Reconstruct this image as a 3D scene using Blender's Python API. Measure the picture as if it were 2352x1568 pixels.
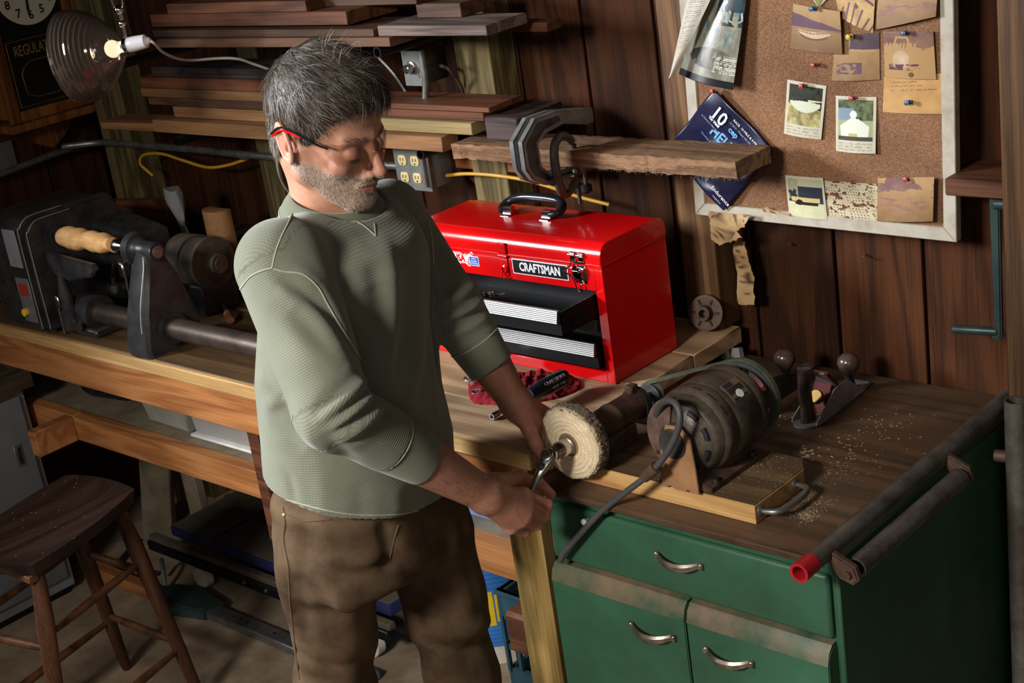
import bpy, bmesh, math, random
import numpy as np
from mathutils import Vector, Matrix
from mathutils.bvhtree import BVHTree
random.seed(7); np.random.seed(7)
for _o in list(bpy.data.objects): bpy.data.objects.remove(_o)
SC = bpy.context.scene
COL = SC.collection
PI = math.pi

# ------------------------------------------------------------------ camera
CAM = Vector((0.0, 0.0, 2.087)); FPX = 3450.0
def _basis():
    p, ro, ya = math.radians(20.0), math.radians(-8.55), math.radians(44.85)
    f = Vector((-math.sin(ya)*math.cos(p), math.cos(ya)*math.cos(p), -math.sin(p)))
    r0 = Vector((math.cos(ya), math.sin(ya), 0)); u0 = r0.cross(f)
    r = math.cos(ro)*r0 + math.sin(ro)*u0; u = math.cos(ro)*u0 - math.sin(ro)*r0
    return r, u, f
CR, CU, CF = _basis()
cd = bpy.data.cameras.new('camera'); co = bpy.data.objects.new('camera', cd); COL.objects.link(co)
co.matrix_world = Matrix(((CR.x, CU.x, -CF.x, CAM.x), (CR.y, CU.y, -CF.y, CAM.y), (CR.z, CU.z, -CF.z, CAM.z), (0, 0, 0, 1)))
cd.sensor_width = 36; cd.lens = 36*FPX/2352; cd.clip_start = 0.05
cd.dof.use_dof = True; cd.dof.focus_distance = 2.80; cd.dof.aperture_fstop = 14.0
SC.camera = co

# ------------------------------------------------------------------ light
w = bpy.data.worlds.new('world'); SC.world = w; w.use_nodes = True
w.node_tree.nodes['Background'].inputs[0].default_value = (0.62, 0.60, 0.58, 1)
w.node_tree.nodes['Background'].inputs[1].default_value = 0.10
def area(name, loc, target, size, power, color, sy=None):
    d = bpy.data.lights.new(name, 'AREA'); d.shape = 'RECTANGLE'; d.size = size; d.size_y = sy or size
    d.energy = power; d.color = color
    o = bpy.data.objects.new(name, d); COL.objects.link(o); o.location = loc
    o.rotation_euler = (Vector(target)-Vector(loc)).to_track_quat('-Z', 'Y').to_euler()
    return o
k_ = area('key_light', (-1.45, -1.6, 3.0), (-1.75, 2.0, 1.05), 0.8, 44, (1.0, 0.94, 0.86)); k_.data.spread = math.radians(72)
k_ = area('window_light', (-4.2, 0.0, 2.3), (-2.1, 1.7, 1.3), 0.7, 34, (0.93, 0.965, 1.0)); k_.data.spread = math.radians(64)
area('soft_fill', (1.0, -1.2, 2.8), (-1.7, 2.0, 1.0), 1.8, 18, (1.0, 0.90, 0.80))
SC.view_settings.view_transform = 'Standard'
SC.view_settings.look = 'None'
SC.view_settings.gamma = 1.0
SC.view_settings.use_curve_mapping = False
SC.view_settings.exposure = 0.0

# ------------------------------------------------------------------ pixel -> place in the room
def ray(px, py): return CF + CR*((px-1176)/FPX) - CU*((py-784)/FPX)
def onx(px, py, x): d = ray(px, py); return CAM + d*((x-CAM.x)/d.x)
def ony(px, py, y): d = ray(px, py); return CAM + d*((y-CAM.y)/d.y)
def onz(px, py, z): d = ray(px, py); return CAM + d*((z-CAM.z)/d.z)
def ond(px, py, d): return CAM + ray(px, py)*d
def proj(p):
    q = Vector(p)-CAM; return (1176+FPX*q.dot(CR)/q.dot(CF), 784-FPX*q.dot(CU)/q.dot(CF))

# ------------------------------------------------------------------ materials
MATS = {}
def new_mat(name):
    m = bpy.data.materials.new(name); m.use_nodes = True
    nt = m.node_tree; b = nt.nodes['Principled BSDF']
    return m, nt, b
def N(nt, t, **k):
    n = nt.nodes.new(t)
    for a, v in k.items():
        if a.startswith('i_'): n.inputs[a[2:].replace('_', ' ')].default_value = v
        else: setattr(n, a, v)
    return n
def ramp(nt, stops):
    r = nt.nodes.new('ShaderNodeValToRGB'); e = r.color_ramp.elements
    while len(e) < len(stops): e.new(0.5)
    for i, (p, c) in enumerate(stops):
        e[i].position = p; e[i].color = (c[0], c[1], c[2], 1)
    return r
def rgb(h):  # sRGB 0-255 tuple -> linear
    return tuple(((v/255)/12.92 if v/255 <= 0.04045 else ((v/255+0.055)/1.055)**2.4) for v in h)
def plain(name, col, rough=0.5, metal=0.0, bump=0.0, bscale=200, var=0.15, vscale=12, spec=0.5, coat=0.0, c2=None, vlo=0.35, vhi=0.65, trans=0, ior=1.45, alpha=1.0, rvar=0.0):
    m, nt, b = new_mat(name); L = nt.links.new
    tc = N(nt, 'ShaderNodeTexCoord')
    no = N(nt, 'ShaderNodeTexNoise'); no.inputs['Scale'].default_value = vscale; no.inputs['Detail'].default_value = 6; no.inputs['Roughness'].default_value = 0.65
    L(tc.outputs['Object'], no.inputs['Vector'])
    if c2 is None:
        lo = [c*(1-var) for c in col]; hi = [min(1, c*(1+var)) for c in col]
    else: lo, hi = col, c2
    r = ramp(nt, [(vlo, lo), (vhi, hi)])
    L(no.outputs['Fac'], r.inputs['Fac']); L(r.outputs['Color'], b.inputs['Base Color'])
    b.inputs['Roughness'].default_value = rough; b.inputs['Metallic'].default_value = metal
    b.inputs['Specular IOR Level'].default_value = spec; b.inputs['Coat Weight'].default_value = coat
    b.inputs['Transmission Weight'].default_value = trans; b.inputs['IOR'].default_value = ior; b.inputs['Alpha'].default_value = alpha
    if rvar:
        mr = N(nt, 'ShaderNodeMapRange'); mr.inputs['To Min'].default_value = rough-rvar; mr.inputs['To Max'].default_value = rough+rvar
        L(no.outputs['Fac'], mr.inputs['Value']); L(mr.outputs['Result'], b.inputs['Roughness'])
    if bump:
        n2 = N(nt, 'ShaderNodeTexNoise'); n2.inputs['Scale'].default_value = bscale; n2.inputs['Detail'].default_value = 4
        L(tc.outputs['Object'], n2.inputs['Vector'])
        bp = N(nt, 'ShaderNodeBump'); bp.inputs['Strength'].default_value = bump; bp.inputs['Distance'].default_value = 0.002
        L(n2.outputs['Fac'], bp.inputs['Height']); L(bp.outputs['Normal'], b.inputs['Normal'])
    MATS[name] = m; return m
def wood(name, dark, light, axis='x', rough=0.6, bump=0.35, ring=1.0, fine=1.0, dirt=0.0, dirtcol=(0.03, 0.022, 0.015), spec=0.3, scratch=False):
    m, nt, b = new_mat(name); L = nt.links.new
    tc = N(nt, 'ShaderNodeTexCoord'); oi = N(nt, 'ShaderNodeObjectInfo')
    off = N(nt, 'ShaderNodeVectorMath', operation='SCALE'); off.inputs[0].default_value = (17.3, 9.1, 23.7); L(oi.outputs['Random'], off.inputs['Scale'])
    ad = N(nt, 'ShaderNodeVectorMath', operation='ADD'); L(tc.outputs['Object'], ad.inputs[0]); L(off.outputs[0], ad.inputs[1])
    s = {'x': (0.09, 1, 1), 'y': (1, 0.09, 1), 'z': (1, 1, 0.09)}[axis]
    mp = N(nt, 'ShaderNodeMapping'); mp.inputs['Scale'].default_value = s; L(ad.outputs[0], mp.inputs['Vector'])
    n1 = N(nt, 'ShaderNodeTexNoise'); n1.inputs['Scale'].default_value = 7*ring; n1.inputs['Detail'].default_value = 3; n1.inputs['Distortion'].default_value = 0.6
    L(mp.outputs[0], n1.inputs['Vector'])
    mu = N(nt, 'ShaderNodeMath', operation='MULTIPLY'); mu.inputs[1].default_value = 42; L(n1.outputs['Fac'], mu.inputs[0])
    si = N(nt, 'ShaderNodeMath', operation='SINE'); L(mu.outputs[0], si.inputs[0])
    s2 = {'x': (0.02, 1, 1), 'y': (1, 0.02, 1), 'z': (1, 1, 0.02)}[axis]
    mp2 = N(nt, 'ShaderNodeMapping'); mp2.inputs['Scale'].default_value = s2; L(ad.outputs[0], mp2.inputs['Vector'])
    n2 = N(nt, 'ShaderNodeTexNoise'); n2.inputs['Scale'].default_value = 260*fine; n2.inputs['Detail'].default_value = 5; n2.inputs['Roughness'].default_value = 0.7
    L(mp2.outputs[0], n2.inputs['Vector'])
    a = N(nt, 'ShaderNodeMath', operation='MULTIPLY_ADD'); a.inputs[1].default_value = 0.16; L(si.outputs[0], a.inputs[0]); L(n2.outputs['Fac'], a.inputs[2])
    r = ramp(nt, [(0.28, dark), (0.72, light)]); L(a.outputs[0], r.inputs['Fac'])
    # board-to-board tone
    mr = N(nt, 'ShaderNodeMapRange'); mr.inputs['To Min'].default_value = 0.72; mr.inputs['To Max'].default_value = 1.2; L(oi.outputs['Random'], mr.inputs['Value'])
    n3 = N(nt, 'ShaderNodeTexNoise'); n3.inputs['Scale'].default_value = 5; n3.inputs['Detail'].default_value = 5; n3.inputs['Roughness'].default_value = 0.7; L(ad.outputs[0], n3.inputs['Vector'])
    hv = N(nt, 'ShaderNodeHueSaturation'); L(r.outputs['Color'], hv.inputs['Color']); L(mr.outputs[0], hv.inputs['Value'])
    out = hv.outputs['Color']
    rd = ramp(nt, [(0.42-dirt*0.3, (0, 0, 0)), (0.75, (1, 1, 1))]); L(n3.outputs['Fac'], rd.inputs['Fac'])
    mx = N(nt, 'ShaderNodeMix', data_type='RGBA'); mf = N(nt, 'ShaderNodeMath', operation='MULTIPLY'); mf.inputs[1].default_value = dirt
    L(rd.outputs['Color'], mf.inputs[0]); L(mf.outputs[0], mx.inputs['Factor']); L(out, mx.inputs[6]); mx.inputs[7].default_value = (*dirtcol, 1)
    out = mx.outputs[2]
    if scratch:
        v = N(nt, 'ShaderNodeTexVoronoi'); v.inputs['Scale'].default_value = 44; L(tc.outputs['Object'], v.inputs['Vector'])
        vr = ramp(nt, [(0.05, (1, 1, 1)), (0.085, (0, 0, 0))]); L(v.outputs['Distance'], vr.inputs['Fac'])
        m2 = N(nt, 'ShaderNodeMix', data_type='RGBA'); L(vr.outputs['Color'], m2.inputs['Factor']); L(out, m2.inputs[6]); m2.inputs[7].default_value = (0.34, 0.26, 0.17, 1)
        out = m2.outputs[2]
    L(out, b.inputs['Base Color']); b.inputs['Roughness'].default_value = rough; b.inputs['Specular IOR Level'].default_value = spec
    bp = N(nt, 'ShaderNodeBump'); bp.inputs['Strength'].default_value = bump; bp.inputs['Distance'].default_value = 0.0015
    L(a.outputs[0], bp.inputs['Height']); L(bp.outputs['Normal'], b.inputs['Normal'])
    MATS[name] = m; return m
def vcol(name, rough=0.6, noise=0.12, nscale=60, bump=0.0, spec=0.3, sheen=0.0, sss=0.0, bscale=400, trans=0.0):
    m, nt, b = new_mat(name); L = nt.links.new
    at = N(nt, 'ShaderNodeAttribute', attribute_name='Col')
    tc = N(nt, 'ShaderNodeTexCoord')
    no = N(nt, 'ShaderNodeTexNoise'); no.inputs['Scale'].default_value = nscale; no.inputs['Detail'].default_value = 5; L(tc.outputs['Object'], no.inputs['Vector'])
    mr = N(nt, 'ShaderNodeMapRange'); mr.inputs['To Min'].default_value = 1-noise*2; mr.inputs['To Max'].default_value = 1+noise*2; L(no.outputs['Fac'], mr.inputs['Value'])
    hv = N(nt, 'ShaderNodeHueSaturation'); L(at.outputs['Color'], hv.inputs['Color']); L(mr.outputs[0], hv.inputs['Value'])
    L(hv.outputs[0], b.inputs['Base Color']); b.inputs['Roughness'].default_value = rough; b.inputs['Specular IOR Level'].default_value = spec
    b.inputs['Sheen Weight'].default_value = sheen
    if sss:
        b.inputs['Subsurface Weight'].default_value = sss; b.inputs['Subsurface Radius'].default_value = (0.012, 0.004, 0.002); b.inputs['Subsurface Scale'].default_value = 0.6
    if bump:
        n2 = N(nt, 'ShaderNodeTexNoise'); n2.inputs['Scale'].default_value = bscale; n2.inputs['Detail'].default_value = 5; L(tc.outputs['Object'], n2.inputs['Vector'])
        bp = N(nt, 'ShaderNodeBump'); bp.inputs['Strength'].default_value = bump; bp.inputs['Distance'].default_value = 0.0015
        L(n2.outputs['Fac'], bp.inputs['Height']); L(bp.outputs['Normal'], b.inputs['Normal'])
    MATS[name] = m; return m

# ------------------------------------------------------------------ objects
def link(name, me, mat=None, parent=None, smooth=False):
    o = bpy.data.objects.new(name, me); COL.objects.link(o)
    if mat is not None: me.materials.append(MATS[mat] if isinstance(mat, str) else mat)
    if smooth:
        me.polygons.foreach_set('use_smooth', [True]*len(me.polygons))
    if parent is not None:
        o.parent = parent; o.matrix_parent_inverse = Matrix.Translation(-parent.location)
        if parent.parent is not None:
            o.matrix_parent_inverse = Matrix.Identity(4)
        elif parent.type == 'MESH': o.matrix_parent_inverse = Matrix.Identity(4)
    return o
def obj(name, bm, mat=None, parent=None, smooth=None):
    me = bpy.data.meshes.new(name); bm.normal_update(); bm.to_mesh(me); bm.free()
    o = link(name, me, mat, parent)
    if smooth is None: smooth = True
    if smooth:
        me.polygons.foreach_set('use_smooth', [True]*len(me.polygons))
        try: me.set_sharp_from_angle(angle=math.radians(38))
        except Exception: pass
    return o
def tag(o, label=None, cat=None, group=None, kind=None):
    if label: o['label'] = label
    if cat: o['category'] = cat
    if group: o['group'] = group
    if kind: o['kind'] = kind
    return o
def thing(name, label, cat, loc=(0, 0, 0), group=None):
    o = bpy.data.objects.new(name, None); COL.objects.link(o); o.location = Vector(loc); o.empty_display_size = 0.05
    return tag(o, label, cat, group)
def struct(name, bm, mat, parent=None):
    o = obj(name, bm, mat, parent); o['kind'] = 'structure'; return o
# geometry helpers: everything is drawn in room coordinates
def B(): return bmesh.new()
def frame(d, up=(0, 0, 1)):
    z = Vector(d).normalized(); u = Vector(up)
    if abs(z.dot(u)) > 0.98: u = Vector((1, 0, 0)) if abs(z.x) < 0.9 else Vector((0, 1, 0))
    x = u.cross(z).normalized(); y = z.cross(x); return x, y, z
def box(bm, lo, hi, bev=0.0, M=None, seg=1):
    r = bmesh.ops.create_cube(bm, size=1.0); vs = r['verts']
    c = (Vector(lo)+Vector(hi))/2; s = Vector(hi)-Vector(lo)
    for v in vs: v.co = Vector((v.co.x*s.x, v.co.y*s.y, v.co.z*s.z)) + c
    if bev > 0:
        es = list({e for v in vs for e in v.link_edges})
        r2 = bmesh.ops.bevel(bm, geom=es, offset=bev, segments=seg, affect='EDGES', profile=0.5)
        vs = list({v for f in r2['faces'] for v in f.verts} | {v for v in vs if v.is_valid})
    if M is not None:
        for v in vs: v.co = M @ v.co
    return vs
def hexa(bm, pts, bev=0.0):
    vs = [bm.verts.new(Vector(p)) for p in pts]
    fs = [(0, 3, 2, 1), (4, 5, 6, 7), (0, 1, 5, 4), (1, 2, 6, 5), (2, 3, 7, 6), (3, 0, 4, 7)]
    faces = [bm.faces.new([vs[i] for i in f]) for f in fs]
    if bev:
        es = list({e for f in faces for e in f.edges}); bmesh.ops.bevel(bm, geom=es, offset=bev, segments=1, affect='EDGES')
def rings(bm, rs, cap0=True, cap1=True, closed=False):
    R = [[bm.verts.new(Vector(p)) for p in r] for r in rs]; n = len(R[0])
    m = len(R)
    for i in range(m if closed else m-1):
        a, b = R[i], R[(i+1) % m]
        for j in range(n):
            try: bm.faces.new((a[j], a[(j+1) % n], b[(j+1) % n], b[j]))
            except ValueError: pass
    if not closed:
        if cap0: bm.faces.new(R[0][::-1])
        if cap1: bm.faces.new(R[-1])
    return R
def circ(c, d, r, n=16, up=(0, 0, 1), ph=0.0, ry=None):
    x, y, z = frame(d, up); ry = r if ry is None else ry
    return [Vector(c)+x*(math.cos(2*PI*k/n+ph)*r)+y*(math.sin(2*PI*k/n+ph)*ry) for k in range(n)]
def cyl(bm, a, b, r, r2=None, n=16, cap=True):
    a, b = Vector(a), Vector(b); d = b-a; r2 = r if r2 is None else r2
    rings(bm, [circ(a, d, r, n), circ(b, d, r2, n)], cap, cap)
def lathe(bm, a, d, prof, n=24, cap=True, up=(0, 0, 1)):
    a = Vector(a); z = Vector(d).normalized()
    rings(bm, [circ(a+z*t, z, max(r, 1e-4), n, up) for t, r in prof], cap, cap)
def pipe(bm, a, b, ro, ri, n=20):
    a, b = Vector(a), Vector(b); d = b-a
    rings(bm, [circ(a, d, ro, n), circ(b, d, ro, n), circ(b, d, ri, n), circ(a, d, ri, n)], closed=True)
def smooth_path(pts, k=6, closed=False):
    P = [Vector(p) for p in pts]; out = []; n = len(P)
    rng = n if closed else n-1
    for i in range(rng):
        p0 = P[(i-1) % n] if (closed or i > 0) else P[0]*2-P[1]
        p1, p2 = P[i], P[(i+1) % n]
        p3 = P[(i+2) % n] if (closed or i+2 < n) else P[-1]*2-P[-2]
        for j in range(k):
            t = j/k
            out.append(0.5*((2*p1)+(p2-p0)*t+(2*p0-5*p1+4*p2-p3)*t*t+(3*p1-p0-3*p2+p3)*t*t*t))
    if not closed: out.append(P[-1])
    return out
def tube(bm, pts, r, n=10, k=6, closed=False, sm=True, rr=None, flat=1.0, up=(0, 0, 1)):
    P = smooth_path(pts, k, closed) if sm else [Vector(p) for p in pts]
    m = len(P); rs = []; prev = None
    for i, p in enumerate(P):
        if closed: d = P[(i+1) % m]-P[i-1]
        else: d = P[min(i+1, m-1)]-P[max(i-1, 0)]
        d = d.normalized() if d.length > 1e-9 else Vector((0, 0, 1))
        if prev is None: x, y, z = frame(d, up)
        else:
            x = (prev-d*prev.dot(d)).normalized(); y = d.cross(x)
        prev = x; q = r if rr is None else (rr(i/(m-1)) if callable(rr) else r)
        rs.append([p+x*(math.cos(2*PI*j/n)*q)+y*(math.sin(2*PI*j/n)*q*flat) for j in range(n)])
    rings(bm, rs, closed=closed)
def prism(bm, poly, off, bev=0.0):
    a = [Vector(p) for p in poly]; off = Vector(off)
    va = [bm.verts.new(p) for p in a]; vb = [bm.verts.new(p+off) for p in a]; n = len(a)
    f = [bm.faces.new(va[::-1]), bm.faces.new(vb)]
    for i in range(n): f.append(bm.faces.new((va[i], va[(i+1) % n], vb[(i+1) % n], vb[i])))
    bmesh.ops.recalc_face_normals(bm, faces=f)
    if bev: bmesh.ops.bevel(bm, geom=list(f[0].edges)+list(f[1].edges), offset=bev, segments=2, affect='EDGES')
def sphere(bm, c, r, u=16, v=10, M=None):
    q = bmesh.ops.create_uvsphere(bm, u_segments=u, v_segments=v, radius=1.0)
    rr = (r, r, r) if isinstance(r, (int, float)) else r
    for x in q['verts']:
        p = Vector((x.co.x*rr[0], x.co.y*rr[1], x.co.z*rr[2]))
        x.co = (M @ p if M is not None else p)+Vector(c)
_tc = {}
def text_mesh(txt, size, depth=0.001, bold=0.0, sx=1.0):
    key = (txt, size, depth, bold)
    c = bpy.data.curves.new('t', 'FONT'); c.body = txt; c.size = size; c.extrude = depth/2; c.offset = bold; c.align_x = 'CENTER'; c.align_y = 'CENTER'; c.resolution_u = 2
    o = bpy.data.objects.new('t', c); COL.objects.link(o)
    dg = bpy.context.evaluated_depsgraph_get(); me = bpy.data.meshes.new_from_object(o.evaluated_get(dg))
    bpy.data.objects.remove(o); bpy.data.curves.remove(c)
    return me
def text(name, txt, size, loc, X, Y, mat, parent, depth=0.0008, bold=0.0, sx=1.0, skew=0.0):
    X = Vector(X).normalized(); Y = Vector(Y); Y = (Y-X*Y.dot(X)).normalized(); Z = X.cross(Y)
    me = text_mesh(txt, size, depth, bold); loc = Vector(loc)
    for v in me.vertices:
        c = v.co.copy(); v.co = loc+X*(c.x*sx+skew*c.y)+Y*c.y+Z*c.z
    return link(name, me, mat, parent)
def grid_sheet(name, P, fn, mat, parent=None, thick=0.0006, res=(40, 40)):
    """P(u,v)->point of a bent sheet, fn(U,V)->(n,3) print colours; a real thin sheet with two sides"""
    nu, nv = res; U, V = np.meshgrid(np.linspace(0, 1, nu+1), np.linspace(0, 1, nv+1), indexing='ij')
    pts = np.array([P(a, b) for a, b in zip(U.ravel(), V.ravel())])
    idx = np.arange((nu+1)*(nv+1)).reshape(nu+1, nv+1)
    q = np.stack([idx[:-1, :-1], idx[1:, :-1], idx[1:, 1:], idx[:-1, 1:]], -1).reshape(-1, 4)
    g = pts.reshape(nu+1, nv+1, 3); du = np.gradient(g, axis=0); dv = np.gradient(g, axis=1)
    nn = np.cross(du, dv); nn /= np.linalg.norm(nn, axis=2, keepdims=True)+1e-12
    back = (g+nn*thick).reshape(-1, 3); n = len(pts)
    edge = list(idx[:, 0])+list(idx[-1, 1:])+list(idx[-2::-1, -1])+list(idx[0, -2:0:-1])
    side = [[edge[i], edge[i-1], edge[i-1]+n, edge[i]+n] for i in range(len(edge))]
    faces = q.tolist()+(q[:, ::-1]+n).tolist()+side
    me = bpy.data.meshes.new(name); me.from_pydata(np.vstack([pts, back]).tolist(), [], faces)
    c = np.clip(np.asarray(fn(U.ravel(), V.ravel()), float), 0, 1)
    c4 = np.ones((2*n, 4)); c4[:n, :3] = c; c4[n:, :3] = c.mean(0)*0.8+0.05
    at = me.color_attributes.new('Col', 'FLOAT_COLOR', 'POINT'); at.data.foreach_set('color', c4.ravel())
    o = link(name, me, mat, parent, smooth=True); return o
def fbm(x, y, s=1.0, o=4, seed=0):
    r = np.random.RandomState(seed+11); out = np.zeros_like(x, float); amp = 1.0; tot = 0
    for i in range(o):
        t = r.rand(64, 64); X = x*s*(2**i); Y = y*s*(2**i)
        xi = np.floor(X).astype(int); yi = np.floor(Y).astype(int); fx = X-xi; fy = Y-yi
        fx = fx*fx*(3-2*fx); fy = fy*fy*(3-2*fy); g = lambda a, b: t[a % 64, b % 64]
        out += amp*((g(xi, yi)*(1-fx)+g(xi+1, yi)*fx)*(1-fy)+(g(xi, yi+1)*(1-fx)+g(xi+1, yi+1)*fx)*fy); tot += amp; amp *= 0.5
    return out/tot
wood('plank_wood', (0.023, 0.0078, 0.0030), (0.068, 0.0225, 0.0078), 'z', 0.72, 0.35, ring=0.9, dirt=0.25, dirtcol=(0.012, 0.006, 0.004), spec=0.12)
wood('stud_green', (0.055, 0.040, 0.015), (0.19, 0.145, 0.060), 'z', 0.6, 0.3, ring=1.6, dirt=0.2)
wood('post_wood', (0.065, 0.030, 0.012), (0.19, 0.095, 0.038), 'z', 0.6, 0.3, dirt=0.2)
wood('bench_top', (0.27, 0.160, 0.082), (0.56, 0.375, 0.22), 'x', 0.55, 0.2, ring=0.7, dirt=0.35, dirtcol=(0.16, 0.10, 0.06))
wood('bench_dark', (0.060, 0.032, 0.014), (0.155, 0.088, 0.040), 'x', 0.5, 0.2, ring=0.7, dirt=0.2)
wood('bench_beam', (0.28, 0.10, 0.03), (0.52, 0.22, 0.075), 'x', 0.5, 0.15, ring=1.0, dirt=0.1)
wood('bench_pale', (0.38, 0.22, 0.08), (0.62, 0.40, 0.17), 'x', 0.5, 0.15, ring=0.8, dirt=0.1)
wood('leg_wood', (0.13, 0.080, 0.022), (0.33, 0.22, 0.075), 'z', 0.5, 0.25, ring=1.2, dirt=0.05)
wood('counter_wood', (0.045, 0.023, 0.013), (0.17, 0.088, 0.048), 'x', 0.42, 0.3, ring=0.8, dirt=0.3, dirtcol=(0.20, 0.15, 0.10))
wood('pine', (0.40, 0.20, 0.07), (0.68, 0.42, 0.17), 'x', 0.5, 0.1, ring=1.1, dirt=0.15, dirtcol=(0.15, 0.09, 0.05))
wood('lumber_red', (0.060, 0.020, 0.009), (0.16, 0.058, 0.026), 'x', 0.6, 0.2)
wood('lumber_brown', (0.045, 0.021, 0.012), (0.12, 0.058, 0.032), 'x', 0.6, 0.2)
wood('lumber_tan', (0.15, 0.070, 0.028), (0.31, 0.155, 0.064), 'x', 0.6, 0.15, ring=0.7)
wood('lumber_yellow', (0.20, 0.14, 0.058), (0.38, 0.28, 0.125), 'x', 0.6, 0.15, ring=0.7)
wood('lumber_grey', (0.075, 0.050, 0.042), (0.23, 0.165, 0.145), 'x', 0.75, 0.2)
wood('lumber_dark', (0.020, 0.014, 0.014), (0.075, 0.050, 0.045), 'x', 0.6, 0.25)
wood('rough_plank', (0.12, 0.060, 0.030), (0.33, 0.185, 0.10), 'x', 0.85, 1.0, ring=2.0, dirt=0.4, dirtcol=(0.06, 0.035, 0.022))
wood('stool_wood', (0.011, 0.005, 0.0035), (0.040, 0.019, 0.013), 'y', 0.5, 0.2, dirt=0.1, scratch=True)
wood('stool_leg', (0.050, 0.018, 0.008), (0.15, 0.060, 0.027), 'z', 0.45, 0.2, ring=0.5, dirt=0.3)
wood('spindle_wood', (0.45, 0.22, 0.08), (0.75, 0.43, 0.18), 'x', 0.45, 0.1, ring=0.8)
wood('clock_wood', (0.10, 0.033, 0.008), (0.26, 0.095, 0.024), 'z', 0.35, 0.1)
wood('box_wood', (0.035, 0.023, 0.015), (0.11, 0.075, 0.05), 'y', 0.7, 0.3)
plain('concrete', (0.19, 0.135, 0.085), 0.85, bump=0.4, bscale=60, c2=(0.33, 0.25, 0.165), vscale=9)
plain('ceiling_wood', (0.05, 0.03, 0.018), 0.8)
plain('red_paint', (0.62, 0.0035, 0.0045), 0.22, var=0.03, spec=0.5, coat=0.35)
plain('black_metal', (0.007, 0.007, 0.008), 0.42, var=0.2, spec=0.3)
plain('black_rubber', (0.012, 0.012, 0.013), 0.45, var=0.3)
plain('black_plastic', (0.012, 0.013, 0.018), 0.25, var=0.2, spec=0.6)
plain('aluminium', (0.215, 0.21, 0.205), 0.45, 0.9, var=0.05)
plain('chrome', (0.80, 0.78, 0.75), 0.10, 1.0, var=0.04)
plain('tool_steel', (0.50, 0.47, 0.43), 0.22, 1.0, var=0.15, vscale=60)
plain('dark_steel', (0.10, 0.095, 0.09), 0.42, 0.85, var=0.4, vscale=30, bump=0.2)
plain('cast_grey', (0.24, 0.235, 0.225), 0.45, 0.45, bump=0.15, bscale=300, c2=(0.40, 0.39, 0.37), vscale=20)
plain('galv', (0.32, 0.33, 0.33), 0.42, 0.8, c2=(0.20, 0.19, 0.17), vscale=25)
plain('pipe_steel', (0.10, 0.085, 0.072), 0.48, 0.55, c2=(0.20, 0.185, 0.17), vscale=18, bump=0.25, bscale=250, rvar=0.12)
plain('rusty_iron', (0.055, 0.030, 0.020), 0.6, 0.35, c2=(0.14, 0.085, 0.06), vscale=22, bump=0.4, bscale=250)
plain('motor_paint', (0.028, 0.023, 0.018), 0.42, 0.3, c2=(0.14, 0.11, 0.082), vscale=14, bump=0.3, bscale=260, rvar=0.15)
plain('motor_rust', (0.10, 0.058, 0.045), 0.6, 0.2, c2=(0.20, 0.13, 0.105), vscale=30, bump=0.3, bscale=300)
plain('motor_tan', (0.36, 0.19, 0.09), 0.6, c2=(0.22, 0.11, 0.05), vscale=14, bump=0.2)
plain('green_paint', (0.027, 0.080, 0.046), 0.42, c2=(0.036, 0.114, 0.065), vscale=6, bump=0.05, bscale=80, rvar=0.08)
plain('green_dirt', (0.022, 0.070, 0.037), 0.5, c2=(0.17, 0.12, 0.075), vscale=7, vlo=0.36, vhi=0.60)
plain('gold_black', (0.012, 0.010, 0.009), 0.3)
plain('gold', (0.45, 0.27, 0.08), 0.4, 0.4)
plain('clock_face', (0.66, 0.60, 0.48), 0.6, var=0.05)
plain('ink', (0.015, 0.015, 0.02), 0.6)
plain('white_ink', (0.85, 0.85, 0.86), 0.5, var=0.02)
plain('silver_ink', (0.80, 0.80, 0.82), 0.4, var=0.02)
plain('blue_ink', (0.03, 0.10, 0.50), 0.4)
plain('sky_ink', (0.12, 0.34, 0.60), 0.5)
plain('grey_ink', (0.35, 0.38, 0.42), 0.6)
plain('white_paint', (0.42, 0.385, 0.32), 0.6, c2=(0.26, 0.21, 0.15), vscale=22, vlo=0.45, vhi=0.8)
plain('locker_grey', (0.17, 0.19, 0.21), 0.5, 0.1, c2=(0.24, 0.26, 0.28), vscale=5)
plain('grey_plate', (0.17, 0.18, 0.175), 0.5, 0.3, var=0.2)
plain('outlet_cream', (0.62, 0.50, 0.24), 0.45, var=0.08)
plain('yellow_cable', (0.55, 0.30, 0.02), 0.45, var=0.15)
plain('white_cord', (0.55, 0.50, 0.44), 0.5, var=0.1)
plain('grey_cord', (0.065, 0.065, 0.068), 0.5, var=0.2)
plain('porcelain', (0.72, 0.68, 0.72), 0.3, var=0.05)
plain('rag_red', (0.21, 0.012, 0.018), 0.95, c2=(0.34, 0.030, 0.040), vscale=40, bump=1.0, bscale=500, spec=0.1)
plain('lathe_black', (0.018, 0.018, 0.020), 0.36, 0.1, c2=(0.045, 0.043, 0.043), vscale=20, bump=0.15, bscale=300)
plain('lathe_dust', (0.055, 0.042, 0.030), 0.7, c2=(0.12, 0.09, 0.06), vscale=15)
plain('bar_steel', (0.20, 0.16, 0.135), 0.36, 0.8, c2=(0.10, 0.075, 0.06), vscale=12, rvar=0.08)
plain('lathe_label', (0.22, 0.22, 0.24), 0.6)
plain('red_label', (0.30, 0.03, 0.02), 0.5)
plain('yellow_knob', (0.80, 0.50, 0.02), 0.4)
plain('pin_red', (0.30, 0.045, 0.035), 0.35)
plain('pin_blue', (0.035, 0.085, 0.16), 0.35)
plain('pin_yellow', (0.45, 0.30, 0.03), 0.35)
plain('crank_teal', (0.030, 0.055, 0.055), 0.4, 0.4, c2=(0.055, 0.085, 0.082), vscale=18)
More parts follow.
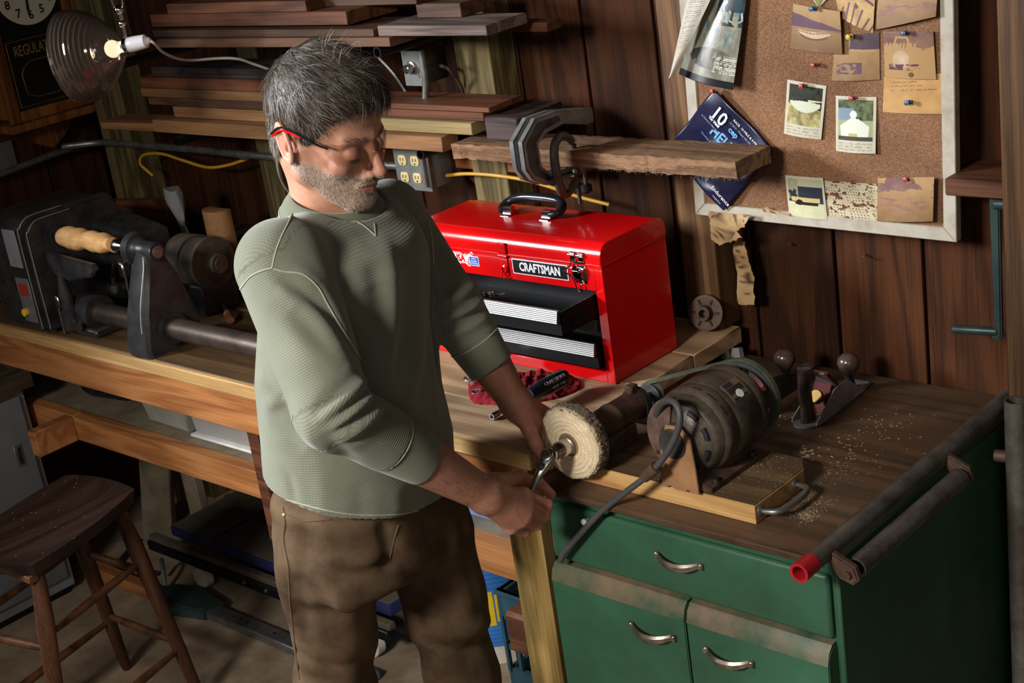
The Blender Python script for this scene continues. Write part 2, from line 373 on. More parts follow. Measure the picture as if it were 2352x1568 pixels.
plain('belt_green', (0.10, 0.115, 0.075), 0.7, c2=(0.055, 0.06, 0.04), vscale=30)
plain('pulley_grey', (0.15, 0.16, 0.155), 0.42, 0.7, var=0.2)
plain('tote_wood', (0.022, 0.012, 0.010), 0.22, c2=(0.07, 0.045, 0.035), vscale=30, coat=0.3)
plain('plane_red', (0.09, 0.007, 0.005), 0.6, spec=0.25)
plain('plate_metal', (0.22, 0.17, 0.11), 0.5, 0.5)
plain('hub_grey', (0.055, 0.052, 0.050), 0.5, 0.3, var=0.3)
wood('pine_dirty', (0.07, 0.042, 0.022), (0.19, 0.12, 0.062), 'x', 0.7, 0.2, ring=0.9, dirt=0.4, dirtcol=(0.05, 0.032, 0.02))
plain('bin_grey', (0.30, 0.29, 0.25), 0.7, var=0.15)
plain('bin_clear', (0.62, 0.60, 0.58), 0.35, var=0.05, trans=0.45)
plain('bucket_white', (0.66, 0.60, 0.52), 0.5, var=0.08)
plain('bucket_blue', (0.04, 0.20, 0.55), 0.45, var=0.1)
plain('bucket_yellow', (0.75, 0.50, 0.02), 0.45)
plain('crate_teal', (0.018, 0.060, 0.085), 0.5, var=0.2)
plain('creeper_blue', (0.012, 0.015, 0.075), 0.6, var=0.2)
plain('dusty_vinyl', (0.085, 0.065, 0.045), 0.85, var=0.25, vscale=20)
plain('panel_board', (0.27, 0.22, 0.15), 0.8, c2=(0.16, 0.12, 0.08), vscale=12)
plain('blue_box', (0.20, 0.33, 0.68), 0.5, var=0.1)
plain('plastic_bag', (0.55, 0.55, 0.60), 0.25, trans=0.6, bump=0.5, bscale=40)
plain('dust', (0.42, 0.33, 0.22), 0.95)
plain('fray', (0.17, 0.12, 0.072), 0.95)
plain('bulb_glass', (0.9, 0.9, 0.9), 0.05, trans=1.0, var=0.0)
plain('red_tape', (0.38, 0.012, 0.018), 0.4)
plain('rust_edge', (0.20, 0.06, 0.03), 0.6)
plain('brass', (0.36, 0.23, 0.08), 0.3, 1.0)
plain('white_plastic', (0.75, 0.74, 0.72), 0.5)
m, nt, b = new_mat('glow'); b.inputs['Base Color'].default_value = (1, 0.9, 0.7, 1); b.inputs['Emission Color'].default_value = (1.0, 0.80, 0.5, 1); b.inputs['Emission Strength'].default_value = 14; MATS['glow'] = m
m, nt, b = new_mat('smoked_glass'); b.inputs['Base Color'].default_value = (0.16, 0.12, 0.10, 1); b.inputs['Roughness'].default_value = 0.10; b.inputs['Metallic'].default_value = 0.5; b.inputs['Alpha'].default_value = 0.60; MATS['smoked_glass'] = m
m, nt, b = new_mat('lens'); b.inputs['Base Color'].default_value = (0.97, 0.955, 0.94, 1); b.inputs['Roughness'].default_value = 0.02; b.inputs['Transmission Weight'].default_value = 1.0; b.inputs['IOR'].default_value = 1.38; MATS['lens'] = m
nt.nodes.remove(b); om = nt.nodes['Material Output']; lw_ = N(nt, 'ShaderNodeLayerWeight'); pw_ = N(nt, 'ShaderNodeMath', operation='POWER'); pw_.inputs[1].default_value = 3.5; nt.links.new(lw_.outputs['Facing'], pw_.inputs[0]); fr_ = N(nt, 'ShaderNodeMath', operation='MULTIPLY_ADD'); fr_.inputs[1].default_value = 0.6; fr_.inputs[2].default_value = 0.05; nt.links.new(pw_.outputs[0], fr_.inputs[0]); tr_ = N(nt, 'ShaderNodeBsdfTransparent'); tr_.inputs['Color'].default_value = (0.93, 0.905, 0.885, 1); gl_ = N(nt, 'ShaderNodeBsdfGlossy'); gl_.inputs['Roughness'].default_value = 0.04
ms_ = N(nt, 'ShaderNodeMixShader'); nt.links.new(fr_.outputs[0], ms_.inputs[0]); nt.links.new(tr_.outputs[0], ms_.inputs[1]); nt.links.new(gl_.outputs[0], ms_.inputs[2]); nt.links.new(ms_.outputs[0], om.inputs['Surface'])
# cork: speckled board
m, nt, b = new_mat('cork'); L = nt.links.new
tc = N(nt, 'ShaderNodeTexCoord'); v = N(nt, 'ShaderNodeTexVoronoi'); v.inputs['Scale'].default_value = 620; L(tc.outputs['Object'], v.inputs['Vector'])
no = N(nt, 'ShaderNodeTexNoise'); no.inputs['Scale'].default_value = 560; no.inputs['Detail'].default_value = 4; L(tc.outputs['Object'], no.inputs['Vector'])
n2 = N(nt, 'ShaderNodeTexNoise'); n2.inputs['Scale'].default_value = 7; n2.inputs['Detail'].default_value = 6; L(tc.outputs['Object'], n2.inputs['Vector'])
r1 = ramp(nt, [(0.0, (0.11, 0.048, 0.020)), (0.5, (0.235, 0.112, 0.052)), (1, (0.38, 0.205, 0.105))]); L(v.outputs['Color'], r1.inputs['Fac'])
r2 = ramp(nt, [(0.32, (0.06, 0.028, 0.014)), (0.42, (1, 1, 1))]); L(no.outputs['Fac'], r2.inputs['Fac'])
mx = N(nt, 'ShaderNodeMix', data_type='RGBA', blend_type='MULTIPLY'); mx.inputs['Factor'].default_value = 0.8; L(r1.outputs[0], mx.inputs[6]); L(r2.outputs[0], mx.inputs[7])
r3 = ramp(nt, [(0.3, (0.62, 0.58, 0.55)), (0.6, (1, 1, 1))]); L(n2.outputs['Fac'], r3.inputs['Fac'])
mx2 = N(nt, 'ShaderNodeMix', data_type='RGBA', blend_type='MULTIPLY'); mx2.inputs['Factor'].default_value = 1; L(mx.outputs[2], mx2.inputs[6]); L(r3.outputs[0], mx2.inputs[7])
L(mx2.outputs[2], b.inputs['Base Color']); b.inputs['Roughness'].default_value = 0.9
bp = N(nt, 'ShaderNodeBump'); bp.inputs['Strength'].default_value = 0.5; bp.inputs['Distance'].default_value = 0.001; L(no.outputs['Fac'], bp.inputs['Height']); L(bp.outputs[0], b.inputs['Normal']); MATS['cork'] = m
# knitted cloth with rib rows: rows follow the 'rib' attribute (metres along the limb, metres around it)
def knit(name, base, hi, rib=0.0043, depth=0.0009, strength=0.55, waffle=0.28):
    m, nt, b = new_mat(name); L = nt.links.new
    at = N(nt, 'ShaderNodeAttribute', attribute_name='rib'); sp = N(nt, 'ShaderNodeSeparateXYZ'); L(at.outputs['Vector'], sp.inputs[0])
    def wave(sock, per):
        a = N(nt, 'ShaderNodeMath', operation='MULTIPLY'); a.inputs[1].default_value = 2*PI/per; L(sock, a.inputs[0])
        s = N(nt, 'ShaderNodeMath', operation='SINE'); L(a.outputs[0], s.inputs[0]); return s.outputs[0]
    w1 = wave(sp.outputs[0], rib); w2 = wave(sp.outputs[1], rib*1.2)
    sm = N(nt, 'ShaderNodeMath', operation='MULTIPLY_ADD'); sm.inputs[1].default_value = waffle; L(w2, sm.inputs[0]); L(w1, sm.inputs[2])
    mr = N(nt, 'ShaderNodeMapRange'); mr.inputs['From Min'].default_value = -1.4; mr.inputs['From Max'].default_value = 1.4; L(sm.outputs[0], mr.inputs['Value'])
    tc = N(nt, 'ShaderNodeTexCoord'); no = N(nt, 'ShaderNodeTexNoise'); no.inputs['Scale'].default_value = 9; no.inputs['Detail'].default_value = 6; L(tc.outputs['Object'], no.inputs['Vector'])
    c0 = ramp(nt, [(0.3, [c*0.86 for c in base]), (0.7, [c*1.12 for c in base])]); L(no.outputs['Fac'], c0.inputs['Fac'])
    mx = N(nt, 'ShaderNodeMix', data_type='RGBA'); L(mr.outputs[0], mx.inputs['Factor']); 
    dk = N(nt, 'ShaderNodeHueSaturation'); dk.inputs['Value'].default_value = 0.84; L(c0.outputs[0], dk.inputs['Color'])
    L(dk.outputs[0], mx.inputs[6]); lt = N(nt, 'ShaderNodeHueSaturation'); lt.inputs['Value'].default_value = 1.10; L(c0.outputs[0], lt.inputs['Color']); L(lt.outputs[0], mx.inputs[7])
    L(mx.outputs[2], b.inputs['Base Color']); b.inputs['Roughness'].default_value = 0.95; b.inputs['Specular IOR Level'].default_value = 0.1; b.inputs['Sheen Weight'].default_value = 0.25
    bp = N(nt, 'ShaderNodeBump'); bp.inputs['Strength'].default_value = strength; bp.inputs['Distance'].default_value = depth; L(mr.outputs[0], bp.inputs['Height']); L(bp.outputs[0], b.inputs['Normal'])
    MATS[name] = m
knit('shirt_knit', (0.175, 0.185, 0.138), None)
knit('shirt_rib', (0.15, 0.165, 0.115), None, rib=0.0026, waffle=0.0, strength=0.25)
plain('shirt_seam', (0.36, 0.37, 0.27), 0.95, var=0.1)
plain('jeans', (0.050, 0.030, 0.017), 0.85, c2=(0.135, 0.088, 0.052), vscale=7, bump=0.5, bscale=700, spec=0.15)
plain('jeans_seam', (0.10, 0.065, 0.038), 0.9)
vcol('skin', 0.48, noise=0.06, nscale=90, bump=0.35, bscale=420, sss=0.12, spec=0.4)
vcol('print', 0.55, noise=0.04, nscale=80, spec=0.3)
vcol('print_gloss', 0.25, noise=0.03, nscale=80, spec=0.5)
vcol('wool', 0.95, noise=0.10, nscale=150, bump=1.0, bscale=900, spec=0.1, sheen=0.2)
vcol('hair', 0.42, noise=0.02, nscale=30, spec=0.5)
# ------------------------------------------------------------------ room shell
YW = 2.62; XL = -4.31
bm = B(); box(bm, (XL-0.6, -1.5, -0.06), (0.9, YW+0.1, 0.0)); struct('floor', bm, 'concrete')
bm = B(); box(bm, (XL-0.1, -1.5, 3.0), (0.9, YW+0.1, 3.05)); struct('ceiling', bm, 'ceiling_wood')
bm = B(); box(bm, (XL-0.1, YW+0.02, 0), (0.9, YW+0.08, 3.0)); wall_back = struct('wall_back', bm, 'black_rubber')
bm = B(); box(bm, (XL-0.08, -1.5, 0), (XL-0.02, YW+0.02, 3.0)); wall_left = struct('wall_left', bm, 'black_rubber')
x = -0.805
while x > XL:
    x0 = max(x-0.197-random.uniform(0, 0.002), XL); bm = B()
    box(bm, (x0, YW, 0), (x, YW+0.019, 3.0), 0.002)
    obj('plank', bm, 'plank_wood', wall_back); x -= 0.205
y = YW-0.03
while y > -0.5:
    bm = B(); box(bm, (XL-0.019, y-0.197, 0), (XL, y, 3.0), 0.002); obj('plank', bm, 'plank_wood', wall_left); y -= 0.205
def stud(n, lo, hi, mat):
    bm = B(); box(bm, lo, hi, 0.003); struct('trim_%d' % n, bm, mat)
stud(1, (-2.565, 2.53, 0), (-2.45, YW, 3.0), 'stud_green')
stud(2, (-3.41, 2.53, 0), (-3.32, YW, 3.0), 'stud_green')
stud(3, (-4.19, 2.53, 0), (-4.03, YW, 3.0), 'stud_green')
stud(4, (-1.965, 2.545, 0.9), (-1.872, YW, 3.0), 'post_wood')
stud(5, (-1.170, 2.46, 0), (-1.08, YW, 3.0), 'post_wood')

# ------------------------------------------------------------------ workbench with lower shelf
bench = thing('workbench', 'long wooden workbench with pale front edge, orange beams and lower shelf behind the man', 'workbench', (-3.0, 2.2, 0))
ys = [1.872, 2.02, 2.215, 2.40, 2.585]
for i in range(4):
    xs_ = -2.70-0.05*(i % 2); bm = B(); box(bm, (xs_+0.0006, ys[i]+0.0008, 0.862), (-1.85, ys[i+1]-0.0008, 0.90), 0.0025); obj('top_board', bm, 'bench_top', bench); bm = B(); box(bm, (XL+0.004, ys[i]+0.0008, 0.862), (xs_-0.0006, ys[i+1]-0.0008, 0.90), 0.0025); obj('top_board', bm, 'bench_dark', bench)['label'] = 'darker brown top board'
bm = B(); box(bm, (XL+0.004, 1.858, 0.865), (-1.85, 1.872, 0.899), 0.002); obj('front_edge', bm, 'bench_pale', bench)
bm = B(); box(bm, (-4.2, 1.866, 0.768), (-1.87, 1.904, 0.861), 0.002); obj('apron', bm, 'bench_beam', bench)
bm = B(); box(bm, (-1.905, 1.905, 0.768), (-1.868, 2.57, 0.861), 0.002); obj('apron', bm, 'bench_beam', bench)
bm = B(); box(bm, (-1.952, 1.872, 0.0), (-1.862, 1.905, 0.765), 0.002); obj('leg', bm, 'leg_wood', bench)
bm = B(); box(bm, (-1.955, 2.45, 0.0), (-1.868, 2.53, 0.86), 0.002); obj('leg', bm, 'leg_wood', bench)
bm = B(); box(bm, (-4.2, 2.45, 0.0), (-4.11, 2.53, 0.86), 0.002); obj('leg', bm, 'leg_wood', bench)
bm = B(); box(bm, (-2.83, 1.905, 0.45), (-2.79, 1.945, 0.768), 0.002); obj('post', bm, 'lumber_red', bench)
zs = onz
bm = B(); box(bm, (-3.72, 1.946, 0.528), (-1.95, 1.984, 0.604), 0.002); obj('shelf_beam', bm, 'bench_beam', bench)
bm = B(); box(bm, (-4.0, 1.946, 0.528), (-3.722, 1.984, 0.604), 0.002); obj('shelf_beam', bm, 'bench_beam', bench)
bm = B(); box(bm, (-3.76, 1.82, 0.528), (-3.722, 1.945, 0.604), 0.002); obj('shelf_beam', bm, 'bench_beam', bench)
bm = B(); box(bm, (-4.2, 1.986, 0.580), (-1.95, 2.52, 0.598), 0.001); obj('shelf_deck', bm, 'panel_board', bench)

# ------------------------------------------------------------------ green base cabinet
cab = thing('base_cabinet', 'old green metal base cabinet with drawer, two doors and worn wooden top', 'cabinet', (-1.52, 2.2, 0))
xa, xb = -1.826, -1.196
bm = B(); box(bm, (xa, 1.876, 0.08), (xb, 2.55, 0.824), 0.004); obj('body', bm, 'green_paint', cab)
bm = B(); box(bm, (xa+0.03, 1.93, 0.0), (xb-0.03, 2.53, 0.08)); obj('plinth', bm, 'black_metal', cab)
bm = B(); box(bm, (-1.846, 1.852, 0.8245), (-1.222, 2.575, 0.84), 0.004, seg=2); obj('worktop', bm, 'counter_wood', cab)
bm = B(); box(bm, (xa, 1.862, 0.682), (xb-0.012, 1.876, 0.806), 0.008, seg=3); dr = obj('drawer', bm, 'green_paint', cab)
def door(x0, x1):
    bm = B(); prof = [(1.876, 0.10), (1.852, 0.10), (1.846, 0.12), (1.846, 0.640), (1.850, 0.658), (1.862, 0.670), (1.876, 0.672)]
    prism(bm, [(x0, a, c) for a, c in prof], (x1-x0, 0, 0), 0.002); d = obj('door', bm, 'green_paint', cab)
    bm = B(); pr = [(1.8525, 0.660), (1.863, 0.6715), (1.877, 0.6735), (1.877, 0.676), (1.862, 0.6738), (1.851, 0.662), (1.8445, 0.640), (1.8453, 0.640)]
    prism(bm, [(x0+0.001, a, c) for a, c in pr], (x1-x0-0.002, 0, 0)); obj('dusty_lip', bm, 'green_dirt', d)
    return d
d1 = door(xa, -1.507); d2 = door(-1.503, xb-0.012)
def pull(px, py, y, parent, w=0.098):
    c = ony(px, py, y); bm = B(); n = 14; P = []
    for i in range(n+1):
        t = i/n*2-1; h = 1-abs(t)**2.2
        P.append((t, h))
    R = []
    for t, h in P:
        xx = c.x+t*w/2; out = 0.004+0.021*h; zz = c.z+0.004-0.008*h
        hh = 0.0055+0.003*h
        R.append([Vector((xx, y-out+0.004, zz+hh)), Vector((xx, y-out, zz+hh*0.4)), Vector((xx, y-out, zz-hh*0.5)), Vector((xx, y-out+0.003, zz-hh)), Vector((xx, y-out+0.006, zz-hh*0.6)), Vector((xx, y-out+0.006, zz+hh*0.7))])
    rings(bm, R)
    for s in (-1, 1): box(bm, (c.x+s*w/2-0.005, y-0.008, c.z-0.004), (c.x+s*w/2+0.005, y+0.001, c.z+0.009), 0.002)
    return obj('handle', bm, 'worn_chrome', parent)
plain('worn_chrome', (0.50, 0.47, 0.42), 0.30, 0.9, c2=(0.24, 0.18, 0.13), vscale=45, rvar=0.1)
pull(1560, 1287, 1.861, dr); pull(1500, 1450, 1.845, d1); pull(1675, 1508, 1.845, d2)
bm = B(); c = ony(1350, 1193, 1.861); lathe(bm, c, (0, -1, 0), [(0, 0.003), (0.008, 0.0035), (0.010, 0.007), (0.013, 0.0065), (0.015, 0.003)], 12); obj('knob', bm, 'white_plastic', dr)

# ------------------------------------------------------------------ red toolbox
X0, X1, Y0, Y1, Z0, Z1 = -2.450, -1.907, 2.203, 2.422, 0.9005, 1.205
tb = thing('toolbox', 'bright red steel toolbox with black handle and three drawers on the workbench', 'toolbox', ((X0+X1)/2, (Y0+Y1)/2, Z0))
ox0, ox1, oz0, oz1 = -2.428, -1.928, 0.925, 1.104
bm = B()
box(bm, (X0, Y0, Z0), (X0+0.0012, Y1, 1.158)); box(bm, (X1-0.0012, Y0, Z0), (X1, Y1, 1.158))
box(bm, (X0, Y1-0.0012, Z0), (X1, Y1, 1.158)); box(bm, (X0, Y0, Z0), (X1, Y1, Z0+0.0015))
box(bm, (X0, Y0, Z0), (ox0, Y0+0.006, 1.158), 0.001); box(bm, (ox1, Y0, Z0), (X1, Y0+0.006, 1.158), 0.001)
box(bm, (ox0, Y0, Z0), (ox1, Y0+0.006, oz0), 0.0008); box(bm, (ox0, Y0, oz1), (ox1, Y0+0.006, 1.158), 0.0008)
for xx in (ox0, ox1): box(bm, (xx-0.001, Y0, oz0), (xx+0.001, Y0+0.02, oz1))
obj('body', bm, 'red_paint', tb)
bm = B(); box(bm, (X0+0.002, Y0+0.18, oz0), (X1-0.002, Y1-0.002, 1.156)); box(bm, (ox0+0.003, Y0+0.007, oz1), (ox1-0.003, Y1-0.003, 1.156))
for z in (0.935, 0.998, 1.043): box(bm, (ox0+0.001, Y0+0.008, z-0.004), (ox1-0.001, Y1-0.04, z))
for s, xx in ((1, X0+0.003), (-1, X1-0.003)): box(bm, (min(xx, xx+s*0.014), Y0+0.008, oz0), (max(xx, xx+s*0.014), Y1-0.003, oz1))
obj('lining', bm, 'black_metal', tb)
def lid_prof(g, r, z0):
    P = [(Y0-g, z0)]; 
    for k in range(9):
        a = PI-k*PI/16; P.append((Y0-g+r+math.cos(a)*r, Z1-r+math.sin(a)*r))
    for k in range(9):
        a = PI/2-k*PI/16; P.append((Y1+g-r+math.cos(a)*r, Z1-r+math.sin(a)*r))
    P.append((Y1+g, z0)); return P
bm = B(); prism(bm, [(X0+0.004, a, c) for a, c in lid_prof(0.0005, 0.030, 1.1615)], (X1-X0-0.008, 0, 0)); lid = obj('lid', bm, 'red_paint', tb)
for xx in (X0-0.001, X1-0.005): bm = B(); prism(bm, [(xx, a, c) for a, c in lid_prof(0.0022, 0.030, 1.1605)], (0.006, 0, 0), 0.0012); obj('end_cap', bm, 'red_paint', lid)
bm = B(); box(bm, (X0-0.0015, Y0-0.0025, 1.1575), (X1+0.0015, Y0+0.001, 1.1612), 0.0008); box(bm, (X1, Y0-0.001, 1.158), (X1+0.0018, Y1+0.001, 1.1612), 0.0006); obj('seam_bead', bm, 'red_paint', tb)
def drawer(yf, z0, z1, bar_h, nm):
    x0, x1 = ox0+0.006, ox1-0.006; yb = yf+0.185; bm = B(); t = 0.0012
    box(bm, (x0, yf, z0), (x1, yb, z0+t)); box(bm, (x0, yf, z0), (x0+t, yb, z1-0.004)); box(bm, (x1-t, yf, z0), (x1, yb, z1-0.004)); box(bm, (x0, yb-t, z0), (x1, yb, z1-0.004)); box(bm, (x0, yf, z0), (x1, yf+t, z1-0.003))
    box(bm, (x0-0.003, yf+0.03, z0+0.012), (x0, yb-0.002, z0+0.02)); box(bm, (x1, yf+0.03, z0+0.012), (x1+0.003, yb-0.002, z0+0.02))
    d = obj('drawer', bm, 'black_metal', tb)
    bm = B(); n = 7; pr = [(yf+0.001, z1)]
    for k in range(n):
        za = z1-bar_h*k/n; zb = z1-bar_h*(k+1)/n; ya = yf-0.003-0.006*(k/n); yc = yf-0.003-0.006*((k+1)/n)
        pr += [(ya-0.0022, za-0.0003), (yc-0.0022, zb+0.0011), (yc, zb+0.0008)]
    pr += [(yf-0.002, z1-bar_h-0.002), (yf+0.001, z1-bar_h+0.003)]
    prism(bm, [(x0+0.002, a, c) for a, c in pr], (x1-x0-0.004, 0, 0)); obj('pull_bar', bm, 'aluminium', d)
    return d
drw = drawer(2.090, 1.046, 1.101, 0.026, 'a'); drawer(2.207, 1.001, 1.040, 0.026, 'b'); drawer(2.188, 0.937, 0.994, 0.028, 'c')
# carrying handle
hx0, hx1, hy = -2.262, -2.146, 2.335; bm = B()
P = [(hx0-0.030, hy-0.012, Z1+0.012), (hx0-0.022, hy-0.010, Z1+0.012), (hx0-0.022, hy+0.010, Z1+0.020), (hx0-0.004, hy+0.022, Z1+0.028), (hx0+0.03, hy+0.028, Z1+0.032), (hx1-0.02, hy+0.028, Z1+0.032), (hx1+0.012, hy+0.024, Z1+0.028), (hx1+0.026, hy+0.010, Z1+0.020), (hx1+0.024, hy-0.006, Z1+0.013), (hx1+0.006, hy-0.012, Z1+0.010)]
P[0] = (hx0-0.012, hy-0.016, Z1+0.010)
tube(bm, P, 0.0105, 14, 6, rr=lambda t: 0.0075+0.0030*math.sin(PI*t)); hnd = obj('handle', bm, 'black_plastic', tb)
for xx in (hx0, hx1):
    bm = B(); prism(bm, [(xx-0.014, hy-0.026, Z1), (xx-0.014, hy-0.026, Z1+0.0015), (xx-0.014, hy-0.018, Z1+0.003), (xx-0.014, hy-0.016, Z1+0.017), (xx-0.014, hy-0.009, Z1+0.021), (xx-0.014, hy-0.001, Z1+0.018), (xx-0.014, hy+0.001, Z1+0.003), (xx-0.014, hy+0.010, Z1+0.0015), (xx-0.014, hy+0.010, Z1)], (0.026, 0, 0), 0.001); obj('bracket', bm, 'chrome', hnd)
# hasp, latch, plate, sticker
def onf(px, py, y=Y0): return ony(px, py, y)
hc = -2.178; bm = B()
box(bm, (hc-0.012, Y0-0.005, 1.162), (hc+0.012, Y0+0.001, 1.186), 0.002, seg=2); box(bm, (hc-0.013, Y0-0.004, 1.152), (hc+0.013, Y0, 1.162), 0.0015)
box(bm, (hc-0.011, Y0-0.003, 1.112), (hc+0.011, Y0, 1.152), 0.0012); cyl(bm, (hc-0.013, Y0-0.004, 1.157), (hc+0.013, Y0-0.004, 1.157), 0.0025, n=10)
lathe(bm, (hc, Y0-0.002, 1.127), (0, -1, 0), [(0, 0.009), (0.003, 0.009), (0.0045, 0.006), (0.002, 0.004), (0.002, 0.001)], 16)
tube(bm, [(hc-0.004, Y0-0.006, 1.126), (hc-0.004, Y0-0.011, 1.114), (hc+0.004, Y0-0.011, 1.109), (hc+0.008, Y0-0.006, 1.112)], 0.0016, 6, 4)
obj('hasp', bm, 'red_paint', tb)
lc = -1.967; bm = B()
for dx in (-0.013, 0.009):
    box(bm, (lc+dx-0.006, Y0-0.004, 1.166), (lc+dx+0.008, Y0, 1.186), 0.001); cyl(bm, (lc+dx-0.007, Y0-0.005, 1.180), (lc+dx+0.009, Y0-0.005, 1.180), 0.0035, n=10)
box(bm, (lc-0.014, Y0-0.0022, 1.118), (lc+0.018, Y0, 1.165), 0.001)
prism(bm, [(lc-0.011, Y0-0.002, 1.158), (lc-0.011, Y0-0.011, 1.152), (lc-0.011, Y0-0.012, 1.138), (lc-0.011, Y0-0.005, 1.122), (lc-0.011, Y0-0.002, 1.120)], (0.024, 0, 0), 0.001)
lathe(bm, (lc+0.010, Y0-0.006, 1.146), (0, -1, 0), [(0, 0.0055), (0.006, 0.0055), (0.007, 0.003)], 12)
tube(bm, [(lc-0.010, Y0-0.006, 1.172), (lc-0.012, Y0-0.014, 1.160), (lc-0.026, Y0-0.016, 1.146), (lc-0.012, Y0-0.013, 1.136), (lc-0.008, Y0-0.008, 1.118), (lc-0.006, Y0-0.007, 1.104), (lc+0.004, Y0-0.007, 1.103), (lc+0.005, Y0-0.007, 1.118)], 0.0016, 8, 5)
cyl(bm, (lc-0.015, Y0-0.007, 1.152), (lc+0.018, Y0-0.007, 1.152), 0.0022, n=8)
obj('latch', bm, 'chrome', tb)
bm = B(); box(bm, (-2.155, Y0-0.0016, 1.1195), (-1.998, Y0-0.0002, 1.1535), 0.0004); npl = obj('nameplate', bm, 'silver_ink', tb)
bm = B(); box(bm, (-2.1525, Y0-0.0019, 1.1218), (-2.0005, Y0-0.0015, 1.1512)); obj('black_field', bm, 'gold_black', npl)
text('lettering', 'CRAFTSMAN', 0.0265, (-2.0765, Y0-0.0022, 1.1365), (1, 0, 0), (0, 0, 1), 'silver_ink', npl, 0.0006, 0.0009, sx=0.76)
# the map sticker: outline of the states with letters, and a small blue label
us = [(0, 0.62), (0.08, 0.92), (0.2, 0.86), (0.42, 0.84), (0.56, 0.86), (0.66, 0.72), (0.72, 0.80), (0.80, 0.72), (0.94, 0.98), (1.0, 0.86), (0.90, 0.62), (0.84, 0.45), (0.86, 0.34), (0.78, 0.22), (0.86, 0.02), (0.78, 0.04), (0.70, 0.20), (0.55, 0.18), (0.46, 0.00), (0.36, 0.16), (0.26, 0.24), (0.10, 0.30), (0.02, 0.44)]
sx0, sz0, sw, sh = -2.362, 1.120, 0.092, 0.037
bm = B(); prism(bm, [(sx0+a*sw, Y0-0.0002, sz0+c*sh) for a, c in us], (0, -0.0006, 0)); st = obj('sticker', bm, 'white_ink', tb)
bm = B(); prism(bm, [(sx0+sw*0.5+(a-0.5)*sw*0.94, Y0-0.0008, sz0+sh*0.5+(c-0.5)*sh*0.88) for a, c in us], (0, -0.0003, 0)); obj('red_rim', bm, 'red_paint', st)
bm = B(); prism(bm, [(sx0+sw*0.5+(a-0.5)*sw*0.88, Y0-0.0011, sz0+sh*0.5+(c-0.5)*sh*0.78) for a, c in us], (0, -0.0003, 0)); obj('white_field', bm, 'white_ink', st)
text('lettering', 'USA', 0.022, (-2.314, Y0-0.0017, 1.138), (1, 0, 0), (0, 0, 1), 'red_paint', st, 0.0005, 0.0008, sx=0.85)
bm = B(); box(bm, (-2.284, Y0-0.0013, 1.124), (-2.255, Y0-0.0002, 1.146)); obj('white_label', bm, 'white_ink', st)
bm = B(); box(bm, (-2.2825, Y0-0.0016, 1.1255), (-2.2565, Y0-0.0012, 1.1445)); obj('blue_label', bm, 'blue_ink', st)
for k, s in enumerate(('WITH', 'GLOBAL', 'MATERIALS')): text('lettering', s, 0.0055, (-2.2695, Y0-0.0018, 1.1405-k*0.0055), (1, 0, 0), (0, 0, 1), 'white_ink', st, 0.0003, sx=0.95)
# ------------------------------------------------------------------ buffing motor on its pine board
mo = thing('buffing_motor', 'dusty old electric motor with big pulley on a pine board with metal handle', 'motor', (-1.53, 2.0, 0.84))
bm = B(); prism(bm, [(-1.792, 1.908, 0.8405), (-1.373, 1.908, 0.8405), (-1.373, 2.068, 0.8405), (-1.398, 2.104, 0.8405), (-1.792, 2.104, 0.8405)], (0, 0, 0.0362), 0.0015); bd = obj('base_board', bm, 'pine', mo); bm = B(); prism(bm, [(-1.7905, 1.9095, 0.8765), (-1.3745, 1.9095, 0.8765), (-1.3745, 2.0675, 0.8765), (-1.3985, 2.1025, 0.8765), (-1.7905, 2.1025, 0.8765)], (0, 0, 0.001)); obj('grimy_top', bm, 'pine_dirty', bd)['label'] = 'grimy brown top face of the board'
bm = B(); hp = [(-1.372, 1.925, 0.860), (-1.362, 1.925, 0.861), (-1.343, 1.932, 0.862), (-1.336, 1.960, 0.862), (-1.336, 2.000, 0.862), (-1.343, 2.028, 0.862), (-1.362, 2.036, 0.861), (-1.372, 2.036, 0.860)]
tube(bm, hp, 0.0045, 10, 5, rr=lambda t: 0.0038+0.003*math.sin(PI*t))
for yy in (1.925, 2.036): lathe(bm, (-1.3735, yy, 0.860), (1, 0, 0), [(0, 0.011), (0.002, 0.011), (0.005, 0.006)], 12)
obj('handle', bm, 'galv', bd)
ax, az = -1.528, 0.970
def yl(prof, mat, nm, par, n=40, x=ax, z=az): 
    bm = B(); lathe(bm, (x, 0, z), (0, 1, 0), prof, n); return obj(nm, bm, mat, par)
body = yl([(1.952, 0.074), (1.958, 0.0795), (1.962, 0.081), (1.985, 0.081), (1.988, 0.079), (1.992, 0.0815), (2.055, 0.0815), (2.060, 0.079), (2.064, 0.081), (2.080, 0.081), (2.095, 0.070), (2.103, 0.045), (2.108, 0.02)], 'motor_paint', 'housing', mo)
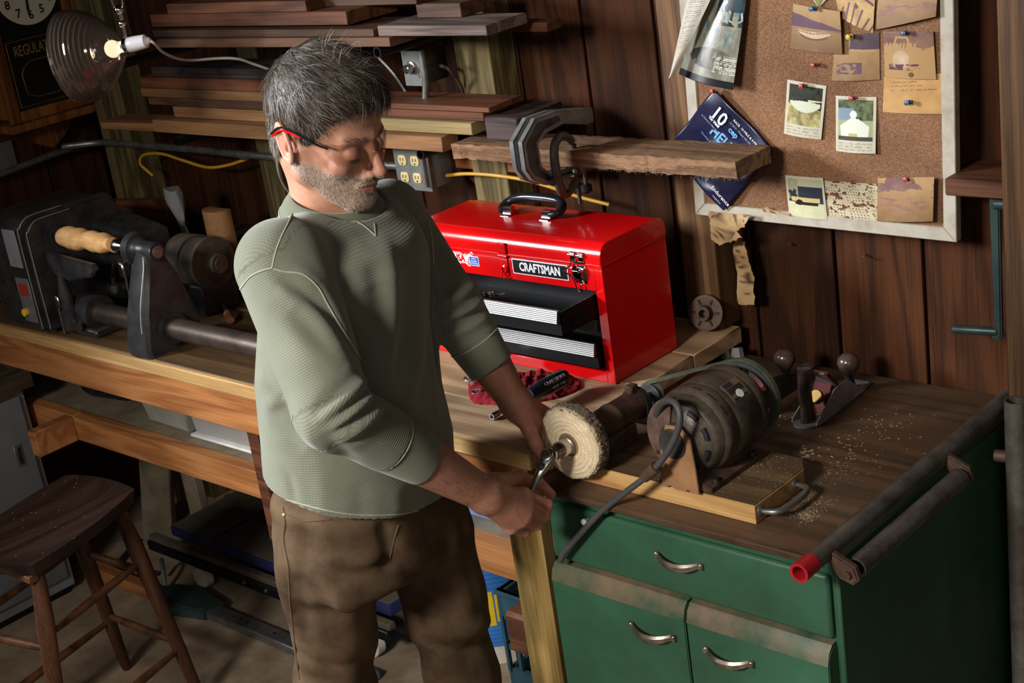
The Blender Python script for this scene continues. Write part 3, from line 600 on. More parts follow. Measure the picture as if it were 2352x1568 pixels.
# front bell with slots: spokes between an outer ring and a hub
bell = yl([(1.953, 0.0745), (1.940, 0.072), (1.932, 0.066), (1.930, 0.060), (1.934, 0.058), (1.950, 0.058), (1.953, 0.060)], 'motor_paint', 'end_bell', mo)
bm = B()
for k in range(6):
    a = k*PI/3+0.35; p = []
    for r_, yy, wd in ((0.024, 1.902, 0.22), (0.040, 1.914, 0.16), (0.062, 1.931, 0.16)):
        for s in (-1, 1): p.append((ax+math.cos(a+s*wd)*r_, yy, az+math.sin(a+s*wd)*r_))
    q = [p[0], p[1], p[3], p[5], p[4], p[2]]; prism(bm, q, (0, 0.012, 0))
bm.free(); yl([(1.951, 0.0740), (1.938, 0.070), (1.928, 0.062), (1.919, 0.050), (1.913, 0.036)], 'motor_paint', 'dome', bell)
for a0 in (-1.15, -0.45, 0.30, 1.0):
    bm = B(); tube(bm, [(ax+math.cos(a0+s)*0.0565, 1.9245, az+math.sin(a0+s)*0.0565) for s in np.linspace(-0.20, 0.20, 8)], 0.0052, 8, 1, sm=False); obj('vent_hole', bm, 'ink', bell)
yl([(1.945, 0.055), (1.950, 0.058)], 'black_rubber', 'rotor', bell)
yl([(1.936, 0.034), (1.906, 0.034), (1.900, 0.030), (1.893, 0.028), (1.8925, 0.026), (1.8935, 0.024), (1.893, 0.001)], 'hub_grey', 'hub', bell)
# rusty cover over the lower left sector
bm = B(); P = [(0.030, 0.0)]; poly = []
for a in np.linspace(1.75, 3.9, 14): poly.append((ax+math.cos(a)*0.078, 1.924, az+math.sin(a)*0.078))
for a in np.linspace(3.7, 1.95, 10): poly.append((ax+math.cos(a)*0.030, 1.906, az+math.sin(a)*0.030))
prism(bm, poly, (0, 0.004, 0), 0.0008); cov = obj('cover_plate', bm, 'motor_rust', mo)
for a, r_ in ((1.85, 0.066), (3.75, 0.064)):
    bm = B(); cyl(bm, (ax+math.cos(a)*r_, 1.928, az+math.sin(a)*r_), (ax+math.cos(a)*r_, 1.917, az+math.sin(a)*r_), 0.0045, n=10); obj('screw', bm, 'rusty_iron', cov)
# tan cradle plate that carries the front bearing
bm = B(); poly = [(ax-0.036, 0.879), (ax-0.028, 0.876), (ax-0.016, 0.884), (ax-0.006, 0.878), (ax+0.018, 0.876), (ax+0.022, 0.884), (ax+0.030, 0.876), (ax+0.046, 0.879), (ax+0.044, 0.93), (ax+0.038, 0.985), (ax+0.018, 1.006), (ax-0.012, 1.004), (ax-0.018, 0.990), (ax-0.035, 0.93)]
poly = [(a, max(c, 0.8785)) for a, c in poly]
prism(bm, [(a, 1.896, c) for a, c in poly], (0, 0.005, 0), 0.001); obj('cradle_plate', bm, 'motor_tan', mo)
bm = B(); prism(bm, [(ax-0.052, 1.91, 0.8785), (ax+0.064, 1.91, 0.8785), (ax+0.064, 1.91, 0.888), (ax+0.045, 1.91, 0.893), (ax+0.030, 1.91, 0.915), (ax-0.030, 1.91, 0.915), (ax-0.052, 1.91, 0.890)], (0, 0.175, 0), 0.002); base = obj('base', bm, 'rusty_iron', mo)
for yy in (1.935, 2.055):
    bm = B(); lathe(bm, (ax+0.056, yy, 0.889), (0, 0, 1), [(0, 0.011), (0.002, 0.011), (0.0022, 0.007), (0.008, 0.007)], 6); obj('bolt', bm, 'dark_steel', base)
# slots in the housing rim
for a in (0.15, 0.62, 1.02, 1.42, -0.35):
    bm = B(); P = []
    for s in np.linspace(-0.13, 0.13, 8): P.append((ax+math.cos(a+s)*0.0765, 1.9585, az+math.sin(a+s)*0.0765))
    tube(bm, [(p[0], 1.9685, p[2]) for p in P], 0.0052, 8, 1, sm=False); obj('vent_slot', bm, 'black_rubber', body)
# name plate wrapped on the drum
bm = B(); R = []
for a in np.linspace(0.62, 1.12, 12):
    R.append([(ax+math.cos(a)*rr, yy, az+math.sin(a)*rr) for yy, rr in ((2.002, 0.0816), (2.050, 0.0816), (2.050, 0.0824), (2.002, 0.0824))])
rings(bm, R); rp = obj('rating_plate', bm, 'plate_metal', mo)
def plate_patch(a0, a1, y0, y1, mat, nm):
    bm = B(); R = []
    for a in np.linspace(a0, a1, 6): R.append([(ax+math.cos(a)*rr, yy, az+math.sin(a)*rr) for yy, rr in ((y0, 0.0823), (y1, 0.0823), (y1, 0.0828), (y0, 0.0828))])
    rings(bm, R); return obj(nm, bm, mat, rp)
plate_patch(0.98, 1.10, 2.006, 2.030, 'ink', 'black_field'); plate_patch(0.80, 0.96, 2.005, 2.046, 'ink', 'black_field'); plate_patch(0.64, 0.70, 2.005, 2.046, 'ink', 'black_field')
a = 0.75; bm = B(); nrm = Vector((math.cos(a), 0, math.sin(a))); cyl(bm, Vector((ax, 2.027, az))+nrm*0.0822, Vector((ax, 2.027, az))+nrm*0.0834, 0.0085, n=20); obj('round_mark', bm, 'silver_ink', rp)
# pulley
bm = B(); PY = 2.128; lathe(bm, (ax, 0, az), (0, 1, 0), [(PY-0.010, 0.060), (PY-0.010, 0.071), (PY-0.004, 0.071), (PY, 0.064), (PY+0.004, 0.071), (PY+0.010, 0.071), (PY+0.010, 0.060)], 48, cap=False); pu = obj('pulley_rim', bm, 'pulley_grey', mo)
bm = B(); lathe(bm, (ax, 0, az), (0, 1, 0), [(PY-0.010, 0.060), (PY+0.010, 0.060)], 48, cap=False); lathe(bm, (ax, 0, az), (0, 1, 0), [(PY-0.028, 0.012), (PY-0.026, 0.016), (PY+0.014, 0.016), (PY+0.016, 0.010)], 20); obj('pulley_hub', bm, 'pulley_grey', pu)
for k in range(5):
    a = k*2*PI/5+0.3; bm = B(); d = Vector((math.cos(a), 0, math.sin(a))); t = Vector((-math.sin(a), 0, math.cos(a))); c = Vector((ax, PY, az))
    hexa(bm, [c+d*0.014-t*0.006+Vector((0, -0.005, 0)), c+d*0.062-t*0.004+Vector((0, -0.005, 0)), c+d*0.062+t*0.004+Vector((0, -0.005, 0)), c+d*0.014+t*0.006+Vector((0, -0.005, 0)), c+d*0.014-t*0.006+Vector((0, 0.005, 0)), c+d*0.062-t*0.004+Vector((0, 0.005, 0)), c+d*0.062+t*0.004+Vector((0, 0.005, 0)), c+d*0.014+t*0.006+Vector((0, 0.005, 0))], 0.001); obj('pulley_spoke', bm, 'pulley_grey', pu)
# cord: loops off the bell, through a clamp and down over the cabinet front
bm = B(); tube(bm, [ony(1507, 952, 1.925), ony(1522, 925, 1.905), ony(1546, 922, 1.885), ony(1561, 948, 1.875), ony(1556, 990, 1.868), ony(1530, 1042, 1.862), ony(1495, 1085, 1.858), ony(1440, 1128, 1.852), ony(1380, 1176, 1.846), ony(1322, 1238, 1.840), ony(1296, 1268, 1.838), ony(1287, 1288, 1.842)], 0.0062, 10, 6); cord = obj('cord', bm, 'grey_cord', mo)
bm = B(); a0, a1 = ony(1508, 1072, 1.860), ony(1480, 1096, 1.857); cyl(bm, a0, a1, 0.012, 0.010, 14); obj('cord_clamp', bm, 'rusty_iron', cord)

# ------------------------------------------------------------------ buffing arbor with cloth wheel
mx_, mz_ = -1.752, 0.936
arb = thing('buffing_arbor', 'dark rusty arbor tube with round cream cloth buffing wheel on its front end', 'buffer', (mx_, 2.0, 0.8775))
bm = B(); lathe(bm, (mx_, 0, mz_), (0, 1, 0), [(1.905, 0.012), (1.912, 0.022), (1.92, 0.029), (1.99, 0.029), (1.992, 0.0305), (2.0, 0.0305), (2.002, 0.029), (2.085, 0.029), (2.088, 0.020)], 28); ar = obj('tube', bm, 'rusty_iron', arb)
bm = B(); lathe(bm, (mx_, 0, mz_), (0, 1, 0), [(2.072, 0.0295), (2.072, 0.033), (2.086, 0.033), (2.086, 0.0295)], 28); obj('black_ring', bm, 'black_rubber', ar)
bm = B(); box(bm, (mx_-0.010, 2.055, mz_+0.026), (mx_+0.010, 2.078, mz_+0.044), 0.003); obj('oil_cup', bm, 'rusty_iron', ar)
bm = B(); box(bm, (mx_-0.028, 1.96, 0.878), (mx_+0.028, 2.04, mz_-0.02), 0.004); obj('stand', bm, 'rusty_iron', arb)
bm = B(); cyl(bm, (mx_, 1.862, mz_), (mx_, 1.91, mz_), 0.009, n=16); obj('shaft', bm, 'dark_steel', arb); bm = B(); cyl(bm, (mx_, 2.08, mz_), (mx_, 2.14, mz_), 0.008, n=16); obj('shaft', bm, 'dark_steel', arb)
bm = B(); lathe(bm, (mx_, 0, mz_), (0, 1, 0), [(PY-0.008, 0.010), (PY-0.008, 0.024), (PY, 0.019), (PY+0.008, 0.024), (PY+0.008, 0.010)], 24); obj('pulley', bm, 'pulley_grey', arb)
# wheel
n, mR = 180, []
prof = []; Rw = 0.0735
for k in range(26): prof.append((1.8700-0.0035*math.sin(min(1, k/25*1.02)*PI)+(0.0), 0.020+(Rw-0.024)*k/25))
for k in range(1, 14): a = -PI/2+PI*k/13.0; prof.append((1.8865+0.0165*math.sin(a), Rw-0.005+0.0055*math.cos(a)))
for k in range(8): prof.append((1.903, Rw-0.006-(Rw-0.03)*k/8))
pts = []; cols = []
for i, (yy, rr) in enumerate(prof):
    for j in range(n):
        th = 2*PI*j/n; edge = max(0, (rr-0.058)/0.015); nz = random.gauss(0, 1)
        r2 = rr+(0.0016*edge)*nz+0.0012*math.sin(th*3+1)*edge; ring = 0.0011*math.sin(rr*2*PI/0.0085)*(rr < 0.062)
        lob = 0.0009*math.sin(th*9+rr*200)*(rr > 0.03)
        pts.append((mx_+math.cos(th)*r2, yy+ring*(i < 26)+(lob if i < 30 else 0)+0.0004*nz, mz_+math.sin(th)*r2))
        frontness = 1 if i < 26 else 0
        e = min(1, max(0, (rr-0.057+0.003*math.sin(th*5)+0.003*math.sin(th*11+2))/0.012)) if i < 26 else 1
        st_ = 0.06*math.sin(rr*2*PI/0.0085)
        cr = np.array([0.80, 0.655, 0.445])*(1+st_+0.05*nz); br = np.array([0.13, 0.088, 0.052])*(1+0.45*random.random()); gr = np.array([0.085, 0.066, 0.05])*(1+0.5*random.random())
        c = cr*(1-e*0.35*frontness)+np.array([0.5, 0.38, 0.22])*e*0.30 if i < 26 else (br if random.random() < .6 else gr)
        if i in (26, 27, 28): c = 0.5*cr+0.5*br
        cols.append(list(np.clip(c, 0, 1))+[1])
m_ = len(prof); F = [[i*n+j, i*n+(j+1) % n, (i+1)*n+(j+1) % n, (i+1)*n+j] for i in range(m_-1) for j in range(n)]
me = bpy.data.meshes.new('buffing_wheel'); me.from_pydata(pts, [], F); at = me.color_attributes.new('Col', 'FLOAT_COLOR', 'POINT'); at.data.foreach_set('color', np.array(cols).ravel())
wh = link('buffing_wheel', me, 'wool', arb, smooth=True)
# frayed threads round the rim
bm = B()
for k in range(900):
    th = random.random()*2*PI; yy = random.uniform(1.872, 1.902); d = Vector((math.cos(th), random.uniform(-.5, .5), math.sin(th))).normalized(); p = Vector((mx_+math.cos(th)*(Rw-0.002), yy, mz_+math.sin(th)*(Rw-0.002)))
    l = random.uniform(0.002, 0.0055); s = d.cross(Vector((random.random(), random.random(), random.random()))).normalized()*0.00022
    v = [bm.verts.new(p+s), bm.verts.new(p-s), bm.verts.new(p+d*l+Vector((random.gauss(0, .001), 0, random.gauss(0, .001))))]; bm.faces.new(v)
o = obj('frayed_thread', bm, 'fray', wh); o['kind'] = 'stuff'
bm = B(); lathe(bm, (mx_, 0, mz_), (0, 1, 0), [(1.8705, 0.021), (1.868, 0.0235), (1.868, 0.012), (1.874, 0.011)], 28, cap=False); obj('washer', bm, 'motor_tan', arb)
bm = B(); lathe(bm, (mx_, 0, mz_), (0, 1, 0), [(1.869, 0.0185), (1.862, 0.0185), (1.860, 0.0165), (1.858, 0.012)], 28); obj('nut', bm, 'galv', arb)

# belt
bm = B(); c0, c1 = Vector((mx_, PY, mz_)), Vector((ax, PY, az)); ra, rb = 0.0235, 0.0715
d = c1-c0; D = d.length; phi = math.asin((rb-ra)/D); base_a = math.atan2(d.z, d.x); P = []
for k in range(9): 
    a = base_a+PI/2+phi+(PI-2*phi)*k/8; P.append(c0+Vector((math.cos(a), 0, math.sin(a)))*ra)
for k in range(17):
    a = base_a-PI/2-phi+(PI+2*phi)*k/16; P.append(c1+Vector((math.cos(a), 0, math.sin(a)))*rb)
R = []
for i, p in enumerate(P):
    t = (P[(i+1) % len(P)]-P[i-1]).normalized(); o_ = Vector((t.z, 0, -t.x)); 
    if o_.dot(p-(c0 if i < 9 else c1)) < 0: o_ = -o_
    R.append([p+o_*0.003+Vector((0, -0.0058, 0)), p+o_*0.003+Vector((0, 0.0058, 0)), p-o_*0.003+Vector((0, 0.004, 0)), p-o_*0.003+Vector((0, -0.004, 0))])
rings(bm, R, closed=True); tag(obj('drive_belt', bm, 'belt_green'), 'worn greenish drive belt running from the motor pulley to the arbor', 'belt')

# ------------------------------------------------------------------ hand planes
def hand_plane(name, label, x, y0, yaw, L_=0.245, dark=False):
    t = thing(name, label, 'hand plane', (x, y0, 0.84)); W = 0.030
    Rz = Matrix.Translation((x, y0, 0.8405)) @ Matrix.Rotation(yaw, 4, 'Z')
    def fin(nm, bm, mat, par):
        for v in bm.verts: v.co = Rz @ v.co
        return obj(nm, bm, mat, par)
    bm = B(); sole = [(-W*0.55, 0), (-W*0.9, 0.018), (-W, 0.05), (-W, L_-0.04), (-W*0.7, L_), (W*0.7, L_), (W, L_-0.04), (W, 0.05), (W*0.9, 0.018), (W*0.55, 0), (0.008, -0.006), (-0.008, -0.006)]
    prism(bm, [(a, c, 0) for a, c in sole], (0, 0, 0.005), 0.001)
    for s in (-1, 1):
        pr = [(0.012, 0.004), (0.02, 0.012), (0.05, 0.026), (0.09, 0.050), (0.12, 0.054), (0.15, 0.048), (0.185, 0.018), (0.225, 0.010), (L_-0.005, 0.004)]
        prism(bm, [(s*W-(0.0015 if s > 0 else -0.0015), c, e) for c, e in pr], (-s*0.003, 0, 0), 0.0006)
    b_ = fin('body', bm, 'dark_steel' if dark else 'cast_grey', t)
    bm = B(); R = []
    for (yy, z, hw, hd) in [(0.030, 0.005, 0.0135, 0.022), (0.030, 0.022, 0.0130, 0.017), (0.026, 0.045, 0.0128, 0.015), (0.024, 0.070, 0.0130, 0.016), (0.028, 0.094, 0.0132, 0.016), (0.034, 0.108, 0.0150, 0.020), (0.036, 0.116, 0.0150, 0.022), (0.037, 0.119, 0.011, 0.016)]:
        R.append([(math.cos(2*PI*k/18)*hw, yy+math.sin(2*PI*k/18)*hd, z) for k in range(18)])
    rings(bm, R); fin('tote', bm, 'tote_wood', t)
    bm = B(); prism(bm, [(-0.022, 0.062, 0.005), (-0.022, 0.100, 0.066), (-0.022, 0.112, 0.062), (-0.022, 0.135, 0.005)], (0.044, 0, 0), 0.003); fr = fin('frog', bm, 'plane_red', t)
    bm = B(); prism(bm, [(-0.025, 0.058, 0.094), (-0.025, 0.061, 0.097), (-0.025, 0.151, 0.008), (-0.025, 0.149, 0.005)], (0.05, 0, 0), 0.0006); fin('blade', bm, 'cast_grey', t)
    bm = B(); prism(bm, [(-0.021, 0.080, 0.082), (-0.021, 0.086, 0.088), (-0.021, 0.146, 0.018), (-0.021, 0.142, 0.014)], (0.042, 0, 0), 0.002); fin('lever_cap', bm, 'plane_red', t)
    bm = B(); prism(bm, [(-0.003, 0.050, 0.070), (-0.003, 0.052, 0.106), (-0.003, 0.060, 0.108), (-0.003, 0.066, 0.080)], (0.006, 0, 0), 0.001); fin('lever', bm, 'dark_steel', t)
    bm = B(); lathe(bm, (0.004, 0.056, 0.046), (0.0, 0.8, -0.55), [(0, 0.013), (0.003, 0.0145), (0.010, 0.0145), (0.012, 0.006)], 20); fin('adjuster_wheel', bm, 'brass', t)
    bm = B(); lathe(bm, (0, L_-0.045, 0.005), (0, 0, 1), [(0, 0.014), (0.006, 0.013), (0.022, 0.009), (0.034, 0.012), (0.045, 0.0205), (0.056, 0.0235), (0.067, 0.021), (0.075, 0.012), (0.077, 0.003)], 22); fin('knob', bm, 'tote_wood', t)
    return t
hand_plane('hand_plane', 'hand plane with dark wooden tote, red frog and brass wheel on the cabinet top', -1.515, 2.283, 0.03)
hand_plane('hand_plane', 'darker hand plane behind the motor pulley, only its round knob clear', -1.655, 2.255, 0.0, dark=True)

# ------------------------------------------------------------------ bar clamps over the cabinet edge
t = thing('pipe_clamp', 'long grey steel pipe with red-taped open end lying along the cabinet edge', 'pipe', (-1.2, 2.1, 0.84))
px_, pz_ = -1.203, 0.8585; bm = B(); pipe(bm, (px_, 1.775, pz_), (px_, 2.60, pz_), 0.0165, 0.0125, 24); pp = obj('pipe', bm, 'pipe_steel', t)
bm = B(); pipe(bm, (px_, 1.7735, pz_), (px_, 1.812, pz_), 0.0171, 0.0122, 24); obj('red_end', bm, 'red_tape', pp)
for yy in (1.845, 2.245):
    bm = B(); prism(bm, [(px_+0.010, yy, pz_-0.016), (px_+0.018, yy, pz_+0.006), (px_+0.058, yy, pz_-0.012), (px_+0.064, yy, pz_-0.034), (px_+0.052, yy, pz_-0.046), (px_+0.028, yy, pz_-0.040)], (0, 0.014, 0), 0.003); br = obj('bracket', bm, 'rusty_iron', t)
    bm = B(); cyl(bm, (px_+0.046, yy-0.006, pz_-0.026), (px_+0.046, yy+0.002, pz_-0.026), 0.007, n=6); obj('bolt', bm, 'rusty_iron', br)
t2 = thing('steel_tube', 'shorter grey steel tube bracketed beside the red-ended pipe', 'pipe', (-1.16, 2.05, 0.82))
bm = B(); pipe(bm, (px_+0.045, 1.872, pz_-0.028), (px_+0.045, 2.235, pz_-0.028), 0.018, 0.014, 24); obj('pipe', bm, 'pipe_steel', t2)

# ------------------------------------------------------------------ hand crank, bracket block and things on the right wall
t = thing('hand_crank', 'teal iron hand crank with two round grips hanging on the plank wall', 'crank', (-1.2, 2.55, 1.1))
yc = 2.50; a, b_, c, d = ony(2290, 470, yc), ony(2285, 762, yc), ony(2200, 764, yc), ony(2335, 465, yc)
bm = B(); prism(bm, [(a.x-0.016, yc, a.z+0.012), (a.x+0.004, yc, a.z+0.014), (b_.x+0.013, yc, b_.z-0.008), (b_.x+0.008, yc, b_.z-0.018), (b_.x-0.008, yc, b_.z-0.014), (b_.x-0.002, yc, b_.z+0.03)], (0, 0.012, 0), 0.003); obj('arm', bm, 'crank_teal', t)
bm = B(); lathe(bm, a+Vector((-0.008, 0.004, 0)), (1, 0.05, 0.02), [(0, 0.008), (0.003, 0.011), (0.075, 0.011), (0.078, 0.007)], 18); obj('grip', bm, 'crank_teal', t)
bm = B(); lathe(bm, b_+Vector((0.004, 0.004, 0)), (-1, -0.05, -0.06), [(0, 0.007), (0.003, 0.0085), (0.088, 0.0085), (0.091, 0.005)], 18); obj('grip', bm, 'crank_teal', t)
bm = B(); cyl(bm, a+Vector((0.03, 0.0, 0.005)), (a.x+0.03, YW+0.01, a.z+0.02), 0.004, n=8); obj('peg', bm, 'dark_steel', t)
bm = B(); box(bm, (-1.288, 2.475, 1.275), (-1.172, 2.618, 1.308), 0.003); tag(obj('wood_block', bm, 'lumber_red'), 'short reddish wooden block fixed to the wall right of the corkboard', 'block')
bm = B(); pipe(bm, (-1.118, 2.38, 0.0), (-1.118, 2.38, 0.93), 0.02, 0.016, 20); tag(obj('standing_pipe', bm, 'pipe_steel'), 'grey pipe standing upright behind the cabinet at the right edge', 'pipe')
bm = B(); pipe(bm, (-1.17, 2.40, 0.80), (-0.95, 2.44, 0.80), 0.012, 0.009, 16); tag(obj('low_pipe', bm, 'rusty_iron'), 'dark rusty pipe lying across behind the cabinet at the right edge', 'pipe')
for k, (px, py, lb) in enumerate(((1820, 555, 'bent nail in the plank nearest the left, below the corkboard'), (1990, 583, 'bent nail in the middle plank below the corkboard'))):
    p = ony(px, py, YW); bm = B(); tube(bm, [p, p+Vector((0.002, -0.02, 0.0)), p+Vector((0.012, -0.026, 0.006))], 0.0017, 6, 4); tag(obj('nail', bm, 'rusty_iron'), lb, 'nail')
# chips and dust on the cabinet top
bm = B()
def chip(x, y, s, z=0.8402):
    a = random.random()*PI; h = s*0.3
    v = [bm.verts.new((x+math.cos(a+q)*s*random.uniform(.5, 1.2), y+math.sin(a+q)*s*random.uniform(.5, 1.2), z+0.0003+h*random.random()*0.4)) for q in (0, 1.57, 3.14, 4.71)]
    w_ = [bm.verts.new((p.co.x, p.co.y, z)) for p in v]; bm.faces.new(v)
    for i in range(4): bm.faces.new((v[i], w_[i], w_[(i+1) % 4], v[(i+1) % 4]))
for px, py, sd, n_, s in ((1860, 1160, 28, 200, 0.0011), (1850, 1185, 14, 150, 0.0013), (1900, 1080, 40, 120, 0.001), (1950, 1040, 40, 50, 0.0020), (1855, 1040, 14, 20, 0.0035), (1790, 955, 20, 14, 0.0028), (1700, 1130, 40, 100, 0.0010), (2040, 980, 50, 60, 0.0018), (1760, 1100, 30, 120, 0.0010)):
    for k in range(n_):
        p = onz(px+random.gauss(0, sd), py+random.gauss(0, sd*0.55), 0.84)
        if p.y < 2.10 and p.x < -1.375: 
            if p.y < 1.912: continue
            chip(p.x, p.y, s, 0.8777)
        elif p.x < -1.235 and p.y > 1.86: chip(p.x, p.y, s*random.uniform(.5, 1.5))
tag(obj('wood_chips', bm, 'dust'), 'pale wood chips and sawdust scattered on the cabinet top and pine board', 'sawdust', kind='stuff')
# ------------------------------------------------------------------ corkboard and what is pinned on it
YB = 2.510
def q4(x, y): return (x/2.614+1500, y/2.614)
cbl, cbr, ctr, ctl = [ony(px, py, YB) for px, py in ((1597, 493), (2197, 557), (2190, 0), (1559, 0))]
cz = (ctl-cbl).normalized(); ctl = cbl+cz*0.62; ctr = cbr+(ctr-cbr).normalized()*0.62
cx = (cbr-cbl).normalized()
cork = thing('corkboard', 'large cork pinboard in a dirty white wooden frame on the plank wall', 'noticeboard', ((cbl+cbr)/2))
FW = 0.027
bm = B(); a = [cbl+cx*0.01+cz*0.01, cbr-cx*0.01+cz*0.01, ctr-cx*0.01, ctl+cx*0.01]; dy = Vector((0, 0.010, 0)); f0 = Vector((0, 0.005, 0))
hexa(bm, [p+f0 for p in a]+[p+f0+dy for p in a]); obj('cork_panel', bm, 'cork', cork)
def fr(p0, p1, p2, p3):
    bm = B(); dd = Vector((0, 0.020, 0)); hexa(bm, [p0, p1, p2, p3]+[p+dd for p in (p0, p1, p2, p3)], 0.0015); obj('frame', bm, 'white_paint', cork)
g = 0.0003
fr(cbl, cbr, cbr-cx*FW+cz*FW, cbl+cx*FW+cz*FW)
fr(cbl+cz*g, cbl+cx*FW+cz*(FW+g), ctl+cx*FW-cz*(FW+g), ctl-cz*g)
fr(cbr+cz*g, ctr-cz*g, ctr-cx*FW-cz*(FW+g), cbr-cx*FW+cz*(FW+g))
fr(ctl, ctl+cx*FW-cz*FW, ctr-cx*FW-cz*FW, ctr)
YP = YB+0.0045
def sheet(name, label, cat, quad, fn, res=(40, 40), mat='print', bulge=0.006, curl=(0, 0, 0, 0), y0=YP, group=None, raw=False, bx=1.0):
    """quad: TL,TR,BR,BL in the photograph's crop; curl lifts each corner off the board"""
    C4 = [ony(*(p if raw else q4(*p)), y0) for p in quad]
    def P(u, v):  # v from the top down
        a = C4[0].lerp(C4[1], u); b = C4[3].lerp(C4[2], u); p = a.lerp(b, v)
        lift = (curl[0]*(1-u)*(1-v)+curl[1]*u*(1-v)+curl[2]*u*v+curl[3]*(1-u)*v)+bulge*math.sin(PI*u*bx)*(0.3+0.7*v)
        return (p.x, p.y-lift-0.0008, p.z)
    o = grid_sheet(name, P, fn, mat, None, 0.0004, (int(res[0]*1.7), int(res[1]*1.7)))
    return tag(o, label, cat, group)
def mixc(a, b, t): t = np.clip(t, 0, 1)[:, None]; return np.array(a)*(1-t)+np.array(b)*t
TAN = rgb((168, 134, 92)); PUR = rgb((92, 62, 78)); BRN = rgb((116, 86, 56)); CRM = rgb((185, 165, 128)); WHT = rgb((190, 184, 166))
def ell(U, V, cx, cy, rx, ry): return ((U-cx)/rx)**2+((V-cy)/ry)**2 < 1
def seg(U, V, x0, y0, x1, y1, w):
    dx, dy = x1-x0, y1-y0; t = np.clip(((U-x0)*dx+(V-y0)*dy)/(dx*dx+dy*dy+1e-9), 0, 1); return np.hypot(U-x0-t*dx, V-y0-t*dy) < w
def ph_boat(U, V):
    n = fbm(U, V, 6, 4, 1); c = mixc(TAN, BRN, V*1.1-0.1+n*0.2); hill = V < 0.22+0.14*U+0.05*n; sky = V < 0.16+0.30*U*U-0.0*n
    c[(~(V < 0.17+0.26*U+0.05*(n-.5))) & (V < 0.50+0.02*n)] = PUR*np.ones(3) if False else PUR
    k = (V > 0.48) & (V < 0.50+0.02); c[k] = mixc(TAN, PUR, n)[k]
    boat = (V > 0.535+0.02*np.cos((U-.45)*6)) & (V < 0.70-1.1*(U-0.47)**2) & (U > 0.14) & (U < 0.80)
    c[boat] = rgb((190, 160, 125)); c[seg(U, V, 0.14, 0.56, 0.45, 0.60, 0.008) | seg(U, V, 0.45, 0.60, 0.80, 0.54, 0.008)] = PUR
    c[(V > 0.70-1.1*(U-0.47)**2) & (V < 0.745-1.0*(U-0.47)**2) & (U > 0.2) & (U < 0.75)] = rgb((95, 65, 60)); return c*(0.8+0.35*n[:, None])
def ph_bridge(U, V):
    n = fbm(U, V, 5, 4, 2); c = mixc(rgb((205, 175, 120)), rgb((160, 125, 80)), n*1.2)
    for k in range(6): c[seg(U, V, 0.05+k*0.17, 1.0, 0.20+k*0.17, 0.55-0.2*math.sin(k), 0.022)] = PUR
    c[seg(U, V, 0.05, 0.2, 0.5, 0.05, 0.03) | seg(U, V, 0.5, 0.05, 0.95, 0.35, 0.03) | ell(U, V, .55, .45, .06, .06)] = PUR; return c
def ph_faded(sd, top=PUR, low=BRN, pat=0):
    def f(U, V):
        n = fbm(U, V, 5, 5, sd); c = mixc(TAN, low, V*0.8+n*0.5-0.2); k = (V < 0.30+0.25*(n-.5)) & (fbm(U, V, 3, 4, sd+5) > 0.47-0.25*(pat == 1)); c[k] = mixc(top, TAN, n*0.6)[k]
        if pat == 0:
            m = (V > 0.45) & (V < 0.75) & (fbm(U*1.2, V*3, 6, 4, sd+9) > 0.56); c[m] = mixc(rgb((150, 110, 90)), PUR, n*0.7)[m]
        if pat == 1:
            c[seg(U, V, 0.18, 0.38, 0.26, 0.12, 0.022) | seg(U, V, 0.26, 0.12, 0.48, 0.12, 0.022) | seg(U, V, 0.48, 0.12, 0.56, 0.38, 0.022)] = TAN
            m = (V > 0.24) & (V < 0.44) & ((U*14+V*3) % 1 > 0.35) & (U < 0.66); c[m] = TAN
            m = ell(U, V, .35, .60, .17, .20); c[m] = mixc(rgb((200, 180, 160)), TAN, n)[m]
            m = (V > 0.68) & (V < 0.82) & (U > .1) & (U < .72) & (fbm(U, V*2, 14, 3, 4) > .46); c[m] = PUR
            c[ell(U, V, .55, .91, .055, .055)] = rgb((110, 78, 50))
        if pat == 2:
            m = (V > 0.62) & (V < 0.86) & (U > .1) & (U < .65) & (fbm(U, V*2, 12, 3, 8) > .46); c[m] = PUR
            m = (V < 0.34) & (U > .35); c[m] = mixc(rgb((88, 62, 70)), rgb((60, 50, 60)), n)[m]
            m = seg(U, V, .38, .34, .9, .38, .02); c[m] = TAN
        return c
    return f
def border(fn, lo=0.10, hi=0.78, s=0.07):
    def f(U, V):
        u = (U-s)/(1-2*s); v = (V-lo*0.6)/(hi-lo*0.6); c = np.ones((len(U), 3))*np.array(WHT)*(0.88+0.2*fbm(U, V, 8, 4, 3)[:, None]); k = (u > 0) & (u < 1) & (v > 0) & (v < 1)
        c[k] = fn(u[k], v[k])
        for r_ in range(3):
            w_ = (np.abs(V-(hi+0.055+0.055*r_)-0.008*np.sin(U*60+r_)) < 0.010) & (fbm(U*1.0, V, 40, 1, 20+r_) > 0.42) & (U > .08) & (U < .92); c[w_] = rgb((150, 140, 118))
        return c
    return f
def pol_boat(u, v):
    n = fbm(u, v, 8, 5, 31); c = mixc(rgb((30, 34, 30)), rgb((70, 74, 60)), n*1.3-.3); k = v > 0.48+0.1*u; c[k] = mixc(rgb((190, 178, 120)), rgb((90, 84, 60)), n*1.6-.4)[k]
    b_ = (v > 0.40+0.13*u*0+0.02*np.cos(u*6)) & (v < 0.66-0.9*(u-.52)**2+0.02*u) & (u > .04) & (u < .96); c[b_] = rgb((196, 200, 180)); c[(v < .5) & (v > .33) & (u > .6) & (v < .36+.1*(1-u))] = rgb((200, 190, 150)); return c
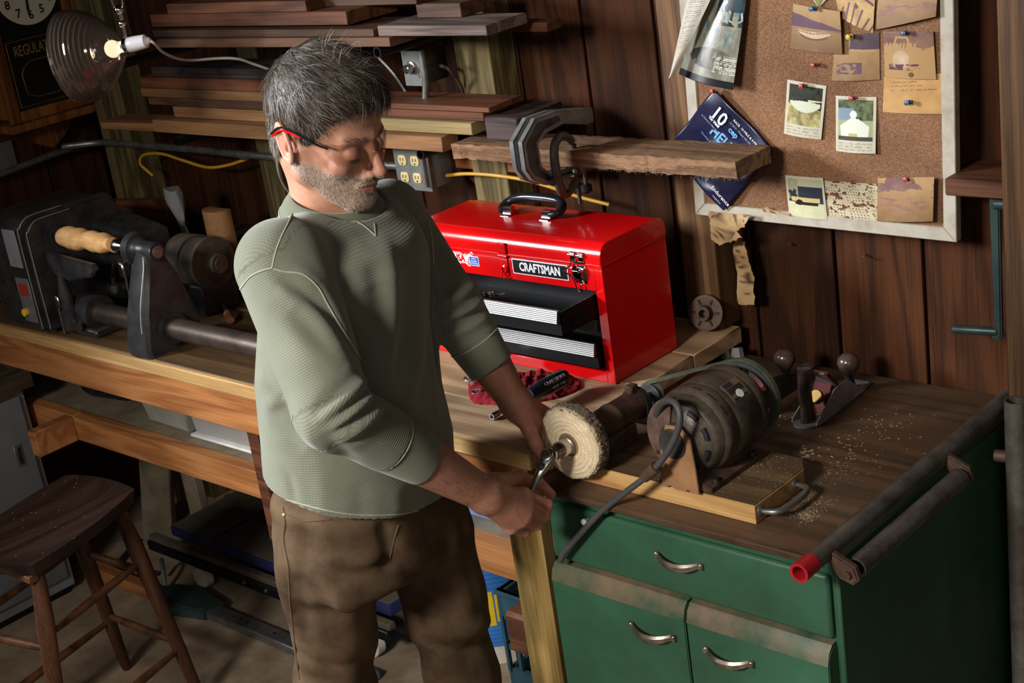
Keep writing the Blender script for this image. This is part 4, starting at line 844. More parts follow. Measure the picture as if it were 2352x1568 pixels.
def pol_stern(u, v):
    n = fbm(u, v, 9, 5, 41); c = mixc(rgb((35, 42, 30)), rgb((120, 130, 95)), n*1.6-.4); k = v > .5; c[k] = rgb((150, 160, 120))
    c[(v < .5) & (u < .42) & (v > .2)] = rgb((120, 140, 155)); h = (v > .40-.0*u) & (v > .62-(.38-np.abs(u-.48))*0.6) & (np.abs(u-.48) < .44-.12*(v-.5)) & (v < .9); c[h] = rgb((210, 212, 200))
    c[ell(u, v, .45, .36, .1, .1)] = rgb((205, 210, 205)); c[(v > .82) & (v < .9) & (u > .32) & (u < .58)] = rgb((180, 168, 110)); c[(v > .9)] = rgb((70, 70, 60)); c[(v > .42) & (v < .46) & (u > .52) & (u < .64)] = rgb((60, 70, 90)); return c
def pol_trailer(u, v):
    n = fbm(u, v, 8, 4, 51); c = mixc(rgb((38, 44, 60)), rgb((52, 58, 66)), n); k = v > .62; c[k] = mixc(rgb((205, 205, 170)), rgb((180, 178, 140)), n)[k]
    c[(v < .2)] = rgb((170, 170, 140)); c[(u < .3) & (v < .55) & (n > .45)] = rgb((150, 150, 120)); c[(v > .48) & (v < .60) & (u > .1) & (u < .9)] = rgb((195, 175, 120)); c[(v > .60) & (v < .68) & (u > .2) & (u < .85)] = rgb((40, 38, 36)); c[ell(u, v, .33, .62, .1, .075)] = rgb((30, 30, 30)); return c
DG = [[0x7B6F, 0x2492, 0x73E7, 0x73CF, 0x5BC9, 0x79CF, 0x79EF, 0x7249, 0x7BEF, 0x7BCF]]
def calendar(U, V):
    n = fbm(U, V, 9, 5, 61); c = mixc(rgb((170, 152, 116)), rgb((196, 188, 164)), n); dk = np.zeros(len(U), bool)
    X = U*21; Y = V*15; col = (X % 7); cell = (X-np.floor(X) > .25) & (X-np.floor(X) < .75) & (Y-np.floor(Y) > .3) & (Y-np.floor(Y) < .72)
    g_ = fbm(U*40, V*40, 3, 1, 5) > .42; row = np.floor(Y) % 7
    m = cell & g_ & (row > 1.5) & (col < 6.9) & (np.floor(X) % 7 != 6); c[m] = rgb((60, 52, 45))
    m = (row == 1) & (col > 2) & (col < 5) & (Y-np.floor(Y) > .3) & (Y-np.floor(Y) < .75) & (fbm(U*30, V*30, 3, 1, 6) > .35); c[m] = rgb((50, 44, 40))
    h = (fbm(U, V, 15, 3, 71) > .70-.11*np.exp(-((U-.45)**2+(V-.45)**2)*9)); c[h] = rgb((92, 52, 30)); c[(V < .04) & (n > .5)] = rgb((92, 52, 30)); return c
def note(U, V):
    n = fbm(U, V, 5, 5, 81); c = mixc(rgb((190, 150, 96)), rgb((165, 122, 72)), n)
    for r_, a, b_ in ((0.16, .12, .60), (0.27, .12, .68), (0.38, .12, .90)):
        k = (np.abs(V-r_-0.006*np.sin(U*70)) < 0.018) & (U > a) & (U < b_) & (fbm(U, V, 60, 1, int(r_*100)) > .45); c[k] = rgb((128, 92, 60))
    return c
def magazine(U, V):
    n = fbm(U, V, 7, 5, 91); n2 = fbm(U*1.4, V, 11, 4, 92); c = mixc(rgb((150, 146, 130)), rgb((90, 90, 84)), n*1.4-.3)
    k = (V < .45) & (U > .45); c[k] = mixc(rgb((18, 24, 30)), rgb((40, 66, 80)), n2*1.5-.4)[k]
    r_ = np.hypot((U-.85)*0.9, V-.12); c[(r_ < .30) & (r_ > .285)] = rgb((150, 170, 175)); a = np.arctan2(V-.12, U-.85); c[(r_ < .28) & (r_ > .22) & ((a*6/PI) % 1 < .25)] = rgb((170, 180, 180))
    k = (n2 > .50) & (V > .32) & (V < .64) & (U > .30) & (U < .92); c[k] = mixc(rgb((66, 110, 124)), rgb((170, 150, 112)), fbm(U, V, 16, 3, 93)*2-.5)[k]
    k = ell(U, V, .52, .76, .40, .10) & (n2 > .38); c[k] = mixc(rgb((52, 60, 64)), rgb((120, 112, 90)), n*1.8-.5)[k]
    k = (V > .72) & (V < .88) & (U > .62) & ((V*60) % 1 < .45) & (fbm(U, V, 50, 1, 7) > .4); c[k] = rgb((205, 205, 195))
    c[V > .935] = rgb((28, 28, 30)); return c
def newsprint(U, V):
    n = fbm(U, V, 6, 4, 95); c = mixc(rgb((205, 200, 188)), rgb((170, 160, 145)), n); k = ((V*46) % 1 < .4) & (U > .15) & (U < .85) & (fbm(U*2, V*2, 60, 1, 3) > .42) & (V < .7); c[k] = rgb((120, 112, 108)); return c
sheet('photograph', 'faded brown and purple photograph of a rowboat under hills, top of corkboard', 'photo', [(842, 22), (1143, 60), (1158, 318), (826, 290)], ph_boat, (64, 56), curl=(0, 0.012, 0.012, 0))
sheet('photograph', 'faded photograph of crossing beams at the top edge beside the rowboat picture', 'photo', [(1085, -60), (1338, -60), (1338, 192), (1120, 100)], ph_bridge, (50, 50), curl=(0, 0, 0.01, 0))
sheet('photograph', 'purple tinted photograph curling at the top right corner of the corkboard', 'photo', [(1362, -80), (1730, -80), (1722, 90), (1336, 178)], ph_faded(4, PUR, BRN, 0), (50, 50), curl=(0, 0.01, 0.014, 0.004))
sheet('photograph', 'brown photograph of a boat on a trailer, tucked below the rowboat picture', 'photo', [(1100, 205), (1360, 196), (1365, 478), (1072, 485)], ph_faded(8, PUR, BRN, 2), (56, 56), y0=YP-0.0005)
sheet('photograph', 'purple photograph with bright bow railings pinned above the tan note', 'photo', [(1386, 190), (1690, 186), (1705, 475), (1392, 462)], ph_faded(6, PUR, TAN, 1), (64, 60), 'print_gloss', y0=YP-0.002, curl=(0, 0.004, 0.002, 0))
sheet('note', 'tan handwritten note with torn top edge held by a blue pin', 'note', [(1388, 462), (1734, 440), (1752, 684), (1380, 672)], note, (70, 50))
sheet('instant_photo', 'white-bordered instant photo of a pale boat on dark ground, upper left', 'photo', [(808, 476), (1043, 515), (1018, 835), (793, 798)], border(pol_boat), (54, 64), 'print_gloss', curl=(0, 0, 0.004, 0.004))
sheet('instant_photo', 'white-bordered instant photo of a white boat seen from behind', 'photo', [(1098, 573), (1344, 582), (1347, 918), (1105, 902)], border(pol_stern), (54, 64), 'print_gloss', curl=(0, 0, 0.006, 0.004))
sheet('instant_photo', 'white-bordered instant photo of a flat trailer at the board bottom', 'photo', [(793, 1050), (1022, 1068), (1050, 1322), (818, 1290)], border(pol_trailer, 0.1, 0.97, 0.05), (50, 56), 'print_gloss', y0=YP-0.004)
sheet('calendar_page', 'yellowed calendar page with insect holes at the bottom of the corkboard', 'calendar', [(1030, 1082), (1345, 1104), (1508, 1370), (1050, 1325)], calendar, (150, 110), bulge=0.002, y0=YP-0.001)
sheet('photograph', 'large faded brown landscape photograph over the calendar, bottom right', 'photo', [(1350, 1068), (1708, 1050), (1700, 1318), (1345, 1325)], ph_faded(3, PUR, BRN, 0), (60, 50), y0=YP-0.003, curl=(0, 0.012, 0.012, 0))
sheet('green_note', 'small yellow-green note at the very top of the corkboard', 'note', [(915, -70), (1085, -50), (1008, 38), (985, 34)], lambda U, V: np.where((np.abs(U-.5) < .32)[:, None], np.array([[.20, .20, .05]]), np.array([[.42, .40, .30]])), (12, 12), bulge=0.002, y0=YP-0.002)
sheet('magazine_page', 'glossy magazine page with gears and boots hanging at the upper left', 'paper', [(330, -150), (600, -150), (530, 520), (190, 430)], magazine, (90, 120), 'print_gloss', bulge=0.012, curl=(0.0, 0.01, 0.03, 0.02), y0=YP-0.002)
sheet('newspaper', 'folded strip of newsprint curling over the magazine page', 'paper', [(262, -150), (440, -150), (196, 415), (155, 462)], newsprint, (40, 120), bulge=0.010, curl=(0.015, 0.015, 0.035, 0.035), y0=YP-0.018)
# torn brown paper under the board: ragged sheet and hanging strip
def torn(U, V):
    n = fbm(U, V, 7, 5, 15); c = mixc(rgb((186, 160, 118)), rgb((150, 118, 80)), n*1.2); c[fbm(U, V, 24, 2, 16) > .68] = rgb((70, 45, 30)); return c
def ragged(name, label, poly, d=0.008, y=2.50, mat='print'):
    P3 = [ony(a, b, y) for a, b in poly]; pp = []
    for i in range(len(P3)):
        a, b_ = P3[i], P3[(i+1) % len(P3)]
        for k in range(6): p = a.lerp(b_, k/6); pp.append(p+Vector((random.gauss(0, .0012), 0, random.gauss(0, .0012))))
    bm = B(); prism(bm, pp, (0, 0.0006, 0)); bmesh.ops.triangulate(bm, faces=[f for f in bm.faces if len(f.verts) > 4])
    me = bpy.data.meshes.new(name); 
    bmesh.ops.subdivide_edges(bm, edges=[e for e in bm.edges if e.calc_length() > 0.01], cuts=2)
    for v in bm.verts: v.co.y += d*math.sin(v.co.z*55+v.co.x*20)
    bm.to_mesh(me); bm.free(); vs = np.array([v.co[:] for v in me.vertices]); c = torn(vs[:, 0]*6+30, vs[:, 2]*6); c4 = np.ones((len(c), 4)); c4[:, :3] = c
    at = me.color_attributes.new('Col', 'FLOAT_COLOR', 'POINT'); at.data.foreach_set('color', c4.ravel()); return tag(link(name, me, mat), label, 'paper')
def qq(*p): return [q4(a, b) for a, b in p]
ragged('torn_paper', 'ragged torn beige paper hanging over the lower left frame of the corkboard', qq((345, 1262), (480, 1275), (595, 1290), (560, 1350), (500, 1385), (520, 1425), (470, 1455), (395, 1472), (345, 1440), (330, 1370), (335, 1300)), y=2.494)
ragged('torn_paper_strip', 'narrow torn strip of printed paper hanging against the wall below the corkboard', [(1686, 560), (1712, 555), (1724, 610), (1729, 640), (1734, 700), (1697, 698), (1692, 640), (1688, 600)], 0.004, y=2.56)
ragged('tape_scrap', 'thin pale scrap of paper lifting along the lower frame near the trailer photo', qq((655, 1255), (680, 1243), (700, 1262), (760, 1275), (812, 1282), (820, 1296), (740, 1285), (660, 1268)), 0.002, y=2.503)
# blue printed bag
BQ = [ony(*q4(*p), YP-0.008) for p in ((380, 528), (735, 912), (430, 1262), (92, 886))]  # top, right, bottom, left
def bagP(u, v):
    a = BQ[0].lerp(BQ[1], u); b_ = BQ[3].lerp(BQ[2], u); p = a.lerp(b_, v); return (p.x, p.y-0.004*math.sin(u*7+v*3)-0.004*math.sin(v*9)-0.004, p.z)
bag = tag(grid_sheet('printed_bag', bagP, lambda U, V: mixc(rgb((22, 22, 48)), rgb((40, 42, 74)), fbm(U, V, 5, 5, 22)*1.5-.3), 'print_gloss', None, 0.0006, (40, 40)), 'dark blue printed bag pinned diagonally at the left of the corkboard', 'bag')
bu = (BQ[1]-BQ[0]).normalized(); bv = (BQ[0]-BQ[3]).normalized()
def btxt(s, size, u, v, mat, sx=1.0, bold=0.0, skew=0):
    p = Vector(bagP(u, v)); p.y -= 0.0035; text('lettering', s, size, p, bu, bv, mat, bag, 0.0004, bold, sx, skew)
Lx = (BQ[1]-BQ[0]).length
btxt('10', 0.044, .26, .17, 'white_ink', 0.85, 0.0008); btxt('Tar Heel', 0.0085, .25, .27, 'white_ink', 1.0, 0.0004)
btxt('cep', 0.018, .50, .20, 'sky_ink', 1.0, 0.0006); btxt('APRIL RACE  10 MILE & 4 MILE', 0.0075, .56, .09, 'white_ink'); btxt('April 2015 - Chapel Hill, NC', 0.006, .55, .14, 'grey_ink')
btxt('HELP', 0.034, .44, .39, 'sky_ink', 0.85, 0.001); btxt('Donating to the', 0.006, .30, .52, 'sky_ink'); btxt('Girls', 0.012, .84, .22, 'white_ink'); btxt('Hope', 0.011, .84, .30, 'grey_ink')
btxt('& Charity 5, Miles Run', 0.0055, .22, .33, 'grey_ink'); btxt('EN', 0.026, .55, .84, 'grey_ink', 1.0, 0.0004); btxt('perfect', 0.018, .50, .93, 'sky_ink', 0.9); btxt('Endurance', 0.013, .87, .86, 'white_ink'); btxt('magazine', 0.007, .86, .93, 'grey_ink')
bm = B(); p = ony(*q4(355, 578), YP-0.014); box(bm, (p.x-0.009, p.y-0.001, p.z-0.004), (p.x+0.009, p.y+0.002, p.z+0.004), 0.001, M=Matrix.Translation(p) @ Matrix.Rotation(-0.8, 4, 'Y') @ Matrix.Translation(-p)); obj('clip', bm, 'chrome', bag)
# pins
def pin(px, py, mat, lb, dep=0.0, r=1.0):
    p = ony(*q4(px, py), YP-0.001-dep); bm = B(); d = Vector((-0.1, -1, 0.12)).normalized()
    lathe(bm, p, d, [(0, 0.0004), (0.004, 0.0004)], 6); h = tag(obj('pushpin', bm, 'chrome'), lb, 'pin', 'pushpins on the corkboard')
    bm = B(); lathe(bm, p+d*0.004, d, [(0, 0.0045*r), (0.0015, 0.005*r), (0.003, 0.003*r), (0.008, 0.0028*r), (0.0105, 0.005*r), (0.0125, 0.0052*r), (0.0135, 0.003*r)], 14); obj('pin_head', bm, mat, h)
for a in ((978, 50, 'pin_blue', 'blue pushpin through the rowboat photograph', 0.006), (1200, 218, 'pin_yellow', 'yellow pushpin on the boat trailer photograph', 0.003), (1530, 196, 'pin_blue', 'blue pushpin on the bow railing photograph', 0.004), (987, 388, 'pin_red', 'red pushpin stuck alone in bare cork', 0),
          (915, 512, 'pin_red', 'red pushpin on the dark ground boat instant photo', 0.003), (1217, 586, 'pin_red', 'red pushpin on the boat-from-behind instant photo', 0.003), (1550, 612, 'pin_blue', 'blue pushpin through the tan handwritten note', 0.004), (1540, 1072, 'pin_red', 'red pushpin on the large faded landscape photograph', 0.006), (380, 545, 'pin_red', 'red pushpin holding the dark blue bag', 0.010)): pin(*a)
# ------------------------------------------------------------------ lumber racks
def lumber(label, mat, pl, pr, th, wd, zb, group='boards on the racks', yf=None, yaw=0.0, name='board', rough=0.0):
    """pl / pr: lower left and lower right corners of the front edge in the photograph, zb the height they lie at"""
    L_, R_ = onz(*pl, zb), onz(*pr, zb)
    if yf is not None: L_, R_ = ony(*pl, yf), ony(*pr, yf); L_.z = R_.z = zb
    d = (R_-L_); d.z = 0; n = Vector((-d.y, d.x, 0)).normalized()*wd; up = Vector((0, 0, th))
    bm = B(); hexa(bm, [L_, R_, R_+n, L_+n, L_+up, R_+up, R_+n+up, L_+n+up])
    if rough:
        bmesh.ops.subdivide_edges(bm, edges=[e for e in bm.edges if e.calc_length() > 0.3], cuts=60)
        bmesh.ops.subdivide_edges(bm, edges=[e for e in bm.edges if 0.1 < e.calc_length()], cuts=4)
        for v in bm.verts: v.co += Vector((random.gauss(0, rough*.3), random.gauss(0, rough), random.gauss(0, rough*.7)))
    else: bmesh.ops.bevel(bm, geom=list(bm.edges), offset=0.0015, segments=1, affect='EDGES')
    o = tag(obj(name, bm, mat), label, 'board', group)
    return o
za = 1.335; RL = 'boards on the lower rack'; RU = 'boards on the upper rack'
lumber('short thin orange board end at the far left of the lower rack', 'lumber_tan', (234, 297), (372, 303), 0.022, 0.10, za, RL)
lumber('long tan board at the front bottom of the lower rack behind the head', 'lumber_tan', (357, 312), (1018, 349), 0.036, 0.055, za, RL, yf=2.335)
plank = lumber('rough sawn plank held by clamps and jutting out over the toolbox', 'rough_plank', (1040, 350), (1691, 404), 0.034, 0.125, 1.322, RL, yf=2.338, rough=0.0016, name='rough_plank')
lumber('narrow light board lying second from the bottom of the lower rack, left part', 'lumber_tan', (404, 282), (700, 296), 0.030, 0.07, za+0.0365, RL, yf=2.37)
lumber('pale yellow board with square sawn end just left of the dark block', 'lumber_yellow', (760, 300), (1085, 310), 0.029, 0.10, za+0.0365, RL, yf=2.36)
lumber('weathered brown board in the middle of the left stack', 'lumber_brown', (345, 250), (720, 262), 0.024, 0.11, za+0.068, RL, yf=2.37)
lumber('tan brown board above the weathered one in the left stack', 'lumber_tan', (327, 226), (720, 238), 0.025, 0.12, za+0.0925, RL, yf=2.36)
lumber('reddish board second from the top of the left stack', 'lumber_red', (325, 203), (720, 212), 0.031, 0.12, za+0.118, RL, yf=2.36)
lumber('dark board on top of the left stack, under the white lamp cord', 'lumber_dark', (350, 174), (720, 180), 0.026, 0.12, za+0.1495, RL, yf=2.37)
lumber('thin red-brown plank, upper of the two right of the head', 'lumber_red', (800, 258), (1125, 265), 0.013, 0.115, za+0.089, RL, yf=2.365)
lumber('red-brown plank under the thin one right of the head', 'lumber_red', (800, 280), (1113, 287), 0.020, 0.105, za+0.067, RL, yf=2.372)
c = onz(1118, 323, za+0.0225); bm = B(); box(bm, (c.x, c.y, 1.3595), (onz(1195, 326, 1.3575).x+0.003, c.y+0.16, 1.412), 0.003); tag(obj('block', bm, 'lumber_dark'), 'thick dark timber block on the rough plank next to the grey clamps', 'block')
bm = B(); random.seed(3)
for k in range(260):
    p = ony(random.uniform(1240, 1690), random.uniform(360, 404), 2.3365); p.y = 2.3372; p.z = random.choice((1.3215, random.uniform(1.322, 1.356))); d = Vector((random.gauss(0, .6), -abs(random.gauss(0, .6)), -abs(random.gauss(.5, .5)))).normalized()*random.uniform(.003, .009); s_ = Vector((.0004, 0, .0002)); bm.faces.new([bm.verts.new(p-s_), bm.verts.new(p+s_), bm.verts.new(p+d)])
so_ = obj('splinter', bm, 'fray', plank); so_['kind'] = 'stuff'; random.seed(7)
zu = 1.59
lumber('rough brown board at the bottom of the upper rack', 'lumber_brown', (362, 110), (897, 108), 0.022, 0.15, zu, RU)
lumber('dark red board end furthest right on the upper rack', 'lumber_red', (1100, 92), (1258, 78), 0.020, 0.05, zu, RU, yf=2.43)
lumber('brown board just above the lowest one on the upper rack', 'lumber_brown', (354, 92), (860, 88), 0.018, 0.14, zu+0.0225, RU, yf=2.275)
lumber('grey-topped board with clean cut end, lit from above', 'lumber_grey', (870, 86), (1119, 82), 0.023, 0.13, zu+0.023, RU, yf=2.28)
lumber('reddish board ending above the head, middle of the upper rack', 'lumber_red', (352, 72), (802, 73), 0.032, 0.16, zu+0.0465, RU, yf=2.29)
lumber('dark red board with rounded corner on top of the upper rack', 'lumber_red', (385, 30), (705, 27), 0.026, 0.13, zu+0.079, RU, yf=2.29)
lumber('brown board at the top edge right of the dark red one', 'lumber_brown', (720, 5), (955, -8), 0.03, 0.12, zu+0.079, RU, yf=2.35)
lumber('short brown offcut at the top edge by the green post', 'lumber_brown', (958, 36), (1058, 22), 0.032, 0.10, zu+0.047, RU, yf=2.36)
def arm(label, px, py, z, r=0.0125):
    p = onz(px, py, z); bm = B(); pipe(bm, p, (p.x, 2.56, z), r, r*0.78, 18); bm2 = bm
    tag(obj('rack_arm', bm, 'black_metal'), label, 'pipe', 'pipe arms that carry the boards')
arm('black pipe arm under the lower rack, open end above the wall outlets', 965, 355, za-0.014)
arm('black pipe arm under the lower rack, open end left of the head', 405, 325, za-0.014)
arm('black pipe arm under the upper rack beside the lamp', 277, 147, zu-0.014)
arm('black pipe arm under the upper rack, just right of the hair', 866, 121, zu-0.014)

# ------------------------------------------------------------------ clamps on the rough plank
def deep_clamp(x, label):
    t = thing('bar_clamp', label, 'clamp', (x, 2.3, 1.3), 'grey clamps on the rough plank')
    y0 = 2.222; poly = [(y0, 1.405), (y0, 1.345), (y0+0.018, 1.318), (y0+0.06, 1.296), (y0+0.150, 1.294), (y0+0.205, 1.300), (y0+0.205, 1.312), (y0+0.150, 1.314), (y0+0.075, 1.318), (y0+0.050, 1.340), (y0+0.050, 1.388), (y0+0.072, 1.404), (y0+0.135, 1.410), (y0+0.215, 1.388), (y0+0.235, 1.390), (y0+0.235, 1.420), (y0+0.120, 1.442), (y0+0.050, 1.443)]
    bm = B(); prism(bm, [(x, a, c) for a, c in poly], (0.017, 0, 0), 0.003); obj('jaw_frame', bm, 'cast_grey', t)
    bm = B(); web = [(y0+0.010, 1.398), (y0+0.010, 1.350), (y0+0.024, 1.328), (y0+0.060, 1.306), (y0+0.140, 1.301), (y0+0.140, 1.306), (y0+0.072, 1.311), (y0+0.040, 1.338), (y0+0.040, 1.394), (y0+0.070, 1.414), (y0+0.125, 1.420), (y0+0.120, 1.432), (y0+0.052, 1.434)]
    prism(bm, [(x+0.0165, a, c) for a, c in web], (0.0012, 0, 0)); obj('recess', bm, 'dark_steel', t)
    bm = B(); cyl(bm, (x+0.008, y0+0.190, 1.255), (x+0.008, y0+0.190, 1.330), 0.0048, n=12); s = obj('screw', bm, 'dark_steel', t)
    bm = B(); lathe(bm, (x+0.008, y0+0.190, 1.262), (0, 0, -1), [(0, 0.008), (0.004, 0.013), (0.016, 0.013), (0.020, 0.008)], 12); obj('knob', bm, 'black_rubber', s)
deep_clamp(-2.135, 'left one of the two grey flat-sided clamps on the plank'); deep_clamp(-2.110, 'right one of the two grey flat-sided clamps on the plank')
t = thing('c_clamp', 'dark iron C-shaped clamp with round throat at the front of the plank', 'clamp', (-2.03, 2.25, 1.28))
cx_ = -2.078; ya = 2.296; bm = B()
P = [(cx_, ya+0.062, 1.370), (cx_, ya+0.050, 1.384), (cx_, ya+0.026, 1.392), (cx_, ya+0.006, 1.380), (cx_, ya-0.001, 1.352), (cx_, ya, 1.316), (cx_, ya+0.005, 1.284), (cx_, ya+0.020, 1.268), (cx_, ya+0.042, 1.276), (cx_, ya+0.062, 1.290)]
tube(bm, P, 0.0105, 10, 6, flat=0.8, rr=lambda t: 0.0085+0.0025*math.sin(PI*t), up=(1, 0, 0)); obj('frame', bm, 'pipe_steel', t)
bm = B(); lathe(bm, (cx_, ya+0.062, 1.358), (0, 0, 1), [(0, 0.008), (0.008, 0.008)], 12); obj('pad', bm, 'rusty_iron', t)
bm = B(); cyl(bm, (cx_, ya+0.062, 1.318), (cx_, ya+0.062, 1.235), 0.0045, n=12); lathe(bm, (cx_, ya+0.062, 1.300), (0, 0, 1), [(0, 0.006), (0.003, 0.010), (0.012, 0.008)], 12); obj('screw', bm, 'dark_steel', t)

# ------------------------------------------------------------------ wiring on the wall
def boxpart(t, name, px0, py0, px1, py1, yf, yb, mat, bev=0.003):
    a, b_ = ony(px0, py0, yf), ony(px1, py1, yf); bm = B(); box(bm, (a.x, yf, min(a.z, b_.z)), (b_.x, yb, max(a.z, b_.z)), bev, seg=2); return obj(name, bm, mat, t), a, b_
t = thing('outlet_box', 'grey metal outlet box with four cream sockets right of the man', 'electrical box', (-2.68, 2.5, 1.25))
bx, a, b_ = boxpart(t, 'box', 908, 352, 992, 436, 2.449, 2.53, 'grey_plate')
bm = B(); box(bm, (a.x-0.004, 2.445, b_.z-0.004), (b_.x+0.006, 2.449, a.z+0.012), 0.001); cv = obj('cover', bm, 'grey_plate', t)
for dx in (-0.022, 0.022):
    for dz in (0.024, -0.019):
        cx0 = (a.x+b_.x)/2+dx-0.006; cz0 = (a.z+b_.z)/2+dz+0.005
        bm = B(); rings(bm, [[(cx0+math.copysign(abs(math.cos(q))**0.8, math.cos(q))*0.0145*s, yy, cz0+max(-0.0125, min(0.0125, math.sin(q)*0.0165))*s) for q in np.linspace(0, 2*PI, 24, endpoint=False)] for yy, s in ((2.446, 1), (2.4425, 1), (2.442, 0.93))]); so = obj('socket', bm, 'outlet_cream', cv)
        for sx_, sz_, w_, h_ in ((-0.005, 0.002, 0.001, 0.004), (0.005, 0.002, 0.001, 0.0035), (0, -0.008, 0.002, 0.002)):
            bm = B(); box(bm, (cx0+sx_-w_, 2.4412, cz0+sz_-h_), (cx0+sx_+w_, 2.4422, cz0+sz_+h_)); so2 = obj('slot', bm, 'ink', cv)
bm = B(); cyl(bm, (b_.x-0.004, 2.437, b_.z+0.01), (b_.x-0.004, 2.437, a.z+0.012), 0.005, n=12); obj('edge_rod', bm, 'galv', t)
t = thing('switch_box', 'grey switch box with round metal dial below the upper rack', 'electrical box', (-2.62, 2.5, 1.5))
bx, a, b_ = boxpart(t, 'box', 930, 122, 978, 194, 2.447, 2.53, 'dark_steel')
bm = B(); box(bm, (a.x-0.012, 2.444, b_.z-0.004), (b_.x+0.004, 2.447, a.z+0.006), 0.0012); cv = obj('cover', bm, 'grey_plate', t)
k = ony(947, 155, 2.444); bm = B(); lathe(bm, k, (0, -1, 0), [(0, 0.015), (0.006, 0.015), (0.007, 0.0115), (0.022, 0.0105), (0.024, 0.008)], 24); obj('dial', bm, 'tool_steel', t)
for px, py in ((938, 143), (963, 176)):
    q = ony(px, py, 2.4435); bm = B(); prism(bm, [(q.x-0.003, q.y, q.z), (q.x, q.y, q.z+0.004), (q.x+0.003, q.y, q.z), (q.x, q.y, q.z-0.004)], (0, -0.0006, 0)); obj('red_mark', bm, 'red_label', cv)
bm = B(); p = ony(966, 118, 2.425); tube(bm, [ony(966, 116, 2.425), ony(972, 150, 2.425), ony(978, 190, 2.425), ony(978, 250, 2.425), ony(985, 345, 2.44)], 0.0085, 14, 5); tag(obj('conduit_drop', bm, 'galv'), 'vertical bent steel conduit in front of the switch box', 'conduit')
bm = B(); tube(bm, [ony(1008, 150, 2.49), ony(1030, 158, 2.47), ony(1052, 185, 2.50), ony(1064, 215, 2.52), ony(1070, 262, 2.52)], 0.0045, 8, 6); tag(obj('switch_cable', bm, 'box_wood'), 'brown cable curving out of the right side of the switch box', 'cable')
bm = B(); tube(bm, [ony(868, 130, 2.52), ony(905, 170, 2.53), ony(935, 215, 2.54), ony(955, 245, 2.54)], 0.006, 8, 5); tag(obj('wall_cable', bm, 'dark_steel'), 'dark cable slanting down left of the switch box', 'cable')
zc = 1.236; bm = B()
P = [onx(-60, 415, -4.26), onx(0, 400, -4.26), onx(120, 355, -4.26), onx(190, 333, -4.26), Vector((-4.235, 2.42, zc+0.004)), Vector((-4.17, 2.49, zc)), Vector((-4.08, 2.505, zc)), Vector((-3.7, 2.505, zc)), ony(640, 362, 2.505), Vector((-2.78, 2.505, zc))]
tube(bm, P, 0.0105, 12, 5); cdt = tag(obj('conduit', bm, 'galv'), 'long grey steel conduit running round the left corner below the boards', 'conduit')
for p in (onx(180, 337, -4.26), ony(562, 357, 2.505)):
    bm = B(); bmd = Vector((1, 0, 0)) if p.x > -4.2 else Vector((0, 1, 0.0)); cyl(bm, p-bmd*0.012, p+bmd*0.012, 0.0135, n=12); obj('strap', bm, 'galv', cdt)
bm = B(); tube(bm, [ony(565, 366, 2.51), ony(520, 380, 2.50), ony(475, 384, 2.49), ony(420, 368, 2.49), ony(370, 353, 2.50), ony(330, 356, 2.51), ony(322, 375, 2.51), ony(338, 392, 2.52), ony(352, 404, 2.525)], 0.0045, 8, 6); tag(obj('yellow_cable', bm, 'yellow_cable'), 'yellow cable looping below the conduit on the left wall stud', 'cable')
bm = B(); tube(bm, [ony(1026, 403, 2.50), ony(1070, 399, 2.50), ony(1130, 402, 2.51), ony(1200, 412, 2.52), ony(1260, 428, 2.54), ony(1330, 452, 2.56), ony(1400, 470, 2.57)], 0.0045, 8, 6); tag(obj('yellow_cable', bm, 'yellow_cable'), 'yellow cable leaving the outlet box to the right above the toolbox', 'cable')
bm = B(); tube(bm, [ony(640, 325, 2.40), ony(636, 360, 2.40), ony(640, 395, 2.41), ony(652, 425, 2.44), ony(670, 450, 2.47)], 0.0035, 8, 6); tag(obj('grey_cord', bm, 'white_cord'), 'thin grey cord hanging down just left of the ear', 'cord')
bm = B(); a, b_ = ony(1020, 362, 2.53), ony(1175, 398, 2.53); box(bm, (a.x+0.03, 2.535, b_.z), (-2.24, YW-0.002, a.z), 0.002); struct('trim_6', bm, 'bench_beam')
bm = B(); hexa(bm, [ony(1070, 398, 2.56), ony(1105, 400, 2.56), ony(1150, 450, 2.56), ony(1115, 450, 2.56)]+[ony(px, py, 2.56)+Vector((0, 0.02, 0)) for px, py in ((1070, 398), (1105, 400), (1150, 450), (1115, 450))]); tag(obj('brace', bm, 'lumber_dark'), 'dark slanting brace on the wall above the toolbox', 'brace')

# ------------------------------------------------------------------ wood lathe
la = thing('wood_lathe', 'black benchtop wood lathe with round steel bed on the left of the workbench', 'lathe', (-3.5, 2.0, 0.9))
LY, LZ = 1.95, 1.155
def arch(x0, x1, y0, y1, z0, z1, r=0.05, inset=0):
    P = [(y0, z0), (y0, z1-r)]
    for k in range(1, 8): a = PI-k*PI/16; P.append((y0+r+math.cos(a)*r, z1-r+math.sin(a)*r))
    for k in range(1, 8): a = PI/2-k*PI/16; P.append((y1-r+math.cos(a)*r, z1-r+math.sin(a)*r))
    P += [(y1, z1-r), (y1, z0)]; return [(x0, a, c) for a, c in P]
bm = B(); prism(bm, arch(-3.80, 0, 1.865, 2.16, 0.915, 1.215), (0.205, 0, 0), 0.003); hs = obj('headstock', bm, 'lathe_black', la)
bm = B(); prism(bm, arch(-3.606, 0, 1.858, 2.165, 0.912, 1.222), (0.016, 0, 0), 0.003); prism(bm, arch(-3.583, 0, 1.868, 2.155, 0.912, 1.212), (0.016, 0, 0), 0.003); obj('ridge', bm, 'lathe_black', hs)['kind'] = 'stuff'
bm = B(); prism(bm, arch(-3.60, 0, 1.885, 2.14, 0.912, 1.195), (0.024, 0, 0), 0.003); obj('inner_face', bm, 'lathe_black', hs)
